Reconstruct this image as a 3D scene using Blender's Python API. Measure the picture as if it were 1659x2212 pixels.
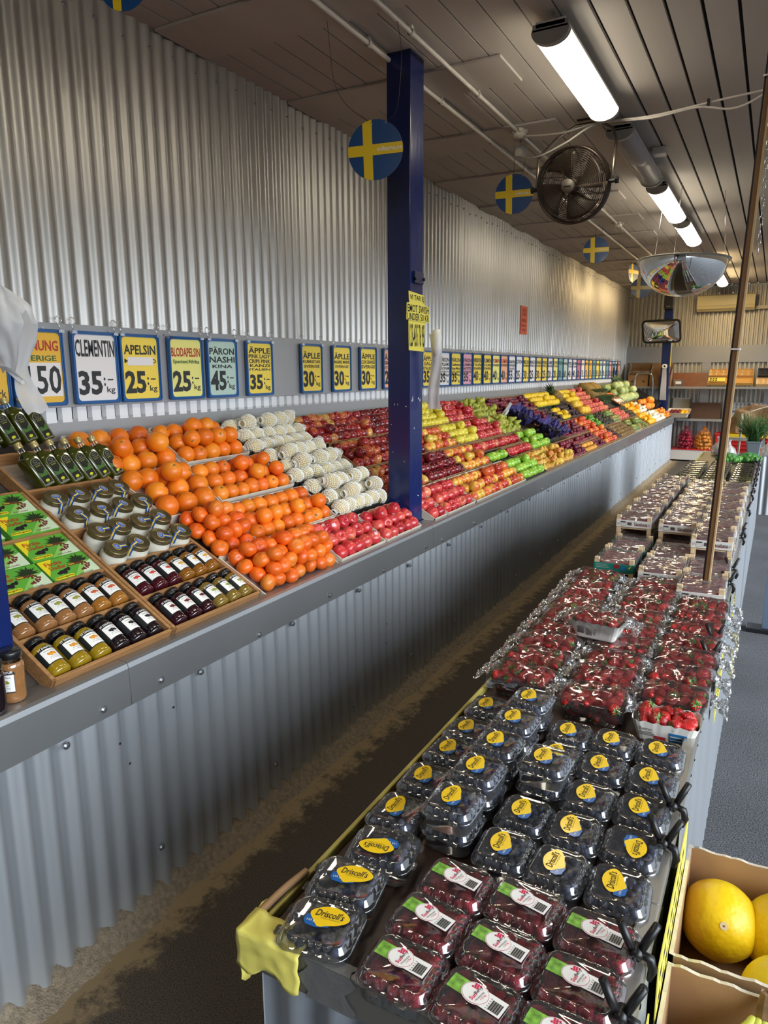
import bpy, math, random
from mathutils import Matrix, Vector, Euler
for _o in list(bpy.data.objects): bpy.data.objects.remove(_o)
SC = bpy.context.scene; COL = SC.collection
RND = random.Random(11)
PI = math.pi
def srgb(r, g, b):
    f = lambda c: (c/255/12.92 if c/255 <= .04045 else ((c/255+.055)/1.055)**2.4)
    return (f(r), f(g), f(b), 1.0)
# ------------------------------------------------------------------ camera
cam = bpy.data.cameras.new('camera'); camo = bpy.data.objects.new('camera', cam); COL.objects.link(camo)
cam.sensor_fit = 'HORIZONTAL'; cam.sensor_width = 36.0; cam.lens = 33.27; cam.clip_start = .02; cam.clip_end = 200
right = Vector((.880, .476, -.006)); fwd = Vector((-.468, .863, -.193)).normalized()
right = (right - fwd*right.dot(fwd)).normalized(); upv = right.cross(fwd)
camo.matrix_world = Matrix(((right.x, upv.x, -fwd.x, 0), (right.y, upv.y, -fwd.y, 0), (right.z, upv.z, -fwd.z, 1.70), (0, 0, 0, 1)))
SC.camera = camo
CAMP = Vector((0, 0, 1.70))
# ------------------------------------------------------------------ light and exposure
SC.view_settings.view_transform = 'Standard'; SC.view_settings.look = 'None'
SC.view_settings.gamma = 1.0; SC.view_settings.use_curve_mapping = False
SC.view_settings.exposure = 0.35
SC.cycles.use_denoising = True
SC.cycles.max_bounces = 8; SC.cycles.diffuse_bounces = 4; SC.cycles.glossy_bounces = 4
SC.cycles.transparent_max_bounces = 24; SC.cycles.transmission_bounces = 4
SC.cycles.sample_clamp_indirect = 6.0
SC.cycles.caustics_reflective = False; SC.cycles.caustics_refractive = False
LAMP = 14.0          # fluorescent diffuser strength
w = bpy.data.worlds.new('World'); SC.world = w; w.use_nodes = True
bg = w.node_tree.nodes['Background']; bg.inputs[0].default_value = (.80, .90, 1.0, 1); bg.inputs[1].default_value = 1.15
sun = bpy.data.lights.new('sky_sun', 'SUN'); sun.energy = 4.6; sun.angle = math.radians(50); sun.color = (.86, .93, 1)
suno = bpy.data.objects.new('sky_sun', sun); COL.objects.link(suno)
suno.rotation_euler = (Vector((0, 0, -1)).rotation_difference(Vector((-.90, .24, -.34)).normalized())).to_euler()
# ------------------------------------------------------------------ helpers
I4 = Matrix.Identity(4)
def T(x, y, z): return Matrix.Translation((x, y, z))
def RX(a): return Matrix.Rotation(a, 4, 'X')
def RY(a): return Matrix.Rotation(a, 4, 'Y')
def RZ(a): return Matrix.Rotation(a, 4, 'Z')
def SCL(x, y, z): return Matrix.Diagonal((x, y, z, 1))
def basis(o, x, y, z):
    return Matrix(((x[0], y[0], z[0], o[0]), (x[1], y[1], z[1], o[1]), (x[2], y[2], z[2], o[2]), (0, 0, 0, 1)))
_txt = {}
def text_geo(s, bold=0):
    k = (s, bold)
    if k not in _txt:
        c = bpy.data.curves.new('lettering', 'FONT'); c.body = s; c.resolution_u = 2; c.offset = bold
        c.align_x = 'CENTER'
        o = bpy.data.objects.new('lettering', c); me = bpy.data.meshes.new_from_object(o)
        vs = [tuple(v.co) for v in me.vertices]; fs = [tuple(p.vertices) for p in me.polygons]
        xs = [v[0] for v in vs] or [0, 1]; ys = [v[1] for v in vs] or [0, 1]
        _txt[k] = (vs, fs, min(xs), max(xs), min(ys), max(ys))
        bpy.data.objects.remove(o); bpy.data.curves.remove(c); bpy.data.meshes.remove(me)
    return _txt[k]
def rrect(w, h, r, n=4):
    pts = []
    for cx, cy, a0 in ((w/2-r, h/2-r, 0), (-w/2+r, h/2-r, 90), (-w/2+r, -h/2+r, 180), (w/2-r, -h/2+r, 270)):
        for i in range(n+1):
            a = math.radians(a0+90*i/n); pts.append((cx+r*math.cos(a), cy+r*math.sin(a)))
    return pts
def circ(r, n, cx=0, cy=0, ry=None):
    ry = ry or r
    return [(cx+r*math.cos(2*PI*i/n), cy+ry*math.sin(2*PI*i/n)) for i in range(n)]
class MB:
    def __init__(s): s.v = []; s.f = []; s.m = []; s.s = []
    def add(s, vs, fs, m=0, sm=False, M=None):
        b = len(s.v)
        s.v += [tuple(M @ Vector(p)) for p in vs] if M else [tuple(p) for p in vs]
        s.f += [tuple(i+b for i in f) for f in fs]; s.m += [m]*len(fs); s.s += [sm]*len(fs)
        return s
    def merge(s, o, fn=None, dm=0):
        b = len(s.v); s.v += [tuple(fn(p)) for p in o.v] if fn else o.v
        s.f += [tuple(i+b for i in f) for f in o.f]; s.m += [x+dm for x in o.m]; s.s += o.s
        return s
    def box(s, x0, y0, z0, x1, y1, z1, m=0, M=None):
        vs = [(x, y, z) for z in (z0, z1) for y in (y0, y1) for x in (x0, x1)]
        return s.add(vs, [(0, 2, 3, 1), (4, 5, 7, 6), (0, 1, 5, 4), (2, 6, 7, 3), (0, 4, 6, 2), (1, 3, 7, 5)], m, False, M)
    def poly(s, pts, z=0, m=0, M=None):
        return s.add([(p[0], p[1], z) for p in pts], [tuple(range(len(pts)))], m, False, M)
    def prism(s, pts, z0, z1, m=0, M=None, mt=None, sm=False):
        n = len(pts); vs = [(p[0], p[1], z0) for p in pts]+[(p[0], p[1], z1) for p in pts]
        s.add(vs, [(i, (i+1) % n, n+(i+1) % n, n+i) for i in range(n)], m, sm, M)
        s.add(vs, [tuple(range(n-1, -1, -1))], m, False, M); s.add(vs, [tuple(range(n, 2*n))], m if mt is None else mt, False, M)
        return s
    def loft(s, rings, m=0, sm=True, M=None, cap0=False, cap1=False, closed=True):
        n = len(rings[0]); vs = [p for r in rings for p in r]; fs = []
        for j in range(len(rings)-1):
            for i in range(n if closed else n-1):
                a = j*n+i; b = j*n+(i+1) % n; fs.append((a, b, b+n, a+n))
        if cap0: fs.append(tuple(range(n-1, -1, -1)))
        if cap1: fs.append(tuple(range((len(rings)-1)*n, len(rings)*n)))
        return s.add(vs, fs, m, sm, M)
    def lathe(s, prof, n=16, m=0, M=None, cap0=False, cap1=False, sm=True, fn=None):
        rings = []
        for r, z in prof:
            rings.append([(r*math.cos(2*PI*i/n), r*math.sin(2*PI*i/n), z) for i in range(n)])
        if fn: rings = [[fn(p) for p in q] for q in rings]
        return s.loft(rings, m, sm, M, cap0, cap1)
    def tube(s, pts, r, n=8, m=0, M=None, sm=True):
        pts = [Vector(p) for p in pts]; rings = []; up = None
        for i, p in enumerate(pts):
            d = (pts[min(i+1, len(pts)-1)]-pts[max(i-1, 0)]).normalized()
            if up is None: up = Vector((0, 0, 1)) if abs(d.z) < .9 else Vector((1, 0, 0))
            x = d.cross(up).normalized(); y = x.cross(d).normalized(); up = y
            rr = r[i] if isinstance(r, (list, tuple)) else r
            rings.append([tuple(p+x*rr*math.cos(2*PI*k/n)+y*rr*math.sin(2*PI*k/n)) for k in range(n)])
        return s.loft(rings, m, sm, M, True, True)
    def grid(s, fn, nu, nv, m=0, sm=True, M=None):
        vs = [fn(i/nu, j/nv) for j in range(nv+1) for i in range(nu+1)]; n = nu+1
        return s.add(vs, [(j*n+i, j*n+i+1, (j+1)*n+i+1, (j+1)*n+i) for j in range(nv) for i in range(nu)], m, sm, M)
    def text(s, t, cx, cy, w, h, m=0, M=None, z=.0006, bold=0, rot=0, shear=0):
        vs, fs, a, b, c, d = text_geo(t, bold)
        k = (w/(b-a) if w else None); q = (h/(d-c) if h else None)
        k = k or q; q = q or k
        ca, sa = math.cos(rot), math.sin(rot); out = []
        for p in vs:
            y = (p[1]-(c+d)/2)*q; x = (p[0]-(a+b)/2)*k+shear*y
            out.append((cx+x*ca-y*sa, cy+x*sa+y*ca, z))
        return s.add(out, fs, m, False, M)
    def mesh(s, name, mats):
        me = bpy.data.meshes.new(name); me.from_pydata(s.v, [], s.f)
        for q in (mats if isinstance(mats, (list, tuple)) else [mats]): me.materials.append(q)
        me.polygons.foreach_set('material_index', s.m); me.polygons.foreach_set('use_smooth', s.s); me.update()
        return me
    def build(s, name, mats, parent=None, bevel=0, M=None, subd=0, solid=0):
        o = bpy.data.objects.new(name, s.mesh(name, mats)); COL.objects.link(o)
        if parent: o.parent = parent
        if M: o.matrix_local = M
        if solid:
            d = o.modifiers.new('solid', 'SOLIDIFY'); d.thickness = solid; d.offset = 0
        if bevel:
            d = o.modifiers.new('bevel', 'BEVEL'); d.width = bevel; d.segments = 2; d.limit_method = 'ANGLE'
        if subd:
            d = o.modifiers.new('sub', 'SUBSURF'); d.levels = subd; d.render_levels = subd
        return o
def tag(o, label=None, cat=None, group=None, kind=None):
    if label: o['label'] = label
    if cat: o['category'] = cat
    if group: o['group'] = group
    if kind: o['kind'] = kind
    return o
def thing(name, label, cat, M=None, group=None):
    o = bpy.data.objects.new(name, None); COL.objects.link(o); o.empty_display_size = .05
    if M: o.matrix_world = M
    return tag(o, label, cat, group)
def dup(root, M=None, label=None, group=None):
    r = root.copy(); COL.objects.link(r)
    if M: r.matrix_basis = M
    if label: r['label'] = label
    if group: r['group'] = group
    for ch in list(root.children):
        c = ch.copy(); COL.objects.link(c); c.parent = r
        for g in ch.children:
            d = g.copy(); COL.objects.link(d); d.parent = c
    return r
def struct(o, label=None):
    o['kind'] = 'structure'
    if label: o['label'] = label
    return o
def ordinal(i): return ['first', 'second', 'third', 'fourth', 'fifth', 'sixth', 'seventh', 'eighth', 'ninth', 'tenth', 'eleventh', 'twelfth', 'thirteenth', 'fourteenth', 'fifteenth', 'sixteenth'][i]
# the sloping deck of the fruit counter: u along the wall, v up the slope, w off the deck
TH = math.atan(.6); CT = math.cos(TH); ST = math.sin(TH)
def SP(u, v, w=0): return Vector((-1.70-v*CT+w*ST, u, .87+v*ST+w*CT))
def SM(u, v, w=0): return basis(SP(u, v, w), (0, 1, 0), (-CT, 0, ST), (ST, 0, CT))
def WM(x, y, z): return basis((x, y, z), (0, 1, 0), (0, 0, 1), (1, 0, 0))     # faces +X, text runs along +Y
# ------------------------------------------------------------------ materials
def new_mat(name):
    m = bpy.data.materials.new(name); m.use_nodes = True; nt = m.node_tree
    return m, nt, nt.nodes['Principled BSDF']
def N(nt, t, **kw):
    n = nt.nodes.new(t)
    for k, v in kw.items():
        if k.startswith('i_'): n.inputs[k[2:].replace('_', ' ')].default_value = v
        else: setattr(n, k, v)
    return n
def mat(name, col, rough=.5, metal=0, var=0, vs=8, bump=0, bs=60, spec=None, coat=0, stretch=None, emit=0, trans=0, rand=0, sss=0):
    m, nt, p = new_mat(name)
    p.inputs['Base Color'].default_value = col; p.inputs['Roughness'].default_value = rough; p.inputs['Metallic'].default_value = metal
    if spec is not None: p.inputs['Specular IOR Level'].default_value = spec
    if coat: p.inputs['Coat Weight'].default_value = coat; p.inputs['Coat Roughness'].default_value = .08
    if emit: p.inputs['Emission Color'].default_value = col; p.inputs['Emission Strength'].default_value = emit
    if trans: p.inputs['Transmission Weight'].default_value = trans
    tc = N(nt, 'ShaderNodeTexCoord'); src = tc.outputs['Object']
    if stretch:
        mp = N(nt, 'ShaderNodeMapping'); mp.inputs['Scale'].default_value = stretch; nt.links.new(src, mp.inputs[0]); src = mp.outputs[0]
    out = None
    if var:
        n = N(nt, 'ShaderNodeTexNoise', i_Scale=vs, i_Detail=4.0); nt.links.new(src, n.inputs['Vector'])
        mr = N(nt, 'ShaderNodeMapRange'); mr.inputs[1].default_value = .3; mr.inputs[2].default_value = .7
        mr.inputs[3].default_value = 1-var; mr.inputs[4].default_value = 1+var; nt.links.new(n.outputs['Fac'], mr.inputs[0])
        hs = N(nt, 'ShaderNodeHueSaturation'); hs.inputs['Color'].default_value = col; nt.links.new(mr.outputs[0], hs.inputs['Value']); out = hs
    if rand:
        oi = N(nt, 'ShaderNodeObjectInfo'); mr = N(nt, 'ShaderNodeMapRange'); mr.inputs[3].default_value = 1-rand; mr.inputs[4].default_value = 1+rand
        nt.links.new(oi.outputs['Random'], mr.inputs[0]); hs = N(nt, 'ShaderNodeHueSaturation'); hs.inputs['Color'].default_value = col
        if out: nt.links.new(out.outputs[0], hs.inputs['Color'])
        nt.links.new(mr.outputs[0], hs.inputs['Value']); out = hs
    if out: nt.links.new(out.outputs[0], p.inputs['Base Color'])
    if bump:
        n = N(nt, 'ShaderNodeTexNoise', i_Scale=bs, i_Detail=3.0); nt.links.new(src, n.inputs['Vector'])
        b = N(nt, 'ShaderNodeBump'); b.inputs['Strength'].default_value = bump; b.inputs['Distance'].default_value = .01
        nt.links.new(n.outputs['Fac'], b.inputs['Height']); nt.links.new(b.outputs[0], p.inputs['Normal'])
    return m
def fruit_mat(name, cols, scale=18, rough=.38, bump=0, bs=160, stretch=(1, 1, 1), detail=2.0, coat=0, spread=.12, vrand=.12, off=0.0, speck=0):
    """skin whose patches of colour differ from one fruit to the next"""
    m, nt, p = new_mat(name); L = nt.links.new
    tc = N(nt, 'ShaderNodeTexCoord'); oi = N(nt, 'ShaderNodeObjectInfo'); ge = N(nt, 'ShaderNodeNewGeometry')
    sm = N(nt, 'ShaderNodeMath', operation='ADD'); L(oi.outputs['Random'], sm.inputs[0]); L(ge.outputs['Random Per Island'], sm.inputs[1])
    fr = N(nt, 'ShaderNodeMath', operation='FRACT'); L(sm.outputs[0], fr.inputs[0])
    mp = N(nt, 'ShaderNodeMapping'); mp.inputs['Scale'].default_value = stretch; L(tc.outputs['Object'], mp.inputs[0])
    ml = N(nt, 'ShaderNodeMath', operation='MULTIPLY'); L(fr.outputs[0], ml.inputs[0]); ml.inputs[1].default_value = 40
    n = N(nt, 'ShaderNodeTexNoise', noise_dimensions='4D', i_Scale=scale, i_Detail=detail); L(mp.outputs[0], n.inputs['Vector']); L(ml.outputs[0], n.inputs['W'])
    a = N(nt, 'ShaderNodeMath', operation='MULTIPLY_ADD'); L(fr.outputs[0], a.inputs[0]); a.inputs[1].default_value = spread*2; a.inputs[2].default_value = -spread+off
    b = N(nt, 'ShaderNodeMath', operation='ADD'); L(n.outputs['Fac'], b.inputs[0]); L(a.outputs[0], b.inputs[1])
    cr = N(nt, 'ShaderNodeValToRGB'); e = cr.color_ramp.elements
    while len(e) < len(cols): e.new(.5)
    for i, (q, c) in enumerate(cols): e[i].position = q; e[i].color = c
    L(b.outputs[0], cr.inputs[0])
    h = N(nt, 'ShaderNodeHueSaturation'); L(cr.outputs[0], h.inputs['Color'])
    m2 = N(nt, 'ShaderNodeMath', operation='MULTIPLY'); L(fr.outputs[0], m2.inputs[0]); m2.inputs[1].default_value = 7.31
    f2 = N(nt, 'ShaderNodeMath', operation='FRACT'); L(m2.outputs[0], f2.inputs[0])
    mr = N(nt, 'ShaderNodeMapRange'); mr.inputs[3].default_value = 1-vrand; mr.inputs[4].default_value = 1+vrand; L(f2.outputs[0], mr.inputs[0]); L(mr.outputs[0], h.inputs['Value'])
    L(h.outputs[0], p.inputs['Base Color']); p.inputs['Roughness'].default_value = rough
    if coat: p.inputs['Coat Weight'].default_value = coat; p.inputs['Coat Roughness'].default_value = .12
    if bump:
        nb = N(nt, 'ShaderNodeTexNoise', i_Scale=bs, i_Detail=1.0); L(tc.outputs['Object'], nb.inputs['Vector'])
        bp = N(nt, 'ShaderNodeBump'); bp.inputs['Strength'].default_value = bump; bp.inputs['Distance'].default_value = .004
        L(nb.outputs['Fac'], bp.inputs['Height']); L(bp.outputs[0], p.inputs['Normal'])
    return m
def film_mat(name, tint=(1, 1, 1, 1), rough=.08, base=.06, edge=.55, bump=0, bs=30, stretch=(1, 1, 1), haze=0, detail=2.0):
    """thin clear plastic: see-through, with reflections that grow towards grazing angles"""
    m = bpy.data.materials.new(name); m.use_nodes = True; nt = m.node_tree; nt.nodes.clear(); L = nt.links.new
    out = N(nt, 'ShaderNodeOutputMaterial'); tr = N(nt, 'ShaderNodeBsdfTransparent'); tr.inputs[0].default_value = tint
    gl = N(nt, 'ShaderNodeBsdfGlossy'); gl.inputs['Roughness'].default_value = rough; gl.inputs[0].default_value = (.95, .95, .95, 1)
    lw = N(nt, 'ShaderNodeLayerWeight'); lw.inputs[0].default_value = .35
    mr = N(nt, 'ShaderNodeMapRange'); mr.inputs[3].default_value = base; mr.inputs[4].default_value = edge; L(lw.outputs['Fresnel'], mr.inputs[0])
    mx = N(nt, 'ShaderNodeMixShader'); L(mr.outputs[0], mx.inputs[0]); L(tr.outputs[0], mx.inputs[1]); L(gl.outputs[0], mx.inputs[2]); last = mx
    if haze:
        df = N(nt, 'ShaderNodeBsdfTranslucent'); df.inputs[0].default_value = (.9, .92, .95, 1); d2 = N(nt, 'ShaderNodeBsdfDiffuse'); d2.inputs[0].default_value = (.85, .87, .9, 1)
        md = N(nt, 'ShaderNodeMixShader'); md.inputs[0].default_value = .6; L(df.outputs[0], md.inputs[1]); L(d2.outputs[0], md.inputs[2])
        mh = N(nt, 'ShaderNodeMixShader'); mh.inputs[0].default_value = haze; L(mx.outputs[0], mh.inputs[1]); L(md.outputs[0], mh.inputs[2]); last = mh
    L(last.outputs[0], out.inputs[0])
    if bump:
        tc = N(nt, 'ShaderNodeTexCoord'); mp = N(nt, 'ShaderNodeMapping'); mp.inputs['Scale'].default_value = stretch; L(tc.outputs['Object'], mp.inputs[0])
        n = N(nt, 'ShaderNodeTexNoise', i_Scale=bs, i_Detail=detail); L(mp.outputs[0], n.inputs['Vector'])
        b = N(nt, 'ShaderNodeBump'); b.inputs['Strength'].default_value = bump; b.inputs['Distance'].default_value = .01
        L(n.outputs['Fac'], b.inputs['Height'])
        for q in (gl, lw): L(b.outputs[0], q.inputs['Normal'])
    return m
M_STEEL = mat('corrugated_steel', srgb(174, 172, 168), .40, .72, var=.07, vs=3, bump=.04, bs=20, stretch=(1, 1, .15))
M_STEELF = mat('corrugated_front', srgb(188, 193, 198), .40, .7, var=.08, vs=4, bump=.05, bs=24, stretch=(1, 1, .2))
M_SHEET = mat('grey_sheet', srgb(176, 177, 179), .42, .55, var=.04, vs=2)
M_LIP = mat('lip_sheet', srgb(166, 168, 170), .34, .75, var=.05, vs=3, bump=.06, bs=6)
M_SCREW = mat('zinc_screw', srgb(190, 192, 195), .25, .9)
M_DARKHOLE = mat('dark_hole', srgb(30, 30, 32), .7)
M_DAYBAND = mat('daylight_band', srgb(238, 241, 245), .5)  # near-white colour stands in for daylight showing below the sign strip
M_CEIL = mat('ceiling_board', srgb(196, 190, 182), .6, var=.05, vs=5, bump=.12, bs=40, stretch=(1, .12, 1))
M_GAP = mat('gap_black', srgb(22, 20, 19), .9)
M_BLUE = mat('blue_paint', srgb(20, 36, 92), .22, var=.08, vs=30, bump=.05, bs=60, stretch=(1, 1, .1))
M_WHITE = mat('white_plastic', srgb(232, 230, 224), .4)
M_CHIP = mat('paint_chip', srgb(225, 225, 225), .7)
M_BLACK = mat('black_plastic', srgb(22, 22, 24), .38)
M_CARD = mat('cardboard', srgb(162, 126, 88), .8, var=.08, vs=12)
M_CARDW = mat('pale_cardboard', srgb(214, 204, 188), .8, var=.06, vs=12)
M_CARDB = mat('black_cardboard', srgb(38, 36, 36), .6)
M_CARDG = mat('green_cardboard', srgb(46, 74, 58), .6)
M_WOOD = mat('stained_pine', srgb(160, 116, 72), .5, var=.22, vs=7, bump=.1, bs=40, stretch=(1.5, 14, 14))
M_WOODIN = mat('worn_grey_wood', srgb(150, 136, 120), .6, var=.15, vs=9, stretch=(2, 10, 10))
M_YELLOW = mat('yellow_tape', srgb(224, 212, 106), .35, var=.1, vs=12)
# ------------------------------------------------------------------ the building
Y0, Y1, XW, ZC = -4.2, 15.2, -2.66, 3.26
def corrugated(mb, p0, du, n_per, per, amp, z0, z1, axis, m=0, spp=10, seam=0):
    """sine sheet running along axis ('Y' or 'X') from p0; the wave moves in the other axis"""
    n = int(n_per*spp); vs = []
    for i in range(n+1):
        t = i*per/spp; a = amp*math.sin(2*PI*i/spp)
        if seam: a += .0022*(int(t/seam) % 2)
        q = (p0[0]+a, p0[1]+t*du) if axis == 'Y' else (p0[0]+t*du, p0[1]+a)
        vs += [(q[0], q[1], z0), (q[0], q[1], z1)]
    mb.add(vs, [(2*i, 2*i+2, 2*i+3, 2*i+1) for i in range(n)], m, True)
def screw(mb, M, r=.007, m=1):
    mb.prism(circ(r*1.7, 10), 0, r*.25, m, M); mb.prism(circ(r, 6), r*.25, r*1.1, m, M)
FACE_X = lambda x, y, z: basis((x, y, z), (0, 1, 0), (0, 0, 1), (1, 0, 0))
FACE_NY = lambda x, y, z: basis((x, y, z), (1, 0, 0), (0, 0, 1), (0, -1, 0))
b = MB(); corrugated(b, (XW, Y0), 1, (Y1-Y0)/.076, .076, .0095, .9, ZC+.02, 'Y', seam=1.064)
for i in range(100):
    y = .4+i*.152; screw(b, FACE_X(XW+.0095, y-.019, 3.165+.012*math.sin(i*2.1)), .006)
for y, z in ((2.05, 2.62), (3.2, 2.05), (5.2, 2.5), (6.6, 2.2), (9.2, 2.5), (10.4, 2.3)): b.box(XW+.008, y, z, XW+.0105, y+.012, z+.05, 2)
struct(b.build('wall_left', [M_STEEL, M_SCREW, mat('tape_residue', srgb(188, 178, 140), .6)]))
b = MB(); b.box(XW-.02, Y0, 1.563, XW+.034, 13.45, 1.908, 0)
for i in range(40): screw(b, FACE_X(XW+.034, .3+i*.33, 1.885), .0035)
for i in range(16): screw(b, FACE_X(XW+.034, .55+i*.83, 1.583), .0035)
struct(b.build('trim_1', [M_SHEET, M_SCREW], bevel=.002), 'flat grey sheet strip the price signs hang on')
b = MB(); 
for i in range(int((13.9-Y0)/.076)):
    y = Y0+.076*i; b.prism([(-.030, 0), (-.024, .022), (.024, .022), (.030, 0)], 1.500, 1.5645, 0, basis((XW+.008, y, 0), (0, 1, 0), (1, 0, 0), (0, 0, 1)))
struct(b.build('trim_2', M_DAYBAND), 'corrugated band coloured white for the daylight under the sign strip')
b = MB()
for y0, y1 in ((Y0, 1.16), (1.163, 3.09), (3.093, 5.0), (5.003, 6.86), (6.863, 8.7), (8.703, 10.6), (10.603, 14.4)): b.box(XW-.01, y0, 1.36, XW+.03, y1, 1.512, 0)
struct(b.build('trim_3', M_SHEET, bevel=.002), 'grey sheet upstand behind the fruit')
# back wall
b = MB(); vs = []; prf = [(0, 0), (.034, 0), (.042, .042), (.068, .042), (.076, 0)]
for i in range(96):
    for dx, dy in prf[:-1]: vs += [(XW+.076*i+dx, Y1+dy-.012, -.02), (XW+.076*i+dx, Y1+dy-.012, ZC+.02)]
b.add(vs, [(2*i, 2*i+2, 2*i+3, 2*i+1) for i in range(len(vs)//2-1)], 0, False)
for i in range(24): screw(b, FACE_NY(XW+.017+i*.228, Y1-.012, 3.12), .008)
struct(b.build('wall_back', [mat('back_steel', srgb(206, 202, 192), .42, .35), M_SCREW]))
b = MB(); b.box(XW, Y1-.05, 1.853, 4.6, Y1-.02, 2.165, 0)
for x in (-2.2, -1.25, -.15, .9): b.box(x, Y1-.045, 0, x+.16, Y1-.02, 1.86, 0)
struct(b.build('trim_4', M_SHEET), 'flat grey sheet strip and studs on the back wall')
b = MB(); corrugated(b, (XW, Y0), 1, 4.3/.076, .076, .011, -.02, ZC+.02, 'X'); struct(b.build('wall_front', M_STEEL))
b = MB(); corrugated(b, (1.7, Y0), 1, (Y1-Y0)/.076, .076, .0095, 2.42, ZC+.02, 'Y'); struct(b.build('wall_right', M_STEEL))
# ceiling of painted boards with dark gaps, and flat boards nailed across it on the wall side
b = MB(); x = XW-.02
while x < 1.75:
    g = .0075 if x < -1.0 else .016
    wd = .142; z = ZC+RND.uniform(0, .002)
    b.box(x, Y0, z, x+wd-g, Y1, z+.018, 0); x += wd
b.box(XW-.05, Y0, ZC+.022, 1.8, Y1, ZC+.03, 1)
struct(b.build('ceiling', [M_CEIL, M_GAP]))
for i in range(13):
    b = MB(); y = 1.66+i*1.035; xe = -1.345 if i != 1 else -1.2
    b.box(XW+.012, y, ZC-.014, xe, y+.355, ZC, 0)
    struct(b.build('trim_%d' % (5+i), M_CEIL, bevel=.002), 'flat painted board across the ceiling planks')
# floor inside, dark and dirty, asphalt outside
m, nt, p = new_mat('aisle_floor'); L = nt.links.new
tc = N(nt, 'ShaderNodeTexCoord'); n1 = N(nt, 'ShaderNodeTexNoise', i_Scale=260.0, i_Detail=3.0); L(tc.outputs['Object'], n1.inputs['Vector'])
n2 = N(nt, 'ShaderNodeTexNoise', i_Scale=3.0, i_Detail=6.0, i_Roughness=.7); L(tc.outputs['Object'], n2.inputs['Vector'])
n3 = N(nt, 'ShaderNodeTexNoise', i_Scale=14.0, i_Detail=8.0, i_Roughness=.75); L(tc.outputs['Object'], n3.inputs['Vector'])
c1 = N(nt, 'ShaderNodeValToRGB'); c1.color_ramp.elements[0].position = .35; c1.color_ramp.elements[0].color = srgb(34, 29, 24); c1.color_ramp.elements[1].position = .68; c1.color_ramp.elements[1].color = srgb(94, 84, 70)
L(n1.outputs['Fac'], c1.inputs[0])
sx = N(nt, 'ShaderNodeSeparateXYZ'); L(tc.outputs['Object'], sx.inputs[0])
mr = N(nt, 'ShaderNodeMapRange'); mr.inputs[1].default_value = -1.60; mr.inputs[2].default_value = -1.36; mr.inputs[3].default_value = .36; mr.inputs[4].default_value = -.16; L(sx.outputs[0], mr.inputs[0])
ad = N(nt, 'ShaderNodeMath', operation='ADD'); L(n3.outputs['Fac'], ad.inputs[0]); L(mr.outputs[0], ad.inputs[1])
c2 = N(nt, 'ShaderNodeValToRGB'); c2.color_ramp.elements[0].position = .56; c2.color_ramp.elements[0].color = (0, 0, 0, 1); c2.color_ramp.elements[1].position = .72; c2.color_ramp.elements[1].color = (1, 1, 1, 1); L(ad.outputs[0], c2.inputs[0])
mx = N(nt, 'ShaderNodeMix', data_type='RGBA'); L(c2.outputs[0], mx.inputs[0]); L(c1.outputs[0], mx.inputs[6]); mx.inputs[7].default_value = srgb(140, 122, 92)
L(mx.outputs[2], p.inputs['Base Color']); p.inputs['Roughness'].default_value = .85
bp = N(nt, 'ShaderNodeBump'); bp.inputs['Strength'].default_value = .5; bp.inputs['Distance'].default_value = .006; L(n1.outputs['Fac'], bp.inputs['Height']); L(bp.outputs[0], p.inputs['Normal'])
M_AISLE = m
m, nt, p = new_mat('asphalt'); L = nt.links.new
tc = N(nt, 'ShaderNodeTexCoord'); n1 = N(nt, 'ShaderNodeTexNoise', i_Scale=170.0, i_Detail=4.0); L(tc.outputs['Object'], n1.inputs['Vector'])
n2 = N(nt, 'ShaderNodeTexNoise', i_Scale=2.0, i_Detail=5.0); L(tc.outputs['Object'], n2.inputs['Vector'])
ad = N(nt, 'ShaderNodeMath', operation='MULTIPLY_ADD'); L(n2.outputs['Fac'], ad.inputs[0]); ad.inputs[1].default_value = .25; L(n1.outputs['Fac'], ad.inputs[2])
c1 = N(nt, 'ShaderNodeValToRGB'); e = c1.color_ramp.elements; e[0].position = .42; e[0].color = srgb(38, 38, 40); e[1].position = .82; e[1].color = srgb(122, 122, 125); L(ad.outputs[0], c1.inputs[0])
L(c1.outputs[0], p.inputs['Base Color']); p.inputs['Roughness'].default_value = .9
bp = N(nt, 'ShaderNodeBump'); bp.inputs['Strength'].default_value = .6; bp.inputs['Distance'].default_value = .008; L(n1.outputs['Fac'], bp.inputs['Height']); L(bp.outputs[0], p.inputs['Normal'])
M_ASPH = m
b = MB(); b.box(XW-.05, Y0, -.05, -.35, Y1, 0, 0); struct(b.build('floor', M_AISLE))
b = MB(); b.box(-.35, Y0-20, -.05, 40, Y1+40, 0, 0); struct(b.build('ground_outside', M_ASPH))
# rough mortar along the foot of the counter
from mathutils import noise as NZ
b = MB(); NR = 1300
def fillet(u, v):
    y = .0+u*14.4; k = NZ.noise(Vector((y*9, v*2, 0)))*.5+NZ.noise(Vector((y*31, v*5, 3)))*.3+NZ.noise(Vector((y*80, v*9, 5)))*.25
    x = -1.648+v*(.085+.028*NZ.noise(Vector((y*5, 0, 7)))); z = .075*(1-v)**1.3+.020*k*(1-.6*v)+.012*NZ.noise(Vector((y*6, 9, 1)))*(1-v)-.004*v
    return (x+.010*k, y, z)
b.grid(fillet, NR, 7)
struct(b.build('baseboard_left', mat('rough_mortar', srgb(134, 122, 104), .95, var=.3, vs=60, bump=.8, bs=170)), 'crumbling mortar fillet along the foot of the counter')
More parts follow.
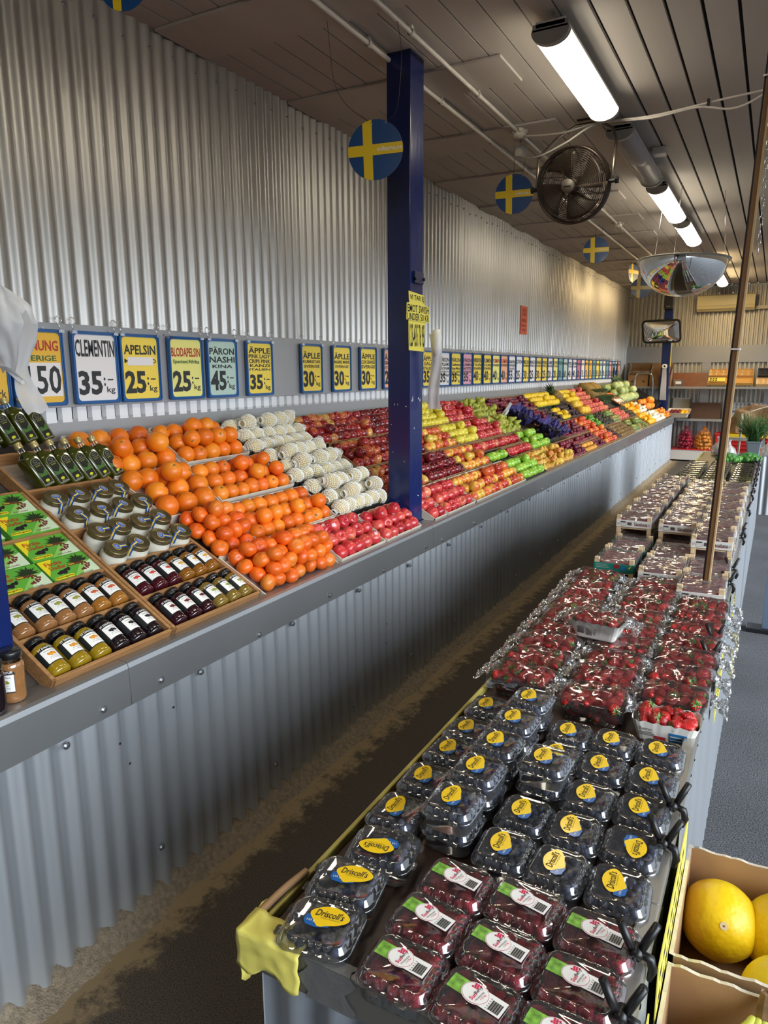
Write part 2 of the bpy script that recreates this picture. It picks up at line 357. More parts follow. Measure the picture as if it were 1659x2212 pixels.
# pillars
def pillar(name, x0, y0, x1, y1, label, chips=()):
    b = MB(); b.box(x0, y0, 0, x1, y1, ZC, 0)
    for (f, a, z, s, t) in chips:
        pts = [(s*(1+.5*math.sin(k*2.3+a*90))*math.cos(k*PI/4), t*(1+.4*math.cos(k*1.7+z*50))*math.sin(k*PI/4)) for k in range(8)]
        b.poly(pts, .0008, 1, FACE_X(x1, y0+a, z) if f == 'x' else FACE_NY(x0+a, y0, z))
    o = b.build(name, [M_BLUE, M_CHIP], bevel=.004); struct(o, label); o['category'] = 'pillar'; return o
PX0, PX1, PY0, PY1 = -1.845, -1.71, 3.455, 3.61
pillar('pillar_1', PX0, PY0, PX1, PY1, 'blue painted square pillar standing up through the apples near the middle', [('x', .03, 1.56, .004, .012), ('x', .02, 1.55, .003, .006), ('x', .12, 1.55, .004, .008), ('x', .1, 1.56, .005, .005), ('x', .05, 1.40, .003, .006), ('n', .11, 1.52, .004, .003), ('n', .04, 1.53, .002, .006), ('n', .06, 1.53, .002, .004), ('x', .1, 1.02, .006, .004), ('n', .02, 1.42, .003, .002), ('n', .03, 1.27, .003, .002), ('n', .1, 1.22, .002, .004)])
pillar('pillar_2', -1.845, .95, -1.71, 1.095, 'blue painted pillar cut by the left edge beside the jam jars')
pillar('pillar_3', -1.90, 14.46, -1.75, 14.62, 'blue painted pillar far off beyond the end of the counter')
# ------------------------------------------------------------------ the fruit counter
fc = thing('fruit_counter', 'long sloping fruit counter with corrugated steel front along the left wall', 'counter', T(-1.63, 7, 0))
ci = T(1.63, -7, 0)
CY0, CY1 = -1.5, 14.4
b = MB(); corrugated(b, (-1.632, CY0), 1, (CY1-CY0)/.076, .076, .0105, -.01, .75, 'Y', seam=.99)
for i in range(30): screw(b, FACE_X(-1.6215, 1.155+i*.53, .70+.01*math.sin(i)), .0065)
for i in range(30): screw(b, FACE_X(-1.6215, .85+i*.61, .17+.02*math.sin(i*1.7)), .0065)
for y, z in ((1.33, .62), (1.36, .54), (3.0, .35), (3.01, .45), (5.2, .45), (1.55, .64)):
    b.prism(circ(.004, 8), 0, .0008, 2, FACE_X(-1.620, y, z))
b.build('front_panel', [M_STEELF, M_SCREW, M_DARKHOLE], fc, M=ci)
ys = [CY0, 1.365, 3.52, 5.75, 8.3, 10.8, CY1]
for a, c in zip(ys, ys[1:]):
    b = MB(); prof = [(-1.705, .862), (-1.703, .8685), (-1.615, .8685), (-1.603, .864), (-1.5985, .85), (-1.596, .735), (-1.602, .733), (-1.606, .84), (-1.62, .86), (-1.705, .860)]
    n = max(2, int((c-a)/.12)); rings = []
    for i in range(n+1):
        y = a+.001+(c-a-.002)*i/n; d = .004*NZ.noise(Vector((y*2.2, 1.5, 0)))
        rings.append([(x+(d if z < .75 else 0), y, z) for x, z in prof])
    b.loft(rings, 0, False, None, True, True)
    k = int((c-a)/.48)+1
    for i in range(k): screw(b, FACE_X(-1.5955, a+.12+(c-a-.22)*i/max(1, k-1), .758+.008*math.sin(i*3+a)), .0065)
    for i in range(4): b.prism(circ(.008, 10, 0, 0, .004), 0, .0006, 2, T(-1.69, a+.3+.37*i, .8687))
    b.build('lip_section', [M_LIP, M_SCREW, mat('rust_spot', srgb(112, 92, 78), .7)], fc, M=ci)
M_DECK = mat('deck_board', srgb(70, 62, 55), .8)
for a, c, v0 in ((CY0, .945, -.012), (.945, 1.10, .20), (1.10, 3.45, -.012), (3.45, 3.615, .20), (3.615, CY1, -.012)): b = MB(); b.box(0, v0, -.03, c-a, 1.085, -.004, 0, SM(a, 0)); b.build('deck_board', M_DECK, fc, M=ci)
b = MB(); b.prism([(-1.62, 0), (-1.62, .80), (-2.60, 1.39), (-2.60, 0)], 0, .03, 0, basis((0, CY1+.001, 0), (1, 0, 0), (0, 0, 1), (0, 1, 0)).inverted().inverted()); b.build('end_panel', M_SHEET, fc, M=ci)
# ------------------------------------------------------------------ things on the ceiling and the pillars
M_GREYP = mat('grey_plastic', srgb(176, 174, 168), .45)
def emis(name, col, k):
    m = bpy.data.materials.new(name); m.use_nodes = True; nt = m.node_tree; nt.nodes.clear()
    o = N(nt, 'ShaderNodeOutputMaterial'); e = N(nt, 'ShaderNodeEmission'); e.inputs[0].default_value = col; e.inputs[1].default_value = k; nt.links.new(e.outputs[0], o.inputs[0]); return m
M_LIT = emis('lit_diffuser', (1, .90, .72, 1), LAMP)
M_LITW = emis('lit_diffuser_warm', (1, .74, .38, 1), LAMP*3.0)
M_UNLIT = film_mat('unlit_diffuser', (.9, .88, .84, 1), .15, .15, .6, haze=.55)
M_CHROME = mat('chrome_wire', srgb(210, 210, 210), .2, 1)
def tube_lamp(y0, y1, x, label, lit):
    t = thing('fluorescent_lamp', label, 'ceiling lamp', T(x, (y0+y1)/2, ZC), 'fluorescent lamps along the ceiling')
    h = (y1-y0)/2; w = .085
    b = MB(); b.box(-w*.8, -h, -.075, w*.8, h, -.045, 0); b.box(-w*.96, -h, -.088, w*.96, h, -.072, 0); b.build('housing', M_WHITE, t, bevel=.004)
    b = MB(); rings = []
    for j in range(2):
        rings.append([(w*math.cos(a)*.98, (-h+.03) if j == 0 else h-.03, -.088-.05*math.sin(a)) for a in [PI*i/12 for i in range(13)]])
    b.loft(rings, 0, True, None, True, True, closed=False); b.build('diffuser', lit, t)
    for s in (-1, 1):
        b = MB(); pts = [(w*math.cos(PI*i/12), .088+.055*math.sin(PI*i/12)) for i in range(13)]+[(-w*.9, .055), (w*.9, .055)]
        b.prism([(p[0], p[1]) for p in pts], 0, .035, 0, basis((0, s*h, 0), (1, 0, 0), (0, 0, -1), (0, -s, 0))); b.build('end_cap', M_GREYP, t, bevel=.004)
        b = MB(); y = s*(h-.05); b.tube([(0, y, -.05), (0, y, -.03), (.012, y, -.022), (0, y, -.012), (0, y, .0)], .003, 6); b.build('hook', M_CHROME, t)
    if lit is M_UNLIT:
        b = MB()
        for s in (-.04, .04): b.tube([(s, -h+.06, -.105), (s, h-.06, -.105)], .013, 10)
        b.build('tube', M_WHITE, t)
    return t
tube_lamp(3.40, 4.56, -1.0, 'lit fluorescent lamp nearest the camera, above and before the black fan', M_LIT)
tube_lamp(4.93, 6.28, -.985, 'unlit fluorescent lamp with a clear cover right of the black fan', M_UNLIT)
tube_lamp(6.50, 7.90, -.98, 'lit fluorescent lamp directly beyond the unlit one', M_LIT)
tube_lamp(8.13, 9.42, -.965, 'short bright fluorescent lamp just above the dome mirror', M_LIT)
tube_lamp(11.0, 12.2, -.95, 'lit fluorescent lamp half hidden behind the dome mirror', M_LITW)
tube_lamp(12.7, 14.1, -.93, 'farthest lit fluorescent lamp, warm light by the back wall', M_LITW)
tube_lamp(1.2, 2.45, -1.02, 'fluorescent lamp over the jars just outside the picture', M_LIT)
tube_lamp(-.9, .35, -1.02, 'fluorescent lamp behind the camera', M_LIT)
# fan
n = Vector((-.07, -.97, -.23)).normalized(); fx = Vector((1, 0, 0)); fx = (fx-n*fx.dot(n)).normalized(); fy = n.cross(fx)
fo = Vector((-1.19, 4.66, 2.82)); t = thing('fan', 'black caged drum fan hanging from the ceiling on a bent bracket', 'fan', basis(fo, fx, fy, n))
M_FANM = mat('fan_bronze', srgb(62, 52, 44), .35, .6); M_FANB = mat('fan_blade', srgb(74, 64, 54), .4, .3)
RF = .215
def dome_z(r): return .075*(1-(r/RF)**2)
for nm, s in (('front_grille', 1), ('rear_grille', -1)):
    b = MB(); q = .045+.012*s
    for k in range(17):
        r = .05+(RF-.052)*k/16; z = s*(.035+dome_z(r))
        b.tube([(r*math.cos(2*PI*i/48), r*math.sin(2*PI*i/48), z) for i in range(49)], .0016, 5)
    for k in range(10):
        a = 2*PI*k/10; b.tube([((.045+(RF-.045)*i/6)*math.cos(a+.35*i/6), (.045+(RF-.045)*i/6)*math.sin(a+.35*i/6), s*(.033+dome_z(.045+(RF-.045)*i/6))) for i in range(7)], .0022, 5)
    b.build(nm, M_FANM, t)
b = MB()
for z in (-.036, .036): b.tube([(RF*math.cos(2*PI*i/48), RF*math.sin(2*PI*i/48), z) for i in range(49)], .007, 8)
b.lathe([(RF+.004, -.04), (RF+.004, .04), (RF-.002, .04), (RF-.002, -.04), (RF+.004, -.04)], 48); b.build('rim', M_FANM, t)
b = MB(); b.lathe([(0, .122), (.036, .119), (.041, .110), (.041, .09), (0, .09)], 24, 0); bdg = b.build('badge', mat('badge_grey', srgb(104, 98, 88), .5, .2), t)
b = MB(); b.box(-.022, -.003, .1222, .022, .003, .1228); b.build('badge_mark', M_BLACK, bdg)
b = MB(); b.lathe([(0, .06), (.04, .055), (.05, .03), (.05, -.09), (.03, -.1), (0, -.1)], 20); mot = b.build('motor', M_FANM, t)
for k in range(4):
    b = MB()
    def bl(u, v, k=k):
        r = .04+.15*v; a = k*PI/2+.15+(u-.5)*(.85+.35*v)+.3*v; return (r*math.cos(a), r*math.sin(a), .03-.055*(u-.5)*(1.1-.4*v))
    b.grid(bl, 8, 8); b.build('blade', M_FANB, mot, solid=.002)
b = MB(); W = t.matrix_world.inverted()
pl = [fo-fx*(RF+.02), fo-fx*(RF+.025)+Vector((0, .04, .2)), Vector((-1.42, 4.82, 3.09)), Vector((-1.36, 4.86, 3.16)), Vector((-1.25, 4.9, ZC-.03)), Vector((-1.1, 4.9, ZC-.03)), Vector((-1.01, 4.86, 3.17)), Vector((-.975, 4.8, 3.08)), fo+fx*(RF+.02)+Vector((0, .03, .15)), fo+fx*(RF+.02)]
b.tube([W @ p for p in pl], .011, 8); b.build('bracket', mat('bracket_steel', srgb(150, 140, 125), .3, .8), t)
for s in (-1, 1):
    b = MB(); b.prism(circ(.013, 8), 0, .04, 0, basis((s*(RF+.0), 0, 0), (0, 1, 0), (0, 0, 1), (s, 0, 0))); b.prism(circ(.022, 5), .04, .055, 0, basis((s*RF, 0, 0), (0, 1, 0), (0, 0, 1), (s, 0, 0))); b.build('knob', M_BLACK, t)
b = MB(); b.box(-.06, -.025, -.012, .06, .025, .0, 0, W @ T(-1.18, 4.9, ZC)); b.build('mounting_plate', M_FANM, t)
# flag discs
M_FBLUE = mat('flag_blue', srgb(22, 72, 132), .30, var=.05, vs=8, coat=.12); M_FYEL = mat('flag_yellow', srgb(240, 208, 40), .3, coat=.1)
M_WIRE = mat('thin_wire', srgb(70, 64, 58), .4, .6); M_FWHITE = mat('flag_lettering', srgb(240, 240, 235), .4)
def flag_disc(c, r, yaw, label, wires, roll=0):
    t = thing('flag_disc', label, 'hanging flag', T(*c) @ RZ(yaw) @ RX(PI/2) @ RZ(roll), 'round flag discs hanging from the ceiling')
    b = MB(); P = circ(1, 40); b.prism([(r*x, r*y) for x, y in P], -.002, .0, 0)
    def strip(x0, x1, vert, z, s=1):
        def e(q): return math.sqrt(max(0, r*r-q*q))
        k = 7; A = [x0+(x1-x0)*i/k for i in range(k+1)]
        pts = [(q, e(q)) for q in A]+[(q, -e(q)) for q in reversed(A)]
        if not vert: pts = [(y, x) for x, y in pts][::-1]
        b.add([(x, y, z) for x, y in pts], [tuple(range(len(pts)))], 1)
    strip(-.44*r, -.10*r, True, .0008); strip(-.17*r, .19*r, False, .0012); strip(-.44*r, -.10*r, True, -.0028); strip(-.17*r, .19*r, False, -.0032)
    b.text('odlarna.se', .52*r, .02*r, .92*r, .15*r, 2, None, .0022, .02)
    for x in (-.1, .42): b.prism(circ(.025*r, 8, x*r, .86*r), .0, .0016, 2)
    b.build('disc', [M_FBLUE, M_FYEL, M_FWHITE], t)
    W = t.matrix_world.inverted()
    for x, pts in zip((-.1, .42), wires):
        b = MB(); st = Vector((x*r, .86*r, .002)); pp = [st]+[W @ Vector(p) for p in pts]
        sm = []
        for i in range(len(pp)-1):
            for k in range(5):
                u = k/5; a0 = pp[max(i-1, 0)]; a1 = pp[i]; a2 = pp[i+1]; a3 = pp[min(i+2, len(pp)-1)]
                sm.append(.5*((2*a1)+(-a0+a2)*u+(2*a0-5*a1+4*a2-a3)*u*u+(-a0+3*a1-3*a2+a3)*u**3))
        sm.append(pp[-1]); b.tube(sm, .0013, 5); b.build('wire', M_WIRE, t)
flag_disc((-1.743, 3.15, 2.726), .133, .25, 'round blue and yellow flag disc hanging in front of the near blue pillar', [[(-1.89, 3.14, 2.94), (-1.93, 3.10, 3.03), (-1.90, 3.02, 3.12), (-1.87, 2.95, ZC-.04)], [(-1.625, 3.14, 2.88), (-1.60, 3.13, 3.0), (-1.59, 3.12, 3.12), (-1.60, 3.1, ZC-.04)]], .03)
flag_disc((-1.722, 5.12, 2.924), .132, .20, 'round flag disc with glossy sheen hanging left of the black fan', [[(-1.73, 5.13, 3.1), (-1.74, 5.14, ZC)], [(-1.66, 5.13, 3.1), (-1.65, 5.14, ZC)]], .02)
flag_disc((-1.84, 8.3, 3.0), .136, .30, 'round flag disc in shade midway between the fan and the dome mirror', [[(-1.85, 8.3, ZC)], [(-1.78, 8.3, ZC)]], .03)
flag_disc((-1.95, 11.3, 3.12), .150, 1.25, 'round flag disc turned almost edge-on left of the dome mirror', [[(-1.95, 11.3, ZC)], [(-1.93, 11.35, ZC)]])
flag_disc((-1.78, 11.0, 2.86), .140, .20, 'round flag disc hanging lowest, just below left of the dome mirror', [[(-1.79, 11, ZC)], [(-1.72, 11, ZC)]])
flag_disc((-2.108, 2.008, 3.035), .092, .35, 'round flag disc cut off by the top edge above the corrugated wall', [[(-2.11, 2.0, ZC)], [(-2.06, 2.0, ZC)]])
# conduits, boxes, cables
M_PIPE = mat('painted_pipe', srgb(214, 208, 198), .45)
for x, y0, y1, lab in ((-1.83, Y0, 12.5, 'white conduit pipe under the ceiling, the one nearer the corrugated wall'), (-1.605, Y0, 11.5, 'white conduit pipe running to the junction boxes beside the fan')):
    t = thing('conduit_pipe', lab, 'pipe', T(x, 5, ZC-.03))
    b = MB(); b.tube([(0, y0-5, 0), (0, y1-5, 0)], .0115, 10); b.build('pipe', M_PIPE, t)
    for i in range(14):
        b = MB(); y = y0+4.9+i*.85-5; b.lathe([(.0165, -.012), (.0165, .012)], 10, 0, T(0, y, 0) @ RX(PI/2)); b.box(-.008, y-.012, .008, .008, y+.012, .0295); b.build('clip', M_PIPE, t)
for y, lab in ((4.83, 'round white junction box on the pipe left of the fan bracket'), (8.2, 'round white junction box on the pipe beyond the fan')):
    t = thing('junction_box', lab, 'junction box', T(-1.605, y, ZC-.03))
    b = MB(); b.lathe([(0, -.035), (.036, -.032), (.042, -.02), (.042, .028), (0, .028)], 16); b.build('body', M_PIPE, t)
    b = MB()
    for k in range(6): a = k*PI/3; b.prism(circ(.011, 8), .035, .058, 0, RZ(a) @ RY(PI/2))
    b.build('glands', M_PIPE, t)
t = thing('wall_socket', 'white socket box hanging under the pipe by the fan', 'socket', T(-1.66, 5.05, 3.16)); b = MB(); b.box(-.035, -.035, -.03, .035, .035, .045); b.build('body', M_GREYP, t, bevel=.005); b = MB(); b.prism(circ(.026, 12), 0, .006, 0, T(0, -.035, 0) @ RX(PI/2)); b.build('socket_face', M_PIPE, t)
b = MB(); b.tube([(0, 0, .03), (0, 0, .11)], .008, 6); b.build('stem', M_PIPE, t)
t = thing('sensor_box', 'small white box on the ceiling right of the unlit lamp', 'sensor', T(-.86, 5.75, ZC)); b = MB(); b.box(-.045, -.05, -.05, .045, .05, 0); b.build('body', M_WHITE, t, bevel=.006); b = MB(); b.box(-.046, -.03, -.03, .046, .03, -.026); b.build('seam', M_GREYP, t)
def cat_curve(pp, k=6):
    pp = [Vector(p) for p in pp]; sm = []
    for i in range(len(pp)-1):
        for j in range(k):
            u = j/k; a0 = pp[max(i-1, 0)]; a1 = pp[i]; a2 = pp[i+1]; a3 = pp[min(i+2, len(pp)-1)]
            sm.append(.5*((2*a1)+(-a0+a2)*u+(2*a0-5*a1+4*a2-a3)*u*u+(-a0+3*a1-3*a2+a3)*u**3))
    return sm+[pp[-1]]
t = thing('cable', 'white cables strung across under the ceiling past the fan bracket', 'cable', T(-.8, 4.7, 3.15)); ci2 = T(.8, -4.7, -3.15)
for pts in ([(-1.57, 4.83, 3.20), (-1.3, 4.74, 3.155), (-1.06, 4.68, 3.16), (-.75, 4.62, 3.12), (-.5, 4.6, 3.13), (-.3, 4.58, 3.09), (-.05, 4.52, 3.16), (.4, 4.5, 3.22)], [(-1.66, 5.0, 3.13), (-1.45, 4.72, 3.03), (-1.25, 4.66, 3.07), (-1.06, 4.66, 3.15), (-.75, 4.62, 3.13), (-.4, 4.59, 3.145), (0, 4.52, 3.15), (.4, 4.5, 3.21)]):
    b = MB(); b.tube(cat_curve(pts), .006, 7); b.build('wire', M_PIPE, t, M=ci2)
for x, y, z in ((-1.06, 4.67, 3.155), (-.45, 4.6, 3.14)):
    b = MB(); b.box(x-.006, y-.02, z-.015, x+.006, y+.02, z+.02); b.build('strap', M_GREYP if x < -1 else M_BLACK, t, M=ci2)
# dome mirror and the flat convex mirror
M_MIRR = mat('mirror', (.86, .87, .88, 1), .015, 1)
t = thing('dome_mirror', 'large half dome security mirror hanging below the ceiling lamps', 'mirror', T(-.815, 7.2, 2.675) @ RX(-.02) @ RY(.03))
b = MB(); b.lathe([(.375*math.cos(a), -.315*math.sin(a)) for a in [PI/2*i/16*.985 for i in range(17)]], 48); b.build('dome', M_MIRR, t)
b = MB(); b.lathe([(.372, -.006), (.395, -.004), (.397, .006), (.372, .008)], 48); b.build('rim', mat('clear_rim', srgb(206, 206, 200), .2), t)
b = MB(); b.poly(circ(.37, 48), .004); b.build('back_plate', M_GREYP, t)
for a in (.4, 2.5, 4.6):
    b = MB(); p = Vector((.36*math.cos(a), .36*math.sin(a), .005)); q = t.matrix_world.inverted() @ Vector((-.8+.3*math.cos(a), 7.2+.3*math.sin(a), ZC)); b.tube([p, q], .0025, 5); b.build('chain', M_CHROME, t)
t = thing('convex_mirror', 'rectangular convex mirror with rounded corners on the far blue pillar', 'mirror', T(-1.90, 14.22, 2.41) @ RZ(-.12) @ RX(.42))
b = MB(); R0 = rrect(.66, .41, .07, 6); rings = []
for k in range(9):
    f = 1-k/8*.999; rings.append([(x*f*.97, -.085*(1-f*f)-.012, y*f*.97) for x, y in R0])
b.loft(rings, 0, True, None, False, True); b.build('glass', M_MIRR, t)
b = MB(); R1 = rrect(.69, .44, .08, 6); R2 = rrect(.63, .38, .06, 6); n0 = len(R1)
b.loft([[(x, .012, y) for x, y in R1], [(x, -.022, y) for x, y in R1], [(x, -.022, y) for x, y in R2], [(x, -.005, y) for x, y in R2]], 0, False); b.poly([(x, y) for x, y in R1], -.012, 0, RX(PI/2)); b.build('frame', M_BLACK, t, bevel=.003)
b = MB(); b.tube([(-.05, 0, .2), (.0, .02, .30), (.06, 0, .2)], .004, 6); b.build('hanger', M_CHROME, t)
# wooden post on the berry table
t = thing('wooden_post', 'leaning wooden batten post rising from the strawberry end of the berry table', 'post', T(-.172, 3.02, .80))
ax = (Vector((-.085, 3.02, ZC))-Vector((-.172, 3.02, .80))); L0 = ax.length; az = ax.normalized(); axx = Vector((1, 0, 0)); axx = (axx-az*axx.dot(az)).normalized(); PM = basis((0, 0, 0), axx, az.cross(axx), az)
b = MB(); b.box(-.010, -.008, 0, .006, .010, L0, 0, PM); b.build('brown_batten', mat('dark_batten', srgb(120, 84, 52), .5, var=.15, vs=6, stretch=(12, 12, 1)), t, bevel=.002)
b = MB(); b.box(-.016, -.006, 0, -.009, .008, L0, 0, PM); b.build('black_strip', M_BLACK, t)
b = MB(); b.box(.005, -.010, 0, .014, .008, L0, 0, PM); b.build('pale_batten', mat('pale_batten', srgb(200, 170, 124), .5, var=.12, vs=6, stretch=(12, 12, 1)), t, bevel=.002)
for z in (.07, .975, 1.9):
    b = MB(); rr = rrect(.036, .026, .005); b.loft([[(x-.001, y, z0) for x, y in rr] for z0 in (z, z+.006)], 0, False, PM); b.build('zip_tie', M_WHITE, t, solid=.002)
t = thing('chain', 'thin wire chain dangling beside the wooden post', 'chain', T(-.085, 2.8, 2.1))
b = MB()
for k in range(40):
    z = k*.029; r = .009; b.tube([(r*.6*math.cos(a)*(k % 2), r*.6*math.cos(a)*(1-k % 2), z+.019*math.sin(a)) for a in [2*PI*i/8 for i in range(9)]], .0012, 4)
b.build('links', M_CHROME, t)
# near pillar: yellow sign, black box, bag roll
M_PAPERY = mat('yellow_paper', srgb(240, 226, 96), .6); M_INK = mat('black_ink', srgb(34, 34, 36), .7)
X1 = PX1+.004
t = thing('yellow_sign', 'torn yellow payment notice taped to the side of the near blue pillar', 'sign', T(X1, 3.53, 1.97)); S = lambda y, z: basis((.0, y, z), (0, 1, 0), (0, 0, 1), (1, 0, 0))
b = MB(); b.prism([(-.10, .10), (-.105, .145), (.085, .135), (.09, .085), (.15, .08), (.155, -.005), (-.13, .0), (-.125, .085), (-.095, .088)], 0, .002, 0, S(0, 0))
b.text('VI TAR EJ', -.005, .112, .17, .034, 1, S(0, 0), .003, .01); b.text('EMOT SWISH', .012, .060, .26, .038, 1, S(0, 0), .003, .01); b.text('UNDER 50 KR', .012, .018, .265, .036, 1, S(0, 0), .003, .01); b.build('upper_sheet', [M_PAPERY, M_INK], t)
b = MB(); b.prism([(-.10, 0), (-.095, -.155), (.09, -.16), (.10, 0)], -.003, -.001, 0, S(0, 0)); b.text('123-435 76 95', 0, -.077, .18, .12, 1, S(0, 0), .000, .01); b.build('lower_sheet', [M_PAPERY, M_INK], t)
t = thing('black_box', 'small dark plate box screwed high on the side of the near blue pillar', 'box', T(PX1, 3.535, 2.19)); b = MB(); b.box(0, -.05, -.03, .014, .055, .03); b.build('plate', mat('dark_blue_box', srgb(26, 32, 70), .4), t, bevel=.003)
b = MB(); b.box(0, -.05, -.018, .02, -.043, -.004); b.box(0, .05, -.012, .02, .06, .004); b.build('catch', M_BLACK, t)
M_BAG = film_mat('white_bag_film', (.95, .93, .88, 1), .3, .08, .3, bump=.5, bs=18, haze=.86)
t = thing('bag_roll', 'roll of thin white bags hanging down the near blue pillar', 'bag roll', T(-1.64, 3.58, 1.72))
b = MB(); b.lathe([(.0, .06), (.018, .07), (.027, .11), (.028, .17), (.020, .205), (.0, .212)], 16, 0, T(.005, .05, .0)); b.build('roll', M_WHITE, t)
b = MB(); b.grid(lambda u, v: (-.042+.078*u*(.75+.25*v)+.010*math.sin(v*6)+.012*v, .048+.012*math.sin(u*7+v*4)-.01*v, .185-.405*v), 6, 24); b.build('hanging_bag', M_BAG, t)
t = thing('plastic_bag', 'crumpled white plastic bag hanging on the pillar at the left edge', 'bag', T(-1.660, 1.135, 1.80))
b = MB(); BP = [(0, .004), (.10, .045), (.25, .070), (.45, .084), (.65, .072), (.85, .048), (1.01, .030)]
def crump(u, v):
    a = u*2*PI
    for (p, q), (p2, q2) in zip(BP, BP[1:]):
        if p <= v <= p2: r = q+(q2-q)*(v-p)/(p2-p); break
    k = 1+.10*math.sin(5*a+4*v)*v+.22*NZ.noise(Vector((math.cos(a)*2.2, math.sin(a)*2.2, v*2.2)))
    return (r*k*math.cos(a)-.01+.02*v, .62*r*k*math.sin(a), .108-.20*v+.014*NZ.noise(Vector((math.cos(a)*3, math.sin(a)*3, v*5))))
b.grid(crump, 60, 34); b.build('bag_bundle', M_BAG, t)
def ribbon(path, wd, nm, tw=.3):
    P = cat_curve(path, 6); n = len(P)-1; b = MB()
    b.grid(lambda u, v: tuple(P[round(v*n)]+Vector((math.cos(tw*v*3+.2)*(u-.5)*wd(v), math.sin(tw*v*3+.2)*(u-.5)*wd(v), .15*(u-.5)*wd(v)+.004*math.sin(u*9+v*12)))), 6, n); b.build(nm, M_BAG, t)
ribbon([(.078, -.01, .045), (.088, -.012, .0), (.072, -.012, -.05), (.058, -.012, -.09), (.066, -.012, -.135), (.105, -.012, -.19)], lambda v: .026+.016*v+.01*math.sin(v*9), 'tail')
ribbon([(-.09, -.02, -.02), (-.03, -.03, -.062), (.03, -.03, -.085), (.07, -.02, -.12)], lambda v: .055-.03*v, 'lower_fold', 1.3)
# orange notice on the corrugated wall
t = thing('wall_notice', 'faded orange paper notice on the corrugated wall above the far price signs', 'notice', WM(XW+.013, 8.35, 2.29))
b = MB(); b.box(-.125, -.16, 0, .125, .16, .002, 0); b.text('OSS', 0, .09, .17, .08, 1, None, .003, .02); b.text('HANDLA', 0, .0, .18, .04, 1, None, .003, .02); b.text('SJÄLVA', 0, -.06, .18, .04, 1, None, .003, .02); b.text('OSS', 0, -.11, .14, .03, 1, None, .003, .02)
b.build('sheet', [mat('orange_paper', srgb(206, 92, 66), .7), mat('dark_red_ink', srgb(110, 40, 34), .7)], t)
# ------------------------------------------------------------------ price signs on the grey strip
M_SFR = mat('sign_frame_blue', srgb(22, 86, 150), .28, coat=.2)
M_HOOK = film_mat('clear_hook', (.92, .92, .92, 1), .1, .25, .8)
PAPERS = {'y': mat('paper_yellow', srgb(250, 222, 92), .6), 'w': mat('paper_white', srgb(238, 236, 236), .6), 'm': mat('paper_mint', srgb(190, 216, 204), .6), 'p': mat('paper_pink', srgb(232, 170, 190), .6), 'o': mat('paper_peach', srgb(244, 180, 140), .6), 'k': mat('paper_gold', srgb(240, 190, 70), .6), 'l': mat('paper_lemon', srgb(240, 236, 140), .6), 't': mat('paper_teal', srgb(120, 170, 166), .6), 'v': mat('paper_rose', srgb(200, 120, 140), .6)}
M_TXT = mat('marker_ink', srgb(52, 56, 58), .7); M_TXTR = mat('red_marker', srgb(186, 62, 58), .7); M_TXTG = mat('green_marker', srgb(66, 110, 72), .7)
SX = -2.614
_fr = None; _hk = None
def sign(y, paper, lines, price, label, unit='kg', extra=None, dz=0):
    """lines: (text, y, w, h, colour index); price sits below"""
    global _fr, _hk
    t = thing('price_sign', label, 'price sign', WM(SX, y, 1.727+dz), 'price signs on the wall')
    if _fr is None:
        b = MB(); A = rrect(.240, .308, .012); B = rrect(.226, .294, .012); Cc = rrect(.212, .280, .018)
        b.loft([[(x, q, -.004) for x, q in A], [(x, q, .009) for x, q in A], [(x*.985, q*.985, .012) for x, q in A], [(x, q, .012) for x, q in B], [(x, q, .009) for x, q in B], [(x, q, .009) for x, q in Cc], [(x, q, .004) for x, q in Cc]], 0, False)
        b.poly(A, -.003, 0); _fr = b.build('frame', M_SFR, t)
        b = MB(); R = .015; b.tube([(R*math.cos(a), .035+R*math.sin(a), 0) for a in [-.9+i*5.2/12 for i in range(13)]]+[(0, .014, .002), (0, -.006, .008)], .0028, 6); b.box(-.012, -.016, .0, .012, -.004, .015, 0)
        _hk = b.build('hook', M_HOOK, t, M=T(-.108, .157, .006)); o = _hk.copy(); COL.objects.link(o); o.parent = t; o.matrix_local = T(.108, .157, .006)
    else:
        o = _fr.copy(); COL.objects.link(o); o.parent = t
        for s in (-1, 1): o = _hk.copy(); COL.objects.link(o); o.parent = t; o.matrix_local = T(s*.108, .157, .006)
    b = MB(); b.poly(rrect(.214, .282, .012), .005, 0)
    z = .0062
    for (s, ty, tw, th, c) in lines: b.text(s, 0, ty, tw, th, 1+c, None, z, .022)
    if price:
        pw, ph, py = .124, .104, -.064
        if lines and lines[-1][1] < -.005: pw, ph, py = .116, .086, -.076
        b.text(price, -.036, py, pw, ph, 1, None, z, .036)
        for q in ((.038, py+.016), (.038, py-.008)): b.poly(circ(.0048, 8, q[0], q[1], .007), z, 1)
        b.box(.055, py+.010, z, .085, py+.016, z+.0004, 1)
        if unit: b.text(unit, .070, py-.034, .045, .034, 1, None, z, .012)
    if extra: extra(b, z)
    b.build('sheet', [PAPERS[paper], M_TXT, M_TXTR, M_TXTG, PAPERS['w'], PAPERS['o']], t)
    return t
def hon(b, z):
    b.box(-.06, -.115, z-.001, .1, .02, z-.0006, 4); b.text('150', .02, -.048, .155, .115, 1, None, z, .02); b.text('00g', -.082, -.05, .034, .026, 1, None, z, .01)
sign(1.905, 'k', [('HONUNG', .088, .19, .042, 1), ('SVERIGE', .038, .165, .022, 2)], None, 'gold price sign reading 150 half hidden by the plastic bag', extra=hon)
def burk(b, z): b.text('/Burk', .055, -.098, .085, .03, 1, None, z, .01); b.box(.03, -.062, z, .06, -.056, z+.0004, 1); b.text('90', -.05, -.03, .1, .1, 1, None, z, .02)
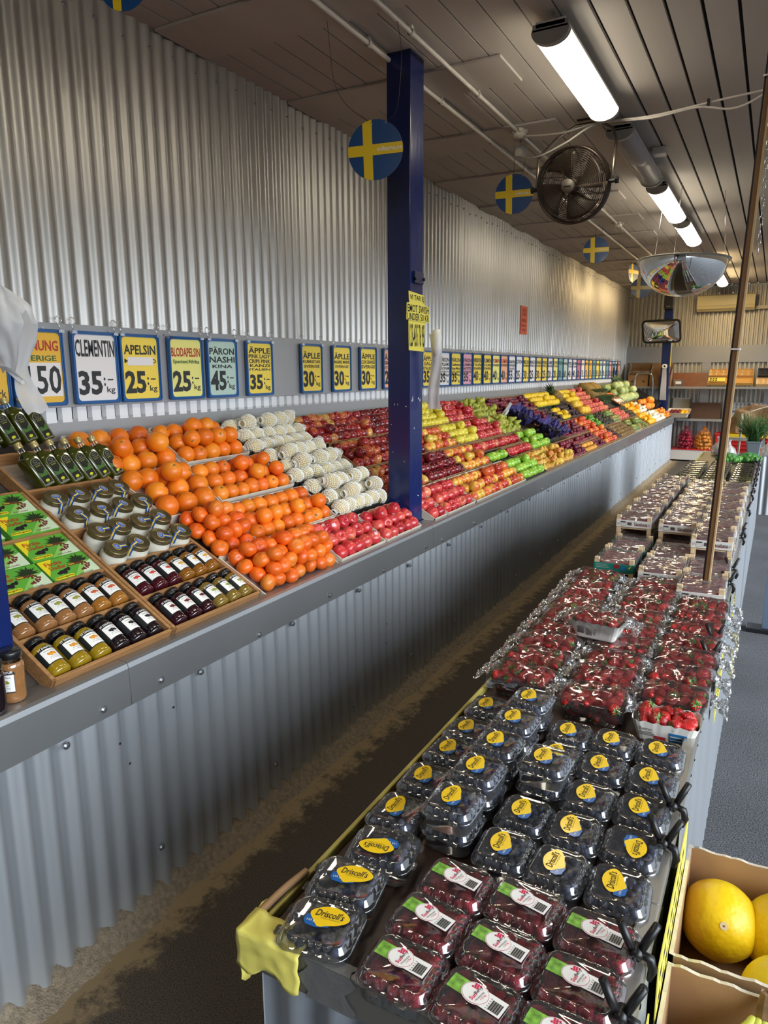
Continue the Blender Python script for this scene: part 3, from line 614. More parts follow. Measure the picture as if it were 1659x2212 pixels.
sign(1.655, 'k', [('OLIVOLJA', .09, .18, .04, 0)], None, 'gold price sign with Burk written on it at the left edge', extra=burk)
sign(2.185, 'w', [('CLEMENTIN', .083, .205, .072, 0)], '35', 'white CLEMENTIN price sign above the olive oil and oranges')
def tapep(b, z): b.box(-.078, .012, z+.0006, .075, .05, z+.0012, 4)
sign(2.437, 'y', [('APELSIN', .083, .19, .044, 0), ('MAROCCO', .032, .19, .02, 0)], '25', 'yellow APELSIN price sign with a blank strip pasted across it', extra=tapep)
sign(2.735, 'l', [('BLODAPELSIN', .078, .20, .044, 1), ('Spanien/Afrika', .03, .185, .024, 2)], '25', 'pale yellow BLODAPELSIN price sign with red lettering')
sign(3.005, 'm', [('PÄRON', .092, .195, .042, 0), ('NASHI', .045, .2, .032, 0), ('KINA', .010, .16, .018, 0)], '45', 'mint green PÄRON NASHI price sign above the foam-wrapped pears')
sign(3.325, 'y', [('ÄPPLE', .103, .195, .038, 0), ('PINK LADY', .068, .195, .022, 0), ('CRIPS PINK', .040, .195, .022, 0), ('KANZI', .016, .18, .016, 0), ('ITALIEN', -.006, .19, .012, 0)], '35', 'yellow ÄPPLE PINK LADY price sign with five lines of lettering')
sign(3.855, 'y', [('ÄPLLE', .085, .195, .045, 0), ('RUBINSTAR', .044, .195, .02, 0), ('SVERIGE', .014, .175, .018, 0)], '30', 'yellow ÄPLLE RUBINSTAR price sign')
sign(4.22, 'y', [('ÄPLLE', .085, .195, .045, 0), ('INGRID MARIE', .044, .195, .02, 0), ('SVERIGE', .014, .175, .018, 0)], '30', 'yellow ÄPLLE INGRID MARIE price sign')
sign(4.585, 'y', [('ÄPPLE', .090, .195, .045, 0), ('COX ORANGE', .048, .195, .026, 0), ('SVERIGE', .014, .2, .024, 0)], '30', 'yellow ÄPPLE COX ORANGE price sign left of the near blue pillar')
sign(4.935, 'o', [('ÄPPLE', .09, .2, .045, 0), ('GRANNY SMITH', .045, .2, .028, 0), ('ITALIEN', .008, .19, .022, 0)], '25', 'peach coloured price sign partly hidden behind the near blue pillar')
sign(5.62, 'y', [('ÄPPLE', .09, .2, .045, 0), ('GALA', .045, .18, .03, 0), ('ITALIEN', .006, .19, .025, 0)], '35', 'yellow price sign cut off by the right side of the near blue pillar')
far = [('w', ['PÄRON', 'WILLIAMS', 'PACKHAM', 'ANJOU', 'CONFERENCE'], '35', 'white PÄRON price sign, first full sign right of the near blue pillar'), ('y', ['PÄRON', 'Conference', 'Santa Maria', 'HOLLAND', 'ITALIEN'], '35', 'yellow PÄRON Conference price sign beside the white PÄRON sign'),
       ('p', ['PÄRON', 'CARMEN', 'ABATE FETEL', 'SVERIGE'], '35', 'pink PÄRON price sign among the yellow ones'), ('y', ['VINDRUVOR', 'ITALIEN', 'SPANIEN'], '40', 'yellow VINDRUVOR price sign just right of the pink one'), ('y', ['PLOMMON', 'ITALIEN', 'SPANIEN'], '40', 'yellow PLOMMON price sign, second right of the pink one'),
       ('l', ['PLOMMON', 'SPANIEN'], '40', 'pale lemon PLOMMON price sign'), ('o', ['PLOMMON', 'SPANIEN'], '40', 'peach coloured PLOMMON price sign'), ('w', ['GRANATÄPPLE', 'SPANIEN', 'ISRAEL'], '55', 'white GRANATÄPPLE price sign'), ('w', ['CITRON'], '25', 'white CITRON price sign'), ('y', ['MELON', 'SPANIEN'], '30', 'yellow MELON price sign'),
       ('w', ['MANGO', 'PERU'], '25', 'white MANGO price sign'), ('y', ['ANANAS', 'COSTA RICA'], '30', 'yellow ANANAS price sign'), ('y', ['AVOKADO', 'PERU'], '25', 'yellow AVOKADO price sign'), ('w', ['LIME', 'BRASILIEN'], '20', 'white LIME price sign'), ('l', ['KIWI', 'ITALIEN'], '20', 'pale lemon KIWI price sign'), ('t', ['FIKON'], '30', 'teal FIKON price sign'), ('m', ['INGEFÄRA'], '60', 'mint INGEFÄRA price sign'),
       ('w', ['PERSIKA', 'ITALIEN'], '40', 'white PERSIKA price sign'), ('w', ['NEKTARIN', 'ITALIEN'], '40', 'white NEKTARIN price sign'), ('v', ['RÖDLÖK'], '20', 'rose coloured RÖDLÖK price sign'), ('w', ['VITKÅL'], '15', 'white VITKÅL price sign'), ('k', ['MOROT'], '15', 'gold MOROT price sign'), ('k', ['KÅLROT'], '15', 'gold KÅLROT price sign'), ('t', ['GURKA'], '15', 'teal GURKA price sign'), ('y', ['PAPRIKA'], '35', 'yellow PAPRIKA price sign'), ('m', ['SALLAD'], '20', 'mint SALLAD price sign'),
       ('w', ['TOMAT'], '30', 'white TOMAT price sign'), ('t', ['BROCCOLI'], '25', 'teal BROCCOLI price sign'), ('p', ['RÄDISA'], '20', 'pink RÄDISA price sign'), ('m', ['PURJO'], '20', 'mint PURJO price sign'), ('w', ['SVAMP'], '50', 'white SVAMP price sign')]
y = 5.965
for i, (pc, ls, pr, lab) in enumerate(far):
    hh = [.045, .03, .028, .024, .02]; ln = []; q = .108
    for k, s in enumerate(ls): q -= hh[k]*.5; ln.append((s, q, .195, hh[k]*(.9 if k else 1), 1 if (k == 0 and s == 'PLOMMON' and pc in 'lo') else 0)); q -= hh[k]*.5+.006
    sign(y, pc, ln, pr, lab); y += .262 if i not in (1, 3) else .285
for k in range(3):
    s = sign(13.62+.27*k, 'k' if k < 2 else 'o', [(['LÖK', 'POTATIS', 'SELLERI'][k], .09, .19, .04, 0)], ['15', '10', '20'][k], ['gold LÖK price sign, first of the three past the end of the strip', 'gold POTATIS price sign, middle one of the three past the end of the strip', 'peach SELLERI price sign, last one by the back corner'][k])
# ------------------------------------------------------------------ wooden trays with jars, dates, oil
def wood_tray(label, u0, u1, ut0, ut1, v0, v1, divs, h=.05, th=.012, back=True):
    t = thing('wooden_tray', label, 'tray', SM((u0+u1)/2, v0), 'wooden display trays'); uc = (u0+u1)/2
    def U(v, s): f = (v-v0)/(v1-v0); return (u0+(ut0-u0)*f if s == 0 else u1+(ut1-u1)*f)-uc
    n = 0
    for s in (0, 1):
        b = MB(); e = th if s == 0 else -th
        a0, a1 = U(v0, s), U(v1, s); d = v1-v0
        vs = [(a0, 0, 0), (a0+e, 0, 0), (a1+e, d, 0), (a1, d, 0), (a0, 0, h), (a0+e, 0, h), (a1+e, d, h), (a1, d, h)]
        b.add(vs, [(0, 3, 2, 1), (4, 5, 6, 7), (0, 1, 5, 4), (1, 2, 6, 5), (2, 3, 7, 6), (3, 0, 4, 7)]); b.build('side_board', M_WOOD, t, bevel=.0015)
    for i, v in enumerate([v0]+divs+([v1] if back else [])):
        b = MB(); x0, x1 = U(v, 0)+th, U(v, 1)-th; b.box(x0 if i else x0-th, v-v0, 0, x1 if i else x1+th, v-v0+th*.9, h*(.96 if i else 1.0)); b.build('front_board' if i == 0 else 'divider', M_WOOD, t, bevel=.0015)
    b = MB(); b.add([(U(v0, 0)+th, .002, .0), (U(v0, 1)-th, .002, .0), (U(v1, 1)-th, v1-v0, .0), (U(v1, 0)+th, v1-v0, .0)], [(0, 1, 2, 3)]); b.build('bottom', M_WOODIN, t)
    return t
wood_tray('stained wooden tray of jars and date boxes beside the left edge pillar', 1.145, 1.590, 1.135, 1.572, -.045, .74, [.115, .283, .508])
wood_tray('stained wooden tray of jars and oil bottles next to the clementines', 1.593, 2.045, 1.576, 1.935, -.045, .96, [.115, .285, .49, .735])
M_LIDB = mat('black_lid', srgb(26, 26, 28), .3, coat=.3); M_LABW = mat('label_white', srgb(244, 242, 238), .45); M_LABK = mat('label_black', srgb(24, 30, 30), .4)
M_GLASST = film_mat('jar_glass', (.93, .96, .95, 1), .03, .07, .75)
def jam_mat(n, c): return mat(n, c, .12, var=.15, vs=40, coat=.9, spec=.6)
FLAV = {'pear': (jam_mat('pear_jam', srgb(150, 104, 62)), srgb(150, 150, 60), 'Williams Päron', 'amber pear'), 'fig': (jam_mat('fig_jam', srgb(158, 104, 40)), srgb(200, 84, 44), 'Fikon', 'golden brown'), 'mango': (jam_mat('mango_jam', srgb(150, 122, 22)), srgb(228, 150, 40), 'Mango Passion', 'golden mango'),
        'black': (jam_mat('blackcurrant_jam', srgb(26, 16, 22)), srgb(28, 24, 40), 'Svarta Körsbär', 'black cherry'), 'red': (jam_mat('redberry_jam', srgb(66, 16, 26)), srgb(206, 52, 52), 'Röda Vinbär', 'dark red currant'), 'apri': (jam_mat('apricot_jam', srgb(140, 88, 26)), srgb(224, 164, 50), 'Aprikos', 'amber apricot'),
        'four': (jam_mat('four_fruit_jam', srgb(44, 12, 22)), srgb(110, 24, 36), 'Fyra Frukt', 'dark purple berry'), 'green': (jam_mat('greengage_jam', srgb(128, 104, 40)), srgb(150, 160, 60), 'Äpple Päron', 'olive gold')}
_jar = {}
def jam_jar(fl, M, label, group):
    if fl in _jar: return dup(_jar[fl], M, label, group)
    jm, fc_, nm, _ = FLAV[fl]; r = .031
    t = thing('jam_jar', label, 'jam jar', M, group); _jar[fl] = t
    b = MB(); b.lathe([(0, 0), (r*.82, .0), (r*.96, .004), (r, .012), (r, .024), (r*.985, .03), (r*.985, .088), (r, .094), (r*.95, .102), (r*.84, .108)], 24, 0, None, True); jf = b.build('jam_body', jm, t)
    b = MB(); b.lathe([(r*.84, .106), (r*.87, .110), (r*.82, .113), (r*.87, .116), (r*.84, .120)], 24); b.build('glass_neck', M_GLASST, t)
    b = MB(); b.lathe([(r*.90, .118), (r*.93, .119), (r*.93, .134), (r*.9, .136), (0, .136)], 24, 0); b.build('lid', M_LIDB, t, bevel=0)
    b = MB(); f = MB()
    ang = 1.05; w = r*ang*2
    def G(x0, y0, x1, y1, m, z): f.grid(lambda u, v: (x0+(x1-x0)*u, y0+(y1-y0)*v, z), 14, 1, m, False)
    G(-w*.62, .031, w*.42, .087, 1, .0003); G(-w*.36, .034, w*.40, .083, 0, .0006)
    top = [(-.6+1.2*i/10, 0) for i in range(11)]
    f.add([(w*.46*(2*i/12-1), .083+.010*math.cos(PI*(i/12-.5)), .0008) for i in range(13)]+[(w*.46*(1-2*i/12), .080, .0008) for i in range(13)], [(i, i+1, 24-i, 25-i) for i in range(12)], 1)
    f.text('ST DALFOUR', 0, .0868, w*.74, .0065, 0, None, .0012, .02)
    f.text(nm, .002, .073, w*.5, .005, 1, None, .001); f.text('100% FRUKT', .002, .050, w*.36, .0025, 1, None, .001); f.text('fruktpålägg', .002, .044, w*.42, .0024, 1, None, .001)
    for (x, y, q) in ((-.006, .061, .0048), (.001, .062, .0055), (.008, .060, .005), (-.001, .057, .004), (.012, .059, .003)): f.prism(circ(q, 8, x, y), .0010, .0012, 2)
    for (x, y, q) in ((.004, .065, .003), (-.009, .064, .0028)): f.prism(circ(q, 6, x, y, q*.5), .0010, .00125, 3)
    fm = mat('label_fruit_'+fl, fc_, .5)
    b.merge(f, lambda p: ((r*.988+p[2])*math.sin(p[0]/r), -(r*.988+p[2])*math.cos(p[0]/r), p[1])); b.build('label', [M_LABW, M_LABK, fm, mat('label_leaf', srgb(90, 120, 60), .5)], jf)
    return t
def jar_lying(u, v, roll): # neck up the slope, label up
    return SM(u, v, .033) @ basis((0, 0, 0), (1, 0, 0), (0, 0, -1), (0, 1, 0)) @ RZ(roll)
rows = [('front row of the left tray', [1.192, 1.262, 1.333, 1.403, 1.470, 1.538], -.026, ['mango', 'mango', 'mango', 'black', 'black', 'black']),
        ('second row of the left tray', [1.192, 1.265, 1.330, 1.395, 1.462, 1.530], .136, ['pear', 'pear', 'pear', 'pear', 'fig', 'fig']),
        ('front row of the right tray', [1.648, 1.720, 1.788, 1.855, 1.924, 1.990], -.026, ['four', 'four', 'four', 'green', 'green', 'green']),
        ('second row of the right tray', [1.640, 1.708, 1.775, 1.842, 1.908, 1.970], .138, ['red', 'red', 'red', 'apri', 'apri', 'apri'])]
for place, us, v, fl in rows:
    for i, (u, f_) in enumerate(zip(us, fl)):
        jam_jar(f_, jar_lying(u, v, RND.uniform(-.22, .12)), '%s jam jar, %s from left in the %s' % (FLAV[f_][3], ordinal(i), place), 'jam jars in the '+place)
for i, (x, y, f_, a) in enumerate(((-1.672, 1.055, 'pear', .3), (-1.648, .985, 'black', .5), (-1.655, .905, 'black', .8))):
    jam_jar(f_, T(x, y, .8688) @ RZ(a), ['upright pear jam jar standing on the metal lip by the pillar', 'upright black cherry jam jar on the metal lip in the lower left', 'upright black cherry jam jar cut by the left edge'][i], 'jam jars standing on the lip')
# boxes of dates
M_DG = mat('date_green', srgb(96, 170, 60), .35); M_DL = mat('date_light', srgb(206, 226, 190), .35); M_DY = mat('date_yellow', srgb(236, 216, 40), .35); M_DR = mat('date_red', srgb(176, 52, 34), .4); M_DK = mat('date_dark', srgb(36, 30, 34), .4); M_DP = mat('palm_dark', srgb(34, 52, 28), .4); M_DB = mat('date_bunch', srgb(110, 50, 36), .4); M_DM = mat('date_mid', srgb(140, 196, 96), .35)
_db = None
def date_box(M, label):
    global _db
    if _db: return dup(_db, M, label)
    t = thing('date_box', label, 'carton', M, 'boxes of dates in the wooden tray'); _db = t
    w, h, z = .176, .104, .036
    b = MB(); b.box(-w/2, -h/2, 0, w/2, h/2, z, 0); b.build('carton', [M_DG], t, bevel=.001)
    b = MB(); z += .0006
    b.add([(-w/2, -h/2, z), (w/2, -h/2, z), (w/2, h/2, z), (-w/2, h/2, z)], [(0, 1, 2, 3)], 0)
    b.add([(w*.08, -h/2, z+.0003), (w/2, -h/2, z+.0003), (w/2, h*.1, z+.0003), (w*.3, -h*.05, z+.0003)], [(0, 1, 2, 3)], 1); b.add([(-w*.1, -h/2, z+.0002), (w*.12, -h/2, z+.0002), (w*.5, h*.25, z+.0002), (w*.25, h*.05, z+.0002)], [(0, 1, 2, 3)], 7)
    b.add([(-w/2, h/2, z+.0003), (-w/2, h*.05, z+.0003), (-w*.30, h/2, z+.0003)], [(0, 1, 2)], 2); b.add([(-w/2, -h*.2, z+.0002), (-w*.2, h/2, z+.0002), (-w/2, h/2, z+.0002)], [(0, 1, 2)], 2)
    b.text('Färska', -w*.24, h*.30, w*.34, .018, 3, None, z+.0008, .02); b.text('Dadlar', -w*.22, h*.10, w*.34, .017, 3, None, z+.0008, .02)
    for x, y, a in ((-.04, -.012, .1), (-.025, -.010, .5), (-.012, -.008, .9), (-.05, -.018, -.2), (-.032, -.020, .2)): b.prism([(x+.010*math.cos(k*PI/4)*math.cos(a)-.006*math.sin(k*PI/4)*math.sin(a), y+.010*math.cos(k*PI/4)*math.sin(a)+.006*math.sin(k*PI/4)*math.cos(a)) for k in range(8)], z+.0006, z+.0009, 4)
    b.prism(rrect(w*.40, .013, .006), z+.0005, z+.0008, 2, T(-w*.26, -h*.36, 0)); b.text('Ekologiska', -w*.26, -h*.36, w*.36, .009, 4, None, z+.0012, .02)
    for k in range(16):
        a = PI*(.02+.97*k/15); x, y = w*.24, h*.10; q = .040+.008*math.sin(k*2.4); b.add([(x, y, z+.0007), (x+q*.6*math.cos(a)-.003*math.sin(a), y+q*.6*math.sin(a)+.003*math.cos(a), z+.0008), (x+q*math.cos(a), y+q*.9*math.sin(a), z+.0009), (x+q*.6*math.cos(a)+.003*math.sin(a), y+q*.6*math.sin(a)-.003*math.cos(a), z+.001)], [(0, 3, 2, 1)], 5)
    for k in range(26): b.prism(circ(.0042, 6, w*.26+.026*math.sin(k*2.4)*(.3+k/40), -h*.1+.018*math.cos(k*1.9)), z+.0008, z+.0011+.00003*k, 6)
    b.prism(rrect(.034, .011, .005), z+.0009, z+.0012, 6, T(w*.07, h*.06, 0)); b.text('FRESH', w*.07, h*.06, .026, .006, 2, None, z+.0016, .02); b.text('Friska Dadlar', w*.18, -h*.42, w*.3, .007, 6, None, z+.0012)
    b.build('printed_front', [M_DG, M_DL, M_DY, M_DR, M_DK, M_DP, M_DB, M_DM], t); return t
for i, (u, v, wv, lab) in enumerate(((1.480, .455, 0, 'green date carton, right one at the upper edge of the lower compartment'), (1.484, .346, .002, 'green date carton lying lowest right, directly above the amber jam jars'), (1.292, .455, 0, 'green date carton upper left in the lower compartment, behind the pillar edge'), (1.300, .346, .002, 'green date carton lowest left, half behind the pillar edge'),
        (1.475, .570, .016, 'green date carton at the front of the upper compartment, nearest the honey jars'), (1.462, .675, .018, 'green date carton uppermost against the oil bottles'), (1.28, .575, .016, 'green date carton in the upper compartment at the left edge'), (1.27, .68, .018, 'green date carton behind the others at the left edge'))):
    date_box(SM(u, v, .003+wv) @ RZ(.02*math.sin(i*2)), lab)
# squat honey jars with ribbon labels
M_HON = mat('cream_honey', srgb(222, 218, 200), .12, var=.06, vs=20, coat=.9); M_HLID = mat('bronze_lid', srgb(128, 116, 82), .3, .8, coat=.2); M_RB = mat('ribbon_blue', srgb(26, 84, 168), .4); M_RY = mat('ribbon_yellow', srgb(240, 208, 80), .4)
_hj = None
def honey_jar(M, label):
    global _hj
    if _hj: return dup(_hj, M, label)
    t = thing('honey_jar', label, 'honey jar', M, 'honey jars with ribbon labels'); _hj = t; r = .046
    b = MB(); b.lathe([(0, 0), (r*.8, 0), (r*.95, .005), (r, .016), (r, .042), (r*.96, .052), (r*.84, .061), (r*.82, .066)], 28, 0, None); b.build('filled_glass', M_HON, t)
    b = MB(); b.lathe([(r*.84, .062), (r*.90, .064), (r*.91, .068), (r*.89, .0695), (r*.90, .078), (r*.89, .081), (r*.84, .0825), (r*.80, .0815), (0, .0815)], 32, 0); hl = b.build('lid', M_HLID, t)
    b = MB(); z = .0822; b.prism(rrect(.034, .024, .011), z, z+.0004, 1); b.prism(rrect(.030, .020, .009), z+.0004, z+.0007, 0)
    for k, y in enumerate((.005, .001, -.003)): b.text(['SVENSK', 'HONUNG', 'FRÅN SVERIGE'][k], 0, y, .02, .003, 2, None, z+.0011)
    path = [(0, -.010, z+.0001), (0, -.036, z+.0001), (0, -r*.905, .0795), (0, -r*.915, .066), (0, -r*.99, .055), (0, -r*1.012, .04)]
    for x0, x1, m, d in ((-.0085, .0085, 0, 0), (-.0030, .0030, 1, .0004)):
        b.add([(x, p[1]-d, p[2]+d) for p in path for x in (x0, x1)], [(2*i, 2*i+1, 2*i+3, 2*i+2) for i in range(len(path)-1)], m)
    b.build('ribbon_label', [M_RB, M_RY, M_LABW], hl); return t
hv = [(.645, [1.625, 1.725, 1.83, 1.905], ['upper compartment', 'back row']), (.545, [1.645, 1.745, 1.845, 1.94], ['upper compartment', 'front row']), (.437, [1.655, 1.745, 1.842, 1.94], ['lower compartment', 'back row']), (.338, [1.648, 1.745, 1.85, 1.955], ['lower compartment', 'front row'])]
for k, (v, us, pl) in enumerate(hv):
    for i, u in enumerate(us):
        rz = [[-.1, -1.2, -1.3, -.1], [.2, -.05, -1.2, -.1], [1.5, -1.2, 1.4, -1.3], [1.45, -1.25, 1.0, -1.2]][k][i]
        honey_jar(SM(u+.004, v-.002, .004) @ RZ(rz), 'ribboned honey jar, %s from left in the %s of the %s' % (ordinal(i), pl[1], pl[0]))
# bottles of olive oil
M_OIL = mat('olive_oil', srgb(58, 62, 14), .08, var=.25, vs=60, coat=1.0, spec=.6); M_CAP = mat('gold_cap', srgb(190, 172, 120), .3, .6); M_OL = mat('oil_label', srgb(16, 20, 14), .35); M_OG = mat('oil_label_green', srgb(62, 104, 40), .4); M_OY = mat('oil_label_lime', srgb(196, 200, 40), .4); M_OW = mat('oil_label_line', srgb(170, 170, 140), .4)
_ob = None
def oil_bottle(M, label):
    global _ob
    if _ob: return dup(_ob, M, label)
    t = thing('oil_bottle', label, 'oil bottle', M, 'olive oil bottles'); _ob = t; w = .058
    b = MB(); rings = []
    for s, z in ((.9, 0), (1, .004), (1, .118), (.97, .124), (.80, .132), (.5, .142), (.42, .148)): rings.append([(x*s, y*s, z) for x, y in rrect(w, w, .008 if s > .6 else .008, 3)])
    b.loft(rings, 0, True, None, True); obd = b.build('oil_body', M_OIL, t)
    b = MB(); b.lathe([(.0128, .144), (.0122, .150), (.0122, .172)], 14); b.build('glass_neck', M_GLASST, t)
    b = MB()
    b.lathe([(.0135, .166), (.015, .167), (.0148, .171), (.015, .174), (.0148, .178), (.015, .188), (.0138, .190), (0, .190)], 16); b.build('cap', M_CAP, t)
    b = MB(); y = -w/2-.0006; P = lambda pts, d, m: b.add([(x, y-d, z) for x, z in pts], [tuple(range(len(pts)))], m)
    arch = [(.019*math.cos(PI*i/10), .098+.016*math.sin(PI*i/10)) for i in range(11)]
    P([(-.021, .008), (.021, .008), (.021, .098)]+[(x*1.1, z) for x, z in arch[1:-1]]+[(-.021, .098)], 0, 4); P([(-.0195, .0095), (.0195, .0095), (.0195, .097)]+[(x*1.02, z-.0012) for x, z in arch[1:-1]]+[(-.0195, .097)], .0003, 0)
    P([(-.017, .040), (.017, .040), (.017, .078), (-.017, .078)], .0006, 2); P([(-.017, .060), (.0, .050), (.017, .066), (.017, .078), (-.017, .078)], .0008, 0)
    for x, z in ((-.004, .064), (.003, .060), (.007, .067), (-.001, .055)): P(circ(.0028, 6, x, z, .0038), .001, 0)
    P(circ(.009, 10, 0, .022, .0055), .0008, 3); P(circ(.009, 12, 0, .101, .006), .0008, 4); P(circ(.008, 12, 0, .101, .005), .001, 0)
    b.text('OLIVOLJA', 0, .089, .030, .005, 4, basis((0, y, 0), (1, 0, 0), (0, 0, 1), (0, -1, 0)), .001); b.text('EXTRA', 0, .082, .02, .004, 3, basis((0, y, 0), (1, 0, 0), (0, 0, 1), (0, -1, 0)), .001); b.text('500 ml', 0, .013, .02, .003, 4, basis((0, y, 0), (1, 0, 0), (0, 0, 1), (0, -1, 0)), .001)
    b.build('label', [M_OL, M_OL, M_OG, M_OY, M_OW], obd); return t
def oil_M(u, v, w, tilt):
    # standing on the tray, leaning back up the slope; label towards the aisle
    ax = (Vector((-CT, 0, ST))*math.cos(tilt)+Vector((ST, 0, CT))*math.sin(tilt)); ax = (ax+Vector((0, -.30, 0))).normalized()
    x = Vector((0, 1, 0)); x = (x-ax*x.dot(ax)).normalized(); return basis(SP(u, v, w), x, ax.cross(x), ax)
for i in range(6): oil_bottle(oil_M(1.690+.0645*i, .762, .03, .62), 'green olive oil bottle with black label, %s from the left in the front row' % ordinal(i))
for i in range(6): oil_bottle(oil_M(1.47+.072*i, .985, .075, .70), 'green olive oil bottle with black label, %s from the left in the back row' % ordinal(i))
# ------------------------------------------------------------------ fruit and vegetables on the slope
def s3(*c): return [(q, srgb(*k)) for q, k in c]
FM = {
 'orange': fruit_mat('orange_skin', s3((.3, (224, 104, 14)), (.6, (240, 132, 22)), (.8, (246, 156, 40))), 9, .36, .22, 330, coat=.15, vrand=.10),
 'blood': fruit_mat('blood_orange_skin', s3((.25, (216, 82, 28)), (.5, (240, 124, 26)), (.8, (248, 154, 40))), 8, .36, .2, 330, coat=.15),
 'clem': fruit_mat('clementine_skin', s3((.25, (222, 82, 16)), (.55, (236, 110, 22)), (.82, (226, 142, 52))), 9, .34, .22, 330, coat=.2),
 'red': fruit_mat('red_apple_skin', s3((.30, (104, 18, 26)), (.48, (156, 34, 38)), (.60, (196, 92, 56)), (.74, (220, 184, 92))), 16, .27, stretch=(1, 1, .45), coat=.3, spread=.16),
 'dark': fruit_mat('dark_apple_skin', s3((.3, (78, 10, 22)), (.55, (128, 20, 32)), (.8, (176, 58, 50))), 16, .25, stretch=(1, 1, .45), coat=.35),
 'pink': fruit_mat('pink_apple_skin', s3((.3, (172, 26, 42)), (.52, (206, 58, 60)), (.68, (226, 110, 88)), (.85, (232, 180, 120))), 15, .28, stretch=(1, 1, .45), coat=.3, spread=.10),
 'bicol': fruit_mat('bicoloured_apple_skin', s3((.32, (190, 50, 36)), (.5, (222, 110, 54)), (.62, (234, 176, 66)), (.8, (236, 206, 84))), 15, .28, stretch=(1, 1, .5), coat=.3, spread=.16),
 'yellow': fruit_mat('yellow_apple_skin', s3((.3, (226, 206, 50)), (.7, (240, 226, 92))), 14, .3, coat=.25, vrand=.06),
 'green': fruit_mat('green_apple_skin', s3((.3, (122, 180, 42)), (.7, (172, 212, 76))), 14, .27, coat=.3, vrand=.08),
 'gpear': fruit_mat('green_pear_skin', s3((.3, (150, 158, 50)), (.65, (190, 192, 74)), (.85, (204, 190, 90))), 14, .4, vrand=.1),
 'ypear': fruit_mat('yellow_pear_skin', s3((.3, (212, 120, 60)), (.5, (222, 176, 70)), (.75, (226, 204, 84))), 14, .36, vrand=.08),
 'plum': fruit_mat('plum_skin', s3((.3, (74, 18, 42)), (.55, (124, 30, 52)), (.8, (172, 66, 74))), 18, .36, spread=.2),
 'yplum': fruit_mat('yellow_plum_skin', s3((.3, (214, 130, 50)), (.7, (236, 186, 70))), 18, .36),
 'fig': fruit_mat('fig_skin', s3((.3, (44, 32, 40)), (.7, (84, 54, 60))), 20, .5),
 'lemon': fruit_mat('lemon_skin', s3((.3, (236, 190, 24)), (.7, (248, 216, 52))), 14, .36, .18, 300, vrand=.05),
 'pome': fruit_mat('pomegranate_skin', s3((.3, (186, 50, 56)), (.55, (222, 104, 84)), (.8, (234, 160, 110))), 12, .34, coat=.2),
 'pomelo': fruit_mat('honey_melon_skin', s3((.3, (232, 160, 40)), (.7, (244, 206, 70))), 8, .4, .2, 200),
 'mango': fruit_mat('mango_skin', s3((.3, (92, 124, 54)), (.55, (136, 146, 72)), (.75, (190, 90, 80))), 10, .34, coat=.2),
 'lime': fruit_mat('lime_skin', s3((.3, (76, 140, 40)), (.7, (116, 176, 60))), 18, .34, .15, 300),
 'avo': fruit_mat('avocado_skin', s3((.3, (40, 38, 30)), (.7, (76, 70, 52))), 20, .5, .4, 200),
 'nect': fruit_mat('nectarine_skin', s3((.28, (176, 36, 34)), (.5, (222, 84, 46)), (.7, (242, 160, 70))), 14, .32, coat=.2, spread=.1),
 'garlic': fruit_mat('white_bulb_skin', s3((.3, (226, 222, 204)), (.7, (246, 244, 234))), 20, .5, stretch=(3, 3, .5)),
 'pepper': fruit_mat('yellow_pepper_skin', s3((.3, (238, 160, 14)), (.7, (252, 200, 40))), 14, .2, coat=.5),
 'tomato': fruit_mat('mixed_tomato_skin', s3((.3, (222, 84, 44)), (.6, (240, 160, 50)), (.8, (214, 190, 70))), 12, .22, coat=.4, spread=.3),
 'kaki': fruit_mat('persimmon_skin', s3((.3, (240, 130, 30)), (.7, (250, 170, 60))), 10, .3, coat=.3),
 'kiwi': fruit_mat('kiwi_skin', s3((.3, (112, 86, 50)), (.7, (150, 120, 76))), 30, .8, .4, 300),
 'cabb': fruit_mat('cabbage_leaf', s3((.3, (136, 160, 96)), (.6, (190, 204, 140)), (.85, (222, 228, 184))), 14, .45, stretch=(1, 1, .4), detail=5),
 'green2': fruit_mat('bean_green', s3((.3, (70, 96, 44)), (.7, (130, 150, 80))), 20, .5),
}
M_STEM = mat('fruit_stem', srgb(92, 70, 40), .8); M_CALYX = mat('calyx_green', srgb(98, 104, 50), .7); M_STICK = mat('fruit_sticker', srgb(236, 196, 204), .4)
APPLE = [(0, .62), (.10, .66), (.26, .80), (.48, .88), (.74, .76), (.93, .45), (1, .08), (.96, -.32), (.82, -.66), (.60, -.86), (.36, -.90), (.14, -.80), (0, -.76)]
PEAR = [(0, 1.42), (.10, 1.44), (.24, 1.36), (.36, 1.12), (.44, .80), (.60, .44), (.84, .12), (.98, -.22), (.98, -.52), (.82, -.80), (.52, -.96), (.18, -.98), (0, -.94)]
def sph(n=10, zs=1, dim=.06):
    return [(math.sin(PI*i/n), zs*math.cos(PI*i/n)*(1-(dim if i in (0, n) else 0))) for i in range(n+1)]
LEMON = [(0, 1.32), (.12, 1.28), (.2, 1.16), (.5, .95), (.85, .5), (1, 0), (.85, -.5), (.5, -.95), (.2, -1.12), (.1, -1.2), (0, -1.2)]
def prof_mesh(nm, prof, r, m, n=18, lob=0, lamp=0, wob=.03):
    b = MB(); p2 = [(max(a, .004)*r, z*r) for a, z in prof]; sd = hash(nm) % 97
    def fn(p):
        a = math.atan2(p[1], p[0]); k = 1+wob*NZ.noise(Vector((p[0]/r*.8+5, p[1]/r*.8, p[2]/r*.8)))
        if lob: k *= 1+lamp*abs(math.cos(a*lob/2))-lamp*.5
        return (p[0]*k, p[1]*k, p[2]*(1+wob*.5*math.sin(a*2)))
    b.lathe(p2, n, 0, None, True, True, True, fn); return b.mesh(nm, m)
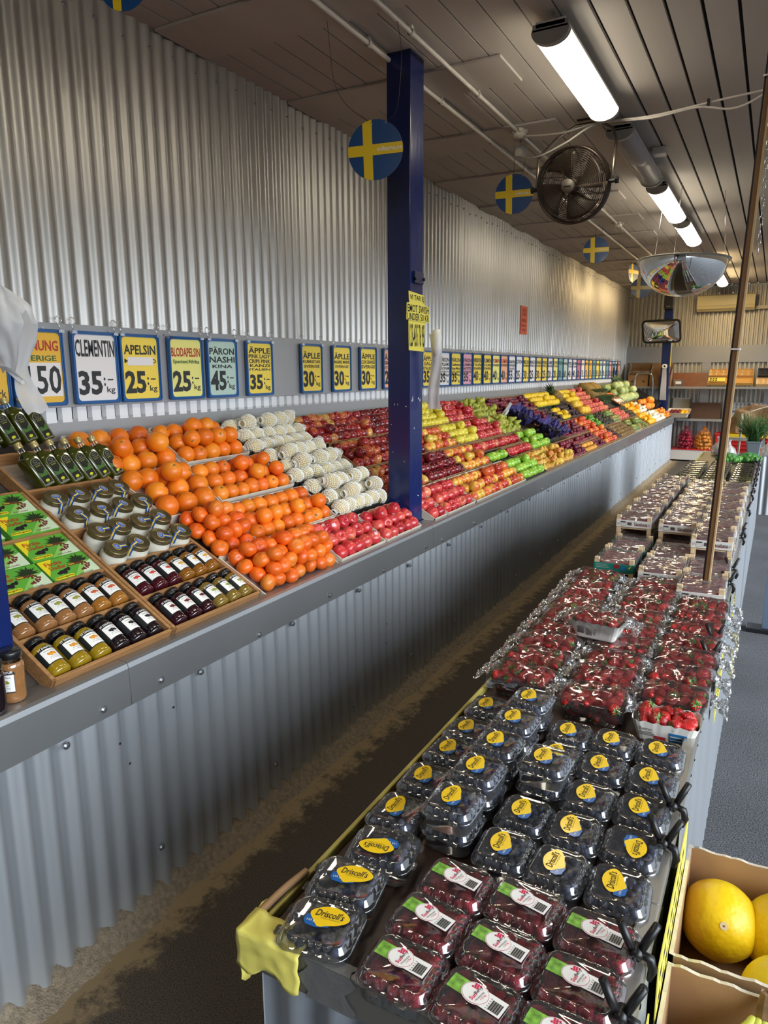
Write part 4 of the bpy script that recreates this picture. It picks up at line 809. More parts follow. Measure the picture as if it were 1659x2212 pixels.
KIND = {  # name, description, category, radius, profile, segments, part, options
 'orange': ('orange', 'large bright orange', 'orange', .047, sph(14, .97), 22, 'calyx'), 'orange2': ('orange', 'round bright orange', 'orange', .043, sph(14, .97), 22, 'calyx'),
 'blood': ('blood_orange', 'small reddish blood orange', 'blood orange', .0385, sph(12, .95), 20, 'calyx'), 'clem': ('clementine', 'flattened deep orange clementine', 'clementine', .0355, sph(12, .82, .12), 20, 'calyx'),
 'red': ('red_apple', 'red apple streaked with yellow', 'red apple', .0365, APPLE, 18, 'stem'), 'dark': ('dark_apple', 'dark crimson apple', 'dark red apple', .0365, APPLE, 18, 'stem'), 'pink': ('pink_apple', 'pinkish red apple', 'pink apple', .0375, APPLE, 20, 'sticker'),
 'bicol': ('bicoloured_apple', 'yellow and red apple', 'bicoloured apple', .035, APPLE, 16, 'stem'), 'yellow': ('yellow_apple', 'bright yellow apple', 'yellow apple', .036, APPLE, 16, 'stem'), 'green': ('green_apple', 'bright green apple', 'green apple', .038, APPLE, 16, 'stem'),
 'gpear': ('green_pear', 'pale green pear', 'green pear', .034, PEAR, 16, 'stem'), 'ypear': ('yellow_pear', 'yellow blushed pear', 'yellow pear', .032, PEAR, 16, 'stem'), 'plum': ('plum', 'purple red plum', 'plum', .0235, sph(8, 1.1), 12, None), 'yplum': ('yellow_plum', 'yellow orange plum', 'yellow plum', .0255, sph(8, 1.1), 12, None),
 'fig': ('fig', 'dark purple fig', 'fig', .024, [(0, 1.3), (.15, 1.2), (.35, .8), (.8, .3), (1, -.2), (.8, -.7), (.4, -.9), (0, -.92)], 12, None), 'lemon': ('lemon', 'bright yellow lemon', 'lemon', .034, LEMON, 14, None), 'lemonb': ('yellow_melon', 'bright yellow oval fruit', 'yellow fruit', .043, LEMON, 14, None),
 'pome': ('pomegranate', 'blushed red pomegranate', 'pomegranate', .043, [(0, 1.22), (.16, 1.24), (.22, 1.0), (.3, .95), (.7, .75), (1, .1), (.9, -.45), (.5, -.88), (0, -.95)], 14, None), 'pomelo': ('pomelo', 'large yellow orange pomelo', 'pomelo', .058, sph(10, .9), 16, None), 'mango': ('mango', 'green blushed mango', 'mango', .046, sph(10, 1.35), 14, None), 'lime': ('lime', 'green lime', 'lime', .0265, LEMON, 10, None), 'avo': ('avocado', 'dark avocado', 'avocado', .034, PEAR, 12, None),
 'nect': ('nectarine', 'red and orange nectarine', 'nectarine', .037, sph(10, .95, .1), 16, None), 'garlic': ('garlic_bulb', 'white garlic bulb', 'garlic', .034, [(0, 1.5), (.14, 1.4), (.2, 1.0), (.5, .7), (1, 0), (.85, -.5), (.4, -.75), (0, -.75)], 12, None), 'pepper': ('yellow_pepper', 'glossy yellow bell pepper', 'pepper', .042, [(0, .7), (.3, .9), (.7, .95), (1, .5), (.92, -.3), (.7, -1.0), (.3, -1.05), (0, -.9)], 12, None),
 'tomato': ('tomato', 'small orange and yellow tomato', 'tomato', .029, sph(8, .9), 12, None), 'kaki': ('persimmon', 'big round orange persimmon', 'persimmon', .064, sph(10, .82), 14, None), 'kiwi': ('kiwi', 'brown kiwi fruit', 'kiwi', .028, sph(8, 1.25), 10, None), 'cabb': ('cabbage', 'pale green cabbage', 'cabbage', .074, sph(12, .88), 22, None), 'bean': ('green_chilli', 'slim green pepper', 'green pepper', .016, [(0, 3.2), (.3, 3.0), (.7, 1.6), (1, 0), (.8, -1.8), (.4, -2.6), (0, -3.0)], 8, None),
}
_pm = {}
def fruit_mesh(k):
    if k not in _pm:
        n, d, c, r, pr, sg, part = KIND[k]; mk = {'orange2': 'orange', 'lemonb': 'lemon', 'bean': 'green2'}.get(k, k)
        lob = {'pepper': 4, 'cabb': 5}.get(k, 0); _pm[k] = prof_mesh(n, pr, r, FM[mk], sg, lob, {'pepper': .16, 'cabb': .07}.get(k, 0), .10 if k in ('cabb', 'mango') else .05)
    return _pm[k]
_pt = {}
def part_mesh(k):
    if k not in _pt:
        part = KIND[k][6]; r = KIND[k][3]; b = MB()
        if part == 'calyx':
            b.add([(0, 0, r*.95)]+[((.10 if i % 2 else .2)*r*math.cos(PI*i/5), (.10 if i % 2 else .2)*r*math.sin(PI*i/5), r*(.95 if k != 'clem' else .80)*.985) for i in range(10)], [(0, 1+i, 1+(i+1) % 10) for i in range(10)], 0) if k != 'clem' else b.lathe([(0, r*.735), (r*.08, r*.745), (r*.1, r*.71)], 8)
            _pt[k] = b.mesh('calyx', M_CALYX)
        elif part == 'stem':
            z = PEAR[0][1]*r if 'pear' in k else .6*r; b.tube([(0, 0, z-.004), (.001, 0, z+.012), (.004, .001, z+.020)], .0014, 5); _pt[k] = b.mesh('stem', M_STEM)
        else:
            b.grid(lambda u, v: (r*1.03*math.sin(.3*(v))*math.cos(u*2*PI) if 0 else r*1.035*math.cos(.15+.0)*math.cos(.24*(u-.5)*2), r*1.02*math.sin(.24*(u-.5)*2), r*.10+r*.42*(v-.5)), 5, 4); _pt[k] = b.mesh('sticker', M_STICK)
    return _pt[k]
FR = []   # (kind, matrix, label, group)
def inpillar(u, v, r):
    for a, c in ((PY0, PY1), (.95, 1.095)):
        if a-r < u < c+r and -.01-r < v < .185+r: return True
    return False
def fill(k, q, v0, v1, place, layers=0.0, w=.004, jit=.10, lie=None, sp=1.0, group=None, tr=1.0, tri=0):
    n, d, c, r, pr, sg, part = KIND[k]; u0b, u1b, u0t, u1t = q; lab = d+' '+place; grp = (n.replace('_', ' ')+'s '+place)
    rv = r*1.0 if lie is None else r*lie[1]; ru = r if lie is None else r*lie[0]
    nv = max(1, int((v1-v0)/(2*rv*.95*sp)+.3)); dv = (v1-v0)/nv
    def put(u, v, ww):
        if inpillar(u, v, r*.9): return
        if lie: E = Euler((PI/2+RND.uniform(-.15, .15), RND.uniform(-.5, .5), lie[2]+RND.uniform(-.18, .18))).to_matrix().to_4x4()
        else: E = Euler((RND.gauss(0, .5)-.25, RND.gauss(0, .5), RND.uniform(0, 6.28))).to_matrix().to_4x4() if RND.random() < .7 else Euler((RND.uniform(0, 6.28), RND.uniform(0, 6.28), 0)).to_matrix().to_4x4()
        s = RND.uniform(.94, 1.05)
        FR.append((k, SM(u, v, ww) @ E @ SCL(s, s, s), lab, grp))
    for j in range(nv):
        v = v0+dv*(j+.5); f = (v-v0)/(v1-v0); a = u0b+(u0t-u0b)*f; e = u1b+(u1t-u1b)*f
        nu = max(1, int((e-a)/(2*ru*.99*sp)+.2)); du = (e-a)/nu; off = .25*du*(1 if j % 2 else -1)
        for i in range(nu):
            u = a+du*(i+.5)+off*(.8 if nu > 2 else 0); u = min(max(u, a+ru*.8), e-ru*.8)
            put(u+RND.uniform(-jit, jit)*r, v+RND.uniform(-jit, jit)*r, w+r*.93+RND.uniform(0, .08)*r)
    if layers:
        for j in range(nv-1):
            v = v0+dv*(j+1.0); f = (v-v0)/(v1-v0); a = u0b+(u0t-u0b)*f; e = u1b+(u1t-u1b)*f
            nu = max(1, int((e-a)/(2*ru*.99*sp)+.2))-1; du = (e-a)/(nu+1)
            for i in range(nu):
                if RND.random() < layers: put(a+du*(i+1)+RND.uniform(-jit, jit)*r, v+RND.uniform(-jit, jit)*r, w+r*2.28)
                if tri and i and j < nv-2 and RND.random() < tri: put(a+du*(i+.5)+RND.uniform(-jit, jit)*r, v+dv*.5, w+r*3.45)
def tray(q, v0, v1, label, m=M_CARD, h=.045, w=-.002, cat='tray'):
    u0b, u1b, u0t, u1t = q; th = .005; uc = (u0b+u1b)/2
    t = thing('cardboard_tray', label, cat, SM(uc, v0, w), 'trays under the fruit'); d = v1-v0
    def wall(p, q2, hh):
        a = Vector(p); c = Vector(q2); n = (c-a).normalized(); n = Vector((-n.y, n.x, 0))*th
        vs = [(*a.xy, 0), (*c.xy, 0), (*(c+n).xy, 0), (*(a+n).xy, 0)]; vs += [(x, y, hh) for x, y, _ in vs]
        b = MB(); b.add(vs, [(0, 3, 2, 1), (4, 5, 6, 7), (0, 1, 5, 4), (1, 2, 6, 5), (2, 3, 7, 6), (3, 0, 4, 7)]); return b
    P = [(u0b-uc, 0, 0), (u1b-uc, 0, 0), (u1t-uc, d, 0), (u0t-uc, d, 0)]
    for i, nm in enumerate(('front_wall', 'side_wall', 'back_wall', 'side_wall')): wall(P[i], P[(i+1) % 4], h*(1 if i != 2 else 1.15)).build(nm, m, t)
    b = MB(); b.add([(x, y, .002) for x, y, _ in P], [(0, 1, 2, 3)]); b.build('bottom', m, t); return t
Q = lambda a, c, e=None, f=None: (a, c, a if e is None else e, c if f is None else f)
tn = [0]
def box(k, q, v0, v1, place, m=M_CARD, layers=0., h=.045, lie=None, fm=.006, split=1, **kw):
    u0b, u1b, u0t, u1t = q
    fill(k, (u0b+fm, u1b-fm, u0t+fm, u1t-fm), v0+fm, v1-fm, place, layers, lie=lie, **kw)
    if m:
        for i in range(split):
            f0, f1 = i/split, (i+1)/split
            tray((u0b+(u1b-u0b)*f0+.001, u0b+(u1b-u0b)*f1-.001, u0t+(u1t-u0t)*f0+.001, u0t+(u1t-u0t)*f1-.001), v0, v1, ('tray holding %s %s' % (KIND[k][0].replace('_', ' ')+'s', place)) if split == 1 else 'tray of %s %s' % (KIND[k][0].replace('_', ' ')+'s', place)+', '+ordinal(i)+' of '+str(split), m, h)
LU = (1.2, 1.0, PI/2)     # lying with the long axis along the wall
LV = (1.0, 1.25, 0)       # lying with the long axis up the slope
# columns up to the near pillar
box('orange', Q(1.985, 2.385, 1.945, 2.40), .755, 1.045, 'in the top tray beside the oil bottles', M_CARDW, .62)
box('orange', Q(2.02, 2.345, 1.98, 2.385), .455, .745, 'in the tray behind the honey jars', M_CARDW, .30)
box('orange2', Q(2.415, 2.865, 2.42, 2.875), .765, 1.045, 'in the top tray left of the wrapped pears', M_CARDW, .62)
box('blood', Q(2.355, 2.90, 2.395, 2.905), .475, .735, 'in the middle tray between oranges and wrapped pears', M_CARDW, .32)
fill('clem', (2.055, 2.285, 2.03, 2.345), .19, .45, 'in the upper pile by the honey jars', .9, w=.010, jit=.25, sp=.92, tri=.4)
box('blood', Q(2.295, 2.92, 2.35, 2.915), .20, .445, 'in the tray just above the pink apples', M_CARDW, .34)
fill('clem', (2.09, 2.59, 2.065, 2.60), -.05, .19, 'in the front heap beside the jam jars', .95, w=.010, jit=.25, sp=.92, tri=.4)
tray(Q(2.075, 2.60, 2.055, 2.605), -.055, .195, 'low cardboard tray under the clementine heap', M_CARDW, .03)
box('pink', Q(2.615, 3.03, 2.625, 3.035), -.055, .19, 'with round sticker, in the front tray next to the clementines', M_CARDW, .22)
box('pink', Q(3.045, 3.445, 3.05, 3.445), -.055, .155, 'in the front tray left of the near blue pillar', M_CARDW, .1)
# pears in foam nets
M_FOAM = mat('white_foam_net', srgb(246, 245, 238), .6); M_NASHI = fruit_mat('nashi_skin', s3((.3, (206, 184, 110)), (.7, (228, 210, 140))), 16, .5, .2, 300)
_np = None
def nashi(M, label, group):
    global _np
    if _np: return dup(_np, M, label, group)
    me = prof_mesh('nashi_pear', sph(10, 1.12, .1), .040, M_NASHI, 16); o = bpy.data.objects.new('nashi_pear', me); COL.objects.link(o); o.matrix_basis = M; tag(o, label, 'pear', group)
    b = MB(); n, mm = 22, 12
    def sl(u, v):
        a = u*2*PI+(.5/n*2*PI if int(v*mm+.5) % 2 else 0); z = -.062+.124*v; r = .0425*math.sqrt(max(.12, 1-(z/.056)**2)) if abs(z) < .052 else .0175+.10*(abs(z)-.052)*(1+.5*math.sin(a*5)); r += .001*math.sin(a*11)
        return (r*math.cos(a), r*math.sin(a), z+.002*math.sin(a*3)*v)
    b.grid(sl, n, mm); tmp = b.build('foam_net', M_FOAM)
    d = tmp.modifiers.new('w', 'WIREFRAME'); d.thickness = .0038; d.use_even_offset = False; d.use_boundary = True
    bpy.context.view_layer.update(); me2 = bpy.data.meshes.new_from_object(tmp.evaluated_get(bpy.context.evaluated_depsgraph_get())); old = tmp.data
    tmp.modifiers.clear(); tmp.data = me2; me2.polygons.foreach_set('use_smooth', [True]*len(me2.polygons)); tmp.parent = o; bpy.data.meshes.remove(old); me2.name = 'foam_net'
    _np = o; return o
for (q, v0, v1, pl, m) in ((Q(2.895, 3.455, 2.90, 3.44), .755, 1.03, 'in the top tray right of the oranges', M_CARDB), (Q(2.925, 3.48, 2.92, 3.465), .475, .745, 'in the middle tray beside the red apples', M_CARDB), (Q(2.945, 3.455, 2.935, 3.46), .185, .46, 'in the lowest pear tray above the pink apples', M_CARDB)):
    tray(q, v0, v1, 'black tray holding foam-wrapped pears '+pl, m, .045)
    for j in range(3):
        for i in range(6):
            nu = 6; u = q[0]+.05+(q[1]-q[0]-.10)*i/(nu-1)+(.02 if j % 2 else -.01); v = v0+.048+(v1-v0-.09)*j/2
            nashi(SM(u+RND.uniform(-.006, .006), v+RND.uniform(-.006, .006), .045) @ RZ(PI/2+RND.uniform(-.5, .5)) @ RX(PI/2+RND.uniform(-.5, .2)), 'pear wrapped in a white foam net '+pl, 'foam-wrapped pears '+pl)
    for j in range(2):
        for i in range(5):
            if RND.random() < .55: nashi(SM(q[0]+.10+(q[1]-q[0]-.2)*i/4+RND.uniform(-.01, .01), v0+.09+(v1-v0-.18)*j, .105) @ RZ(PI/2+RND.uniform(-.6, .6)) @ RX(PI/2+RND.uniform(-.6, .3)), 'pear wrapped in a white foam net '+pl, 'foam-wrapped pears '+pl)
# behind and beyond the near pillar
box('red', Q(3.50, 4.17, 3.50, 4.17), .745, 1.02, 'in the top tray just right of the wrapped pears', M_CARD, .12)
box('dark', Q(4.185, 4.80, 4.185, 4.80), .745, 1.02, 'in the top tray left of the near blue pillar', M_CARD, .14)
box('red', Q(3.56, 4.20, 3.56, 4.20), .475, .73, 'in the middle tray left of the near blue pillar', M_CARD, .12)
box('dark', Q(4.215, 4.53, 4.215, 4.53), .475, .73, 'in the small middle tray hidden by the near blue pillar', M_CARD)
box('red', Q(3.50, 4.06, 3.50, 4.06), .20, .46, 'in the lower tray directly left of the near blue pillar', M_CARD, .08)
box('pink', Q(3.62, 3.80, 3.62, 3.80), -.055, .19, 'in the small front tray right of the near blue pillar', M_CARDW)
box('pink', Q(3.815, 4.26, 3.83, 4.26), -.055, .20, 'streaked yellow, in the second front tray right of the pillar', M_CARDW, .06)
box('bicol', Q(4.275, 5.335, 4.275, 5.335), -.055, .195, 'in the long front tray before the green apples', M_CARDW, .10, split=2)
box('green', Q(5.345, 5.885, 5.345, 5.885), -.055, .19, 'in the front tray between yellow-red apples and pears', M_CARDB, .08)
box('ypear', Q(5.90, 6.90, 5.90, 6.90), -.055, .20, 'in the front tray right of the green apples', M_CARD, .10, split=2)
box('plum', Q(6.915, 7.46, 6.915, 7.46), -.055, .20, 'in the front tray right of the yellow pears', M_CARD, .3)
box('yplum', Q(7.47, 7.99, 7.47, 7.99), -.055, .085, 'in the front tray among the purple plums', M_CARD)
box('plum', Q(7.47, 8.45, 7.47, 8.45), .09, .20, 'in the narrow strip above the yellow plums', M_CARD, .2)
box('plum', Q(8.0, 8.45, 8.0, 8.45), -.055, .085, 'in the front tray just left of the nectarines', M_CARD, .2)
box('dark', Q(4.08, 4.66, 4.08, 4.66), .21, .465, 'in the second tray right of the near blue pillar', M_CARD, .12)
box('bicol', Q(4.675, 5.19, 4.675, 5.19), .21, .465, 'in the second-row tray above the long front tray', M_CARD, .10)
box('green', Q(5.20, 5.63, 5.20, 5.63), .20, .325, 'in the small second-row tray behind the other green apples', M_CARDB)
box('pink', Q(5.20, 6.27, 5.20, 6.27), .335, .465, 'with white stickers, in the upper strip of the second row', M_CARD)
box('pink', Q(5.64, 6.27, 5.64, 6.27), .20, .325, 'with white stickers, right of the small green apple tray', M_CARD)
box('green', Q(6.285, 6.85, 6.285, 6.85), .20, .465, 'in the second-row tray left of the purple paper', M_CARD, .08)
box('plum', Q(7.48, 8.44, 7.48, 8.44), .21, .465, 'in the second-row tray right of the purple paper', M_CARD, .22, split=2)
box('nect', Q(8.46, 9.08, 8.46, 8.98), -.055, .465, 'in the tall tray right of the plums', M_CARD, .12)
box('bicol', Q(4.54, 5.09, 4.54, 5.09), .48, .73, 'in the third-row tray just right of the near blue pillar', M_CARD, .12)
box('yellow', Q(5.10, 5.555, 5.10, 5.555), .48, .735, 'in the third-row tray beside the stickered red apples', M_CARD, .14)
box('pink', Q(5.57, 6.13, 5.57, 6.13), .48, .735, 'in the third-row tray right of the yellow apples', M_CARD, .12)
box('gpear', Q(6.145, 6.68, 6.145, 6.68), .48, .735, 'in the third-row tray left of the purple paper', M_CARD, .16)
box('plum', Q(7.12, 7.86, 7.12, 7.86), .48, .745, 'in the third-row tray right of the purple paper', M_CARD, .26, split=2)
box('fig', Q(7.875, 8.24, 7.875, 8.24), .48, .745, 'in the tray left of the lemons', M_CARDG, .2)
box('lemon', Q(8.25, 8.58, 8.25, 8.58), .48, .70, 'in the small tray among the figs', M_CARDG, .2)
box('fig', Q(8.595, 9.20, 8.595, 9.20), .48, .745, 'in the tray right of the lemons', M_CARDB, .1)
box('pomelo', Q(9.22, 9.64, 9.22, 9.64), .48, .745, 'in the third row before the pomegranates', M_CARD)
box('pome', Q(9.66, 10.76, 9.66, 10.76), .48, .745, 'in the long third-row tray', M_CARD, .08, split=2)
box('yellow', Q(4.81, 5.455, 4.81, 5.455), .745, 1.02, 'in the top tray behind the near blue pillar', M_CARD, .14)
box('pink', Q(5.47, 6.03, 5.47, 6.03), .75, 1.03, 'with stickers, in the top tray right of the yellow apples', M_CARD, .30)
box('gpear', Q(6.045, 6.64, 6.045, 6.64), .75, 1.02, 'in the top tray left of the plums', M_CARD, .18)
box('plum', Q(6.655, 7.96, 6.655, 7.96), .755, 1.02, 'in the long top tray', M_CARD, .22, split=2)
box('lemonb', Q(8.0, 8.99, 8.0, 8.99), .76, 1.02, 'in the dark green top tray', M_CARDG, .10, lie=LU, split=2)
box('lemonb', Q(9.40, 10.03, 9.40, 10.03), .76, 1.03, 'in the top tray right of the pineapple', M_CARD, .10, lie=LU)
box('pome', Q(10.05, 10.66, 10.05, 10.66), .76, 1.03, 'in the top tray left of the pineapples', M_CARD, .1)
box('lime', Q(9.09, 9.40, 9.09, 9.40), .21, .465, 'in the second-row tray right of the nectarines', M_CARDB, .2)
box('avo', Q(9.42, 10.03, 9.42, 10.03), .21, .465, 'in the second-row tray right of the limes', M_CARD)
box('mango', Q(10.05, 10.46, 10.05, 10.46), .21, .465, 'in the second-row tray right of the avocados', M_CARDW, lie=LV)
box('pome', Q(10.48, 11.14, 10.48, 11.14), .21, .465, 'in the second-row tray right of the mangoes', M_CARD)
box('fig', Q(9.10, 9.40, 9.10, 9.40), -.055, .195, 'in the small brown front tray right of the nectarines', M_CARD)
box('kiwi', Q(9.42, 10.31, 9.42, 10.31), -.055, .195, 'in the bamboo coloured front tray', M_CARD, split=2)
box('mango', Q(10.33, 10.93, 10.33, 10.93), -.055, .195, 'in the white-lined front tray', M_CARDW, .2, lie=LV)
box('bean', Q(10.95, 11.74, 10.95, 11.74), -.055, .195, 'in the front tray left of the yellow peppers', M_CARD, lie=(3.0, 1.0, PI/2), split=2)
box('avo', Q(11.16, 11.72, 11.16, 11.72), .21, .465, 'in the tray below the bagged carrots', M_CARD)
box('pepper', Q(11.75, 12.36, 11.75, 12.36), -.055, .22, 'in the front tray near the far end', M_CARD, .15)
box('pepper', Q(11.75, 12.30, 11.75, 12.30), .235, .50, 'in the second-row tray near the far end', M_CARD, .15)
box('garlic', Q(12.38, 13.45, 12.38, 13.45), -.055, .22, 'in the front tray near the far end', M_CARD, .15, split=2)
box('garlic', Q(12.32, 13.05, 12.32, 13.05), .235, .50, 'in the second-row tray near the far end', M_CARD, .15)
box('tomato', Q(13.47, 14.25, 13.47, 14.25), -.055, .22, 'in the last front tray of the counter', M_CARDB, .2, split=2)
box('kaki', Q(13.10, 13.85, 13.10, 13.85), .235, .50, 'in the second-row tray near the corner', M_CARDB, .1)
box('cabb', Q(12.2, 13.7, 12.2, 13.7), .54, 1.02, 'in the big heap at the far end', M_CARD, .35, split=1)
tray(Q(10.78, 11.70), .48, .745, 'black cardboard tray between pomegranates and carrots', M_CARDB, .06)
tray(Q(13.88, 14.36), .24, .72, 'black empty crate at the far corner of the counter', M_CARDB, .14)
# place them: up to 300 of a kind one by one, the rest of that kind in one heap
byk = {}
for f in FR: byk.setdefault(KIND[f[0]][0], []).append(f)
for nm, fs in byk.items():
    fs.sort(key=lambda f: (f[1].translation-CAMP).length/KIND[f[0]][3])
    for i, (k, M, lab, grp) in enumerate(fs[:300]):
        o = bpy.data.objects.new(nm, fruit_mesh(k)); COL.objects.link(o); o.matrix_basis = M; tag(o, lab, KIND[k][2], grp)
        part = KIND[k][6]
        if part and M.translation.y < 5.4 and not (part == 'sticker' and (M.translation.y > 4.3 or RND.random() < .62)):
            c = bpy.data.objects.new(part, part_mesh(k)); COL.objects.link(c); c.parent = o
            if part == 'sticker': c.matrix_basis = RZ(RND.uniform(-1, 1)) if True else I4
    if len(fs) > 300:
        b = MB()
        for k, M, lab, grp in fs[300:]:
            me = fruit_mesh(k); b.add([M @ v.co for v in me.vertices], [tuple(p.vertices) for p in me.polygons], 0, True)
        k = fs[0][0]; o = b.build(nm, fruit_mesh(fs[300][0]).materials[0]); tag(o, 'the farther %s on the counter, smallest in the picture' % (nm.replace('_', ' ')+'s'), KIND[k][2], None, 'stuff')
# purple paper with black grapes
M_PURP = mat('purple_paper', srgb(58, 50, 112), .5, var=.2, vs=20); M_GRAPE = mat('black_grape', srgb(28, 22, 36), .35, rand=.2)
for i, (u0, u1, v0, v1, lab) in enumerate(((6.70, 7.10, .485, .74, 'crumpled purple paper holding black grapes in the third row'), (6.90, 7.44, .21, .47, 'crumpled purple paper holding black grapes in the second row'))):
    t = thing('paper_liner', lab, 'paper', SM((u0+u1)/2, v0, .0)); L_, H_ = u1-u0, v1-v0; b = MB()
    b.grid(lambda a, c: (L_*(a-.5)*1.02, H_*c, .045+.10*max(abs(a-.5)*2, abs(c-.5)*2)**3+.055*NZ.noise(Vector((a*5, c*5, i*7)))+.03*NZ.noise(Vector((a*14, c*14, i)))), 34, 26, 0, False); b.build('crumpled_sheet', M_PURP, t)
    o = MB()
    for k in range(90): u = RND.gauss(.06, .085); v = RND.gauss(H_*.55, .05); o.lathe([(.0095*a, .0115*z) for a, z in sph(5)], 7, 0, SM((u0+u1)/2+u, v0+min(max(v, .03), H_-.03), .07+RND.random()*.03))
    tag(o.build('black_grapes', M_GRAPE), 'black grapes lying in the '+('upper' if i == 0 else 'lower')+' purple paper', 'grapes', None, 'stuff')
t = thing('display_bag', 'small clear bag with white label standing by the purple paper', 'bag', SM(6.62, .70, .03)); b = MB(); b.grid(lambda a, c: ((a-.5)*.17*(1-.4*c), .01*math.sin(a*9), .17*c+.01*math.sin(a*6)), 8, 8); b.build('bag', M_BAG, t); b = MB(); b.add([(-.04, -.012, .05), (.04, -.012, .05), (.035, -.010, .10), (-.035, -.010, .10)], [(0, 1, 2, 3)]); b.build('label', M_LABW, t)
# pineapples, leeks, carrots
M_PINE = fruit_mat('pineapple_skin', s3((.3, (92, 76, 34)), (.7, (170, 134, 60))), 60, .7, 1.0, 60); M_LEAF = mat('pineapple_leaf', srgb(74, 98, 60), .5)
_pp = None
def pine(M, label):
    global _pp
    if _pp: return dup(_pp, M, label)
    t = thing('pineapple', label, 'pineapple', M, 'pineapples'); _pp = t
    b = MB(); b.lathe([(.006, -.09), (.045, -.085), (.062, -.05), (.065, 0), (.06, .05), (.045, .085), (.008, .09)], 20, 0, None, True, True, True, lambda p: tuple(Vector(p)*(1+.05*math.sin(math.atan2(p[1], p[0])*10+p[2]*90)*math.cos(p[2]*110)))); b.build('fruit_body', M_PINE, t)
    b = MB()
    for k in range(26):
        a = k*2.4; s = .3+.7*(k/26); c = Vector((math.cos(a), math.sin(a), 0)); p = Vector((-math.sin(a), math.cos(a), 0)); h = .05+.10*(1-abs(.55-s)); o = .075*(1.1-s)
        b.add([c*.016+p*.010+Vector((0, 0, .085)), c*.016-p*.010+Vector((0, 0, .085)), c*(.03+o*.5)-p*.007+Vector((0, 0, .085+h*.6)), c*(.03+o)+Vector((0, 0, .085+h)), c*(.03+o*.5)+p*.007+Vector((0, 0, .085+h*.6))], [(0, 1, 2, 3, 4)])
    b.build('crown', M_LEAF, t, solid=.0015); return t
pine(SM(9.16, .90, .065) @ RZ(.9) @ RX(-PI/2+.3), 'pineapple with spiky crown lying beside the yellow fruits in the top row')
for i in range(12):
    pine(SM(10.80+.15*(i % 6)+(.07 if i > 5 else 0), .84 if i < 6 else .98, .07+(.02 if i > 5 else 0)) @ RZ(PI+RND.uniform(-.3, .3)) @ RX(-PI/2+.1), '%s pineapple from the left in the %s of the far pineapple tray' % (ordinal(i % 6), 'front row' if i < 6 else 'back row'))
M_LEEK = mat('leek_green', srgb(120, 148, 96), .5, var=.2, vs=10); M_LEEKW = mat('leek_white', srgb(226, 228, 204), .5)
for i in range(9):
    t = thing('leek', 'leek stalk, %s from the left in the bundle at the far end' % ordinal(i), 'leek', SM(13.62+.075*i, .66, .06+.02*(i % 2)), 'leeks at the far end'); b = MB(); b.tube([(0, -.02, 0), (.01, .16, .01), (.02, .34, .03)], [.018, .016, .02], 8, 0); b.tube([(0, -.06, 0), (0, -.02, 0)], [.02, .018], 8, 1); b.build('shaft', [M_LEEK, M_LEEKW], t)
    b = MB()
    for k in range(4): b.grid(lambda a, c: (.02+(a-.5)*.034*(1-c*.6)+.06*(k-1.5)*c, .32+.26*c, .03+.11*c*(1-.3*k*c)), 3, 6)
    b.build('leaves', M_LEEK, t, solid=.002)
M_CARR = mat('carrot', srgb(226, 112, 48), .5, rand=.1); M_CFILM = film_mat('carrot_bag', (1, .97, .95, 1), .1, .15, .6, bump=.5, bs=20)
for i in range(3):
    t = thing('carrot_bag', '%s clear bag of carrots counted from the left below the cabbages' % ordinal(i), 'bag of carrots', SM(11.78+.17*i, .66, .05) @ RZ(.12), 'bags of carrots'); b = MB(); b.grid(lambda a, c: (.085*math.cos(a*2*PI), -.16+.34*c, .005+.045*math.sin(a*2*PI)*math.sin(PI*min(1, c+.12))+.004*math.sin(a*30+c*20)), 26, 12); b.build('film', M_CFILM, t)
    for k in range(7):
        o = MB(); o.lathe([(.0, .15), (.012, .145), (.016, .12), (.010, 0), (.004, -.12), (0, -.13)], 8); ob = o.build('carrot', M_CARR); ob.matrix_basis = SM(11.78+.17*i-.054+.018*k, .67, .05+.010*(k % 3)) @ RZ(.12+RND.uniform(-.1, .1)) @ RX(-PI/2); tag(ob, 'carrot inside the %s clear bag below the cabbages' % ordinal(i), 'carrot', 'carrots in the %s bag' % ordinal(i))
# ------------------------------------------------------------------ the berry table
def tx(y): return .0055*(y-1)
def TM(x, y, z): return T(x+tx(y), y, z)
M_TOP = mat('dark_table_top', srgb(62, 44, 36), .45, var=.2, vs=8, stretch=(8, 1, 1)); M_BAR = mat('aluminium_bar', srgb(186, 184, 178), .35, .8, var=.05, vs=20, stretch=(1, .1, 1)); M_SKIRT = mat('table_skirt', srgb(150, 156, 164), .4, .6); M_DTAPE = mat('grey_tape', srgb(96, 96, 96), .4, bump=.2, bs=40)
TY0, TY1 = .765, 8.75
bt = thing('berry_table', 'long narrow berry table with dark top, metal rim and corrugated skirt', 'table', Matrix(((1, .0055, 0, -.38-.0055), (-.0055, 1, 0, .0), (0, 0, 1, 0), (0, 0, 0, 1))))
b = MB(); b.box(-.275, TY0+.01, .765, .275, TY1, .80); b.build('table_top', M_TOP, bt)
b = MB(); b.box(-.285, TY0-.008, .758, .285, TY0+.012, .826, 0); screw(b, FACE_NY(-.12, TY0-.004, .70), .008); screw(b, FACE_NY(.1, TY0-.004, .70), .008); b.build('front_rim', [mat('rim_metal', srgb(120, 118, 114), .38, .6), M_SCREW], bt, bevel=.004)
for i, (a, c) in enumerate(((TY0+.012, 1.12), (1.122, 3.6), (3.602, 6.2), (6.202, TY1))):
    b = MB(); b.box(.258, a, .79, .287, c, .832); b.box(.250, a, .795, .262, c, .806); b.build('side_bar', M_BAR, bt, bevel=.003)
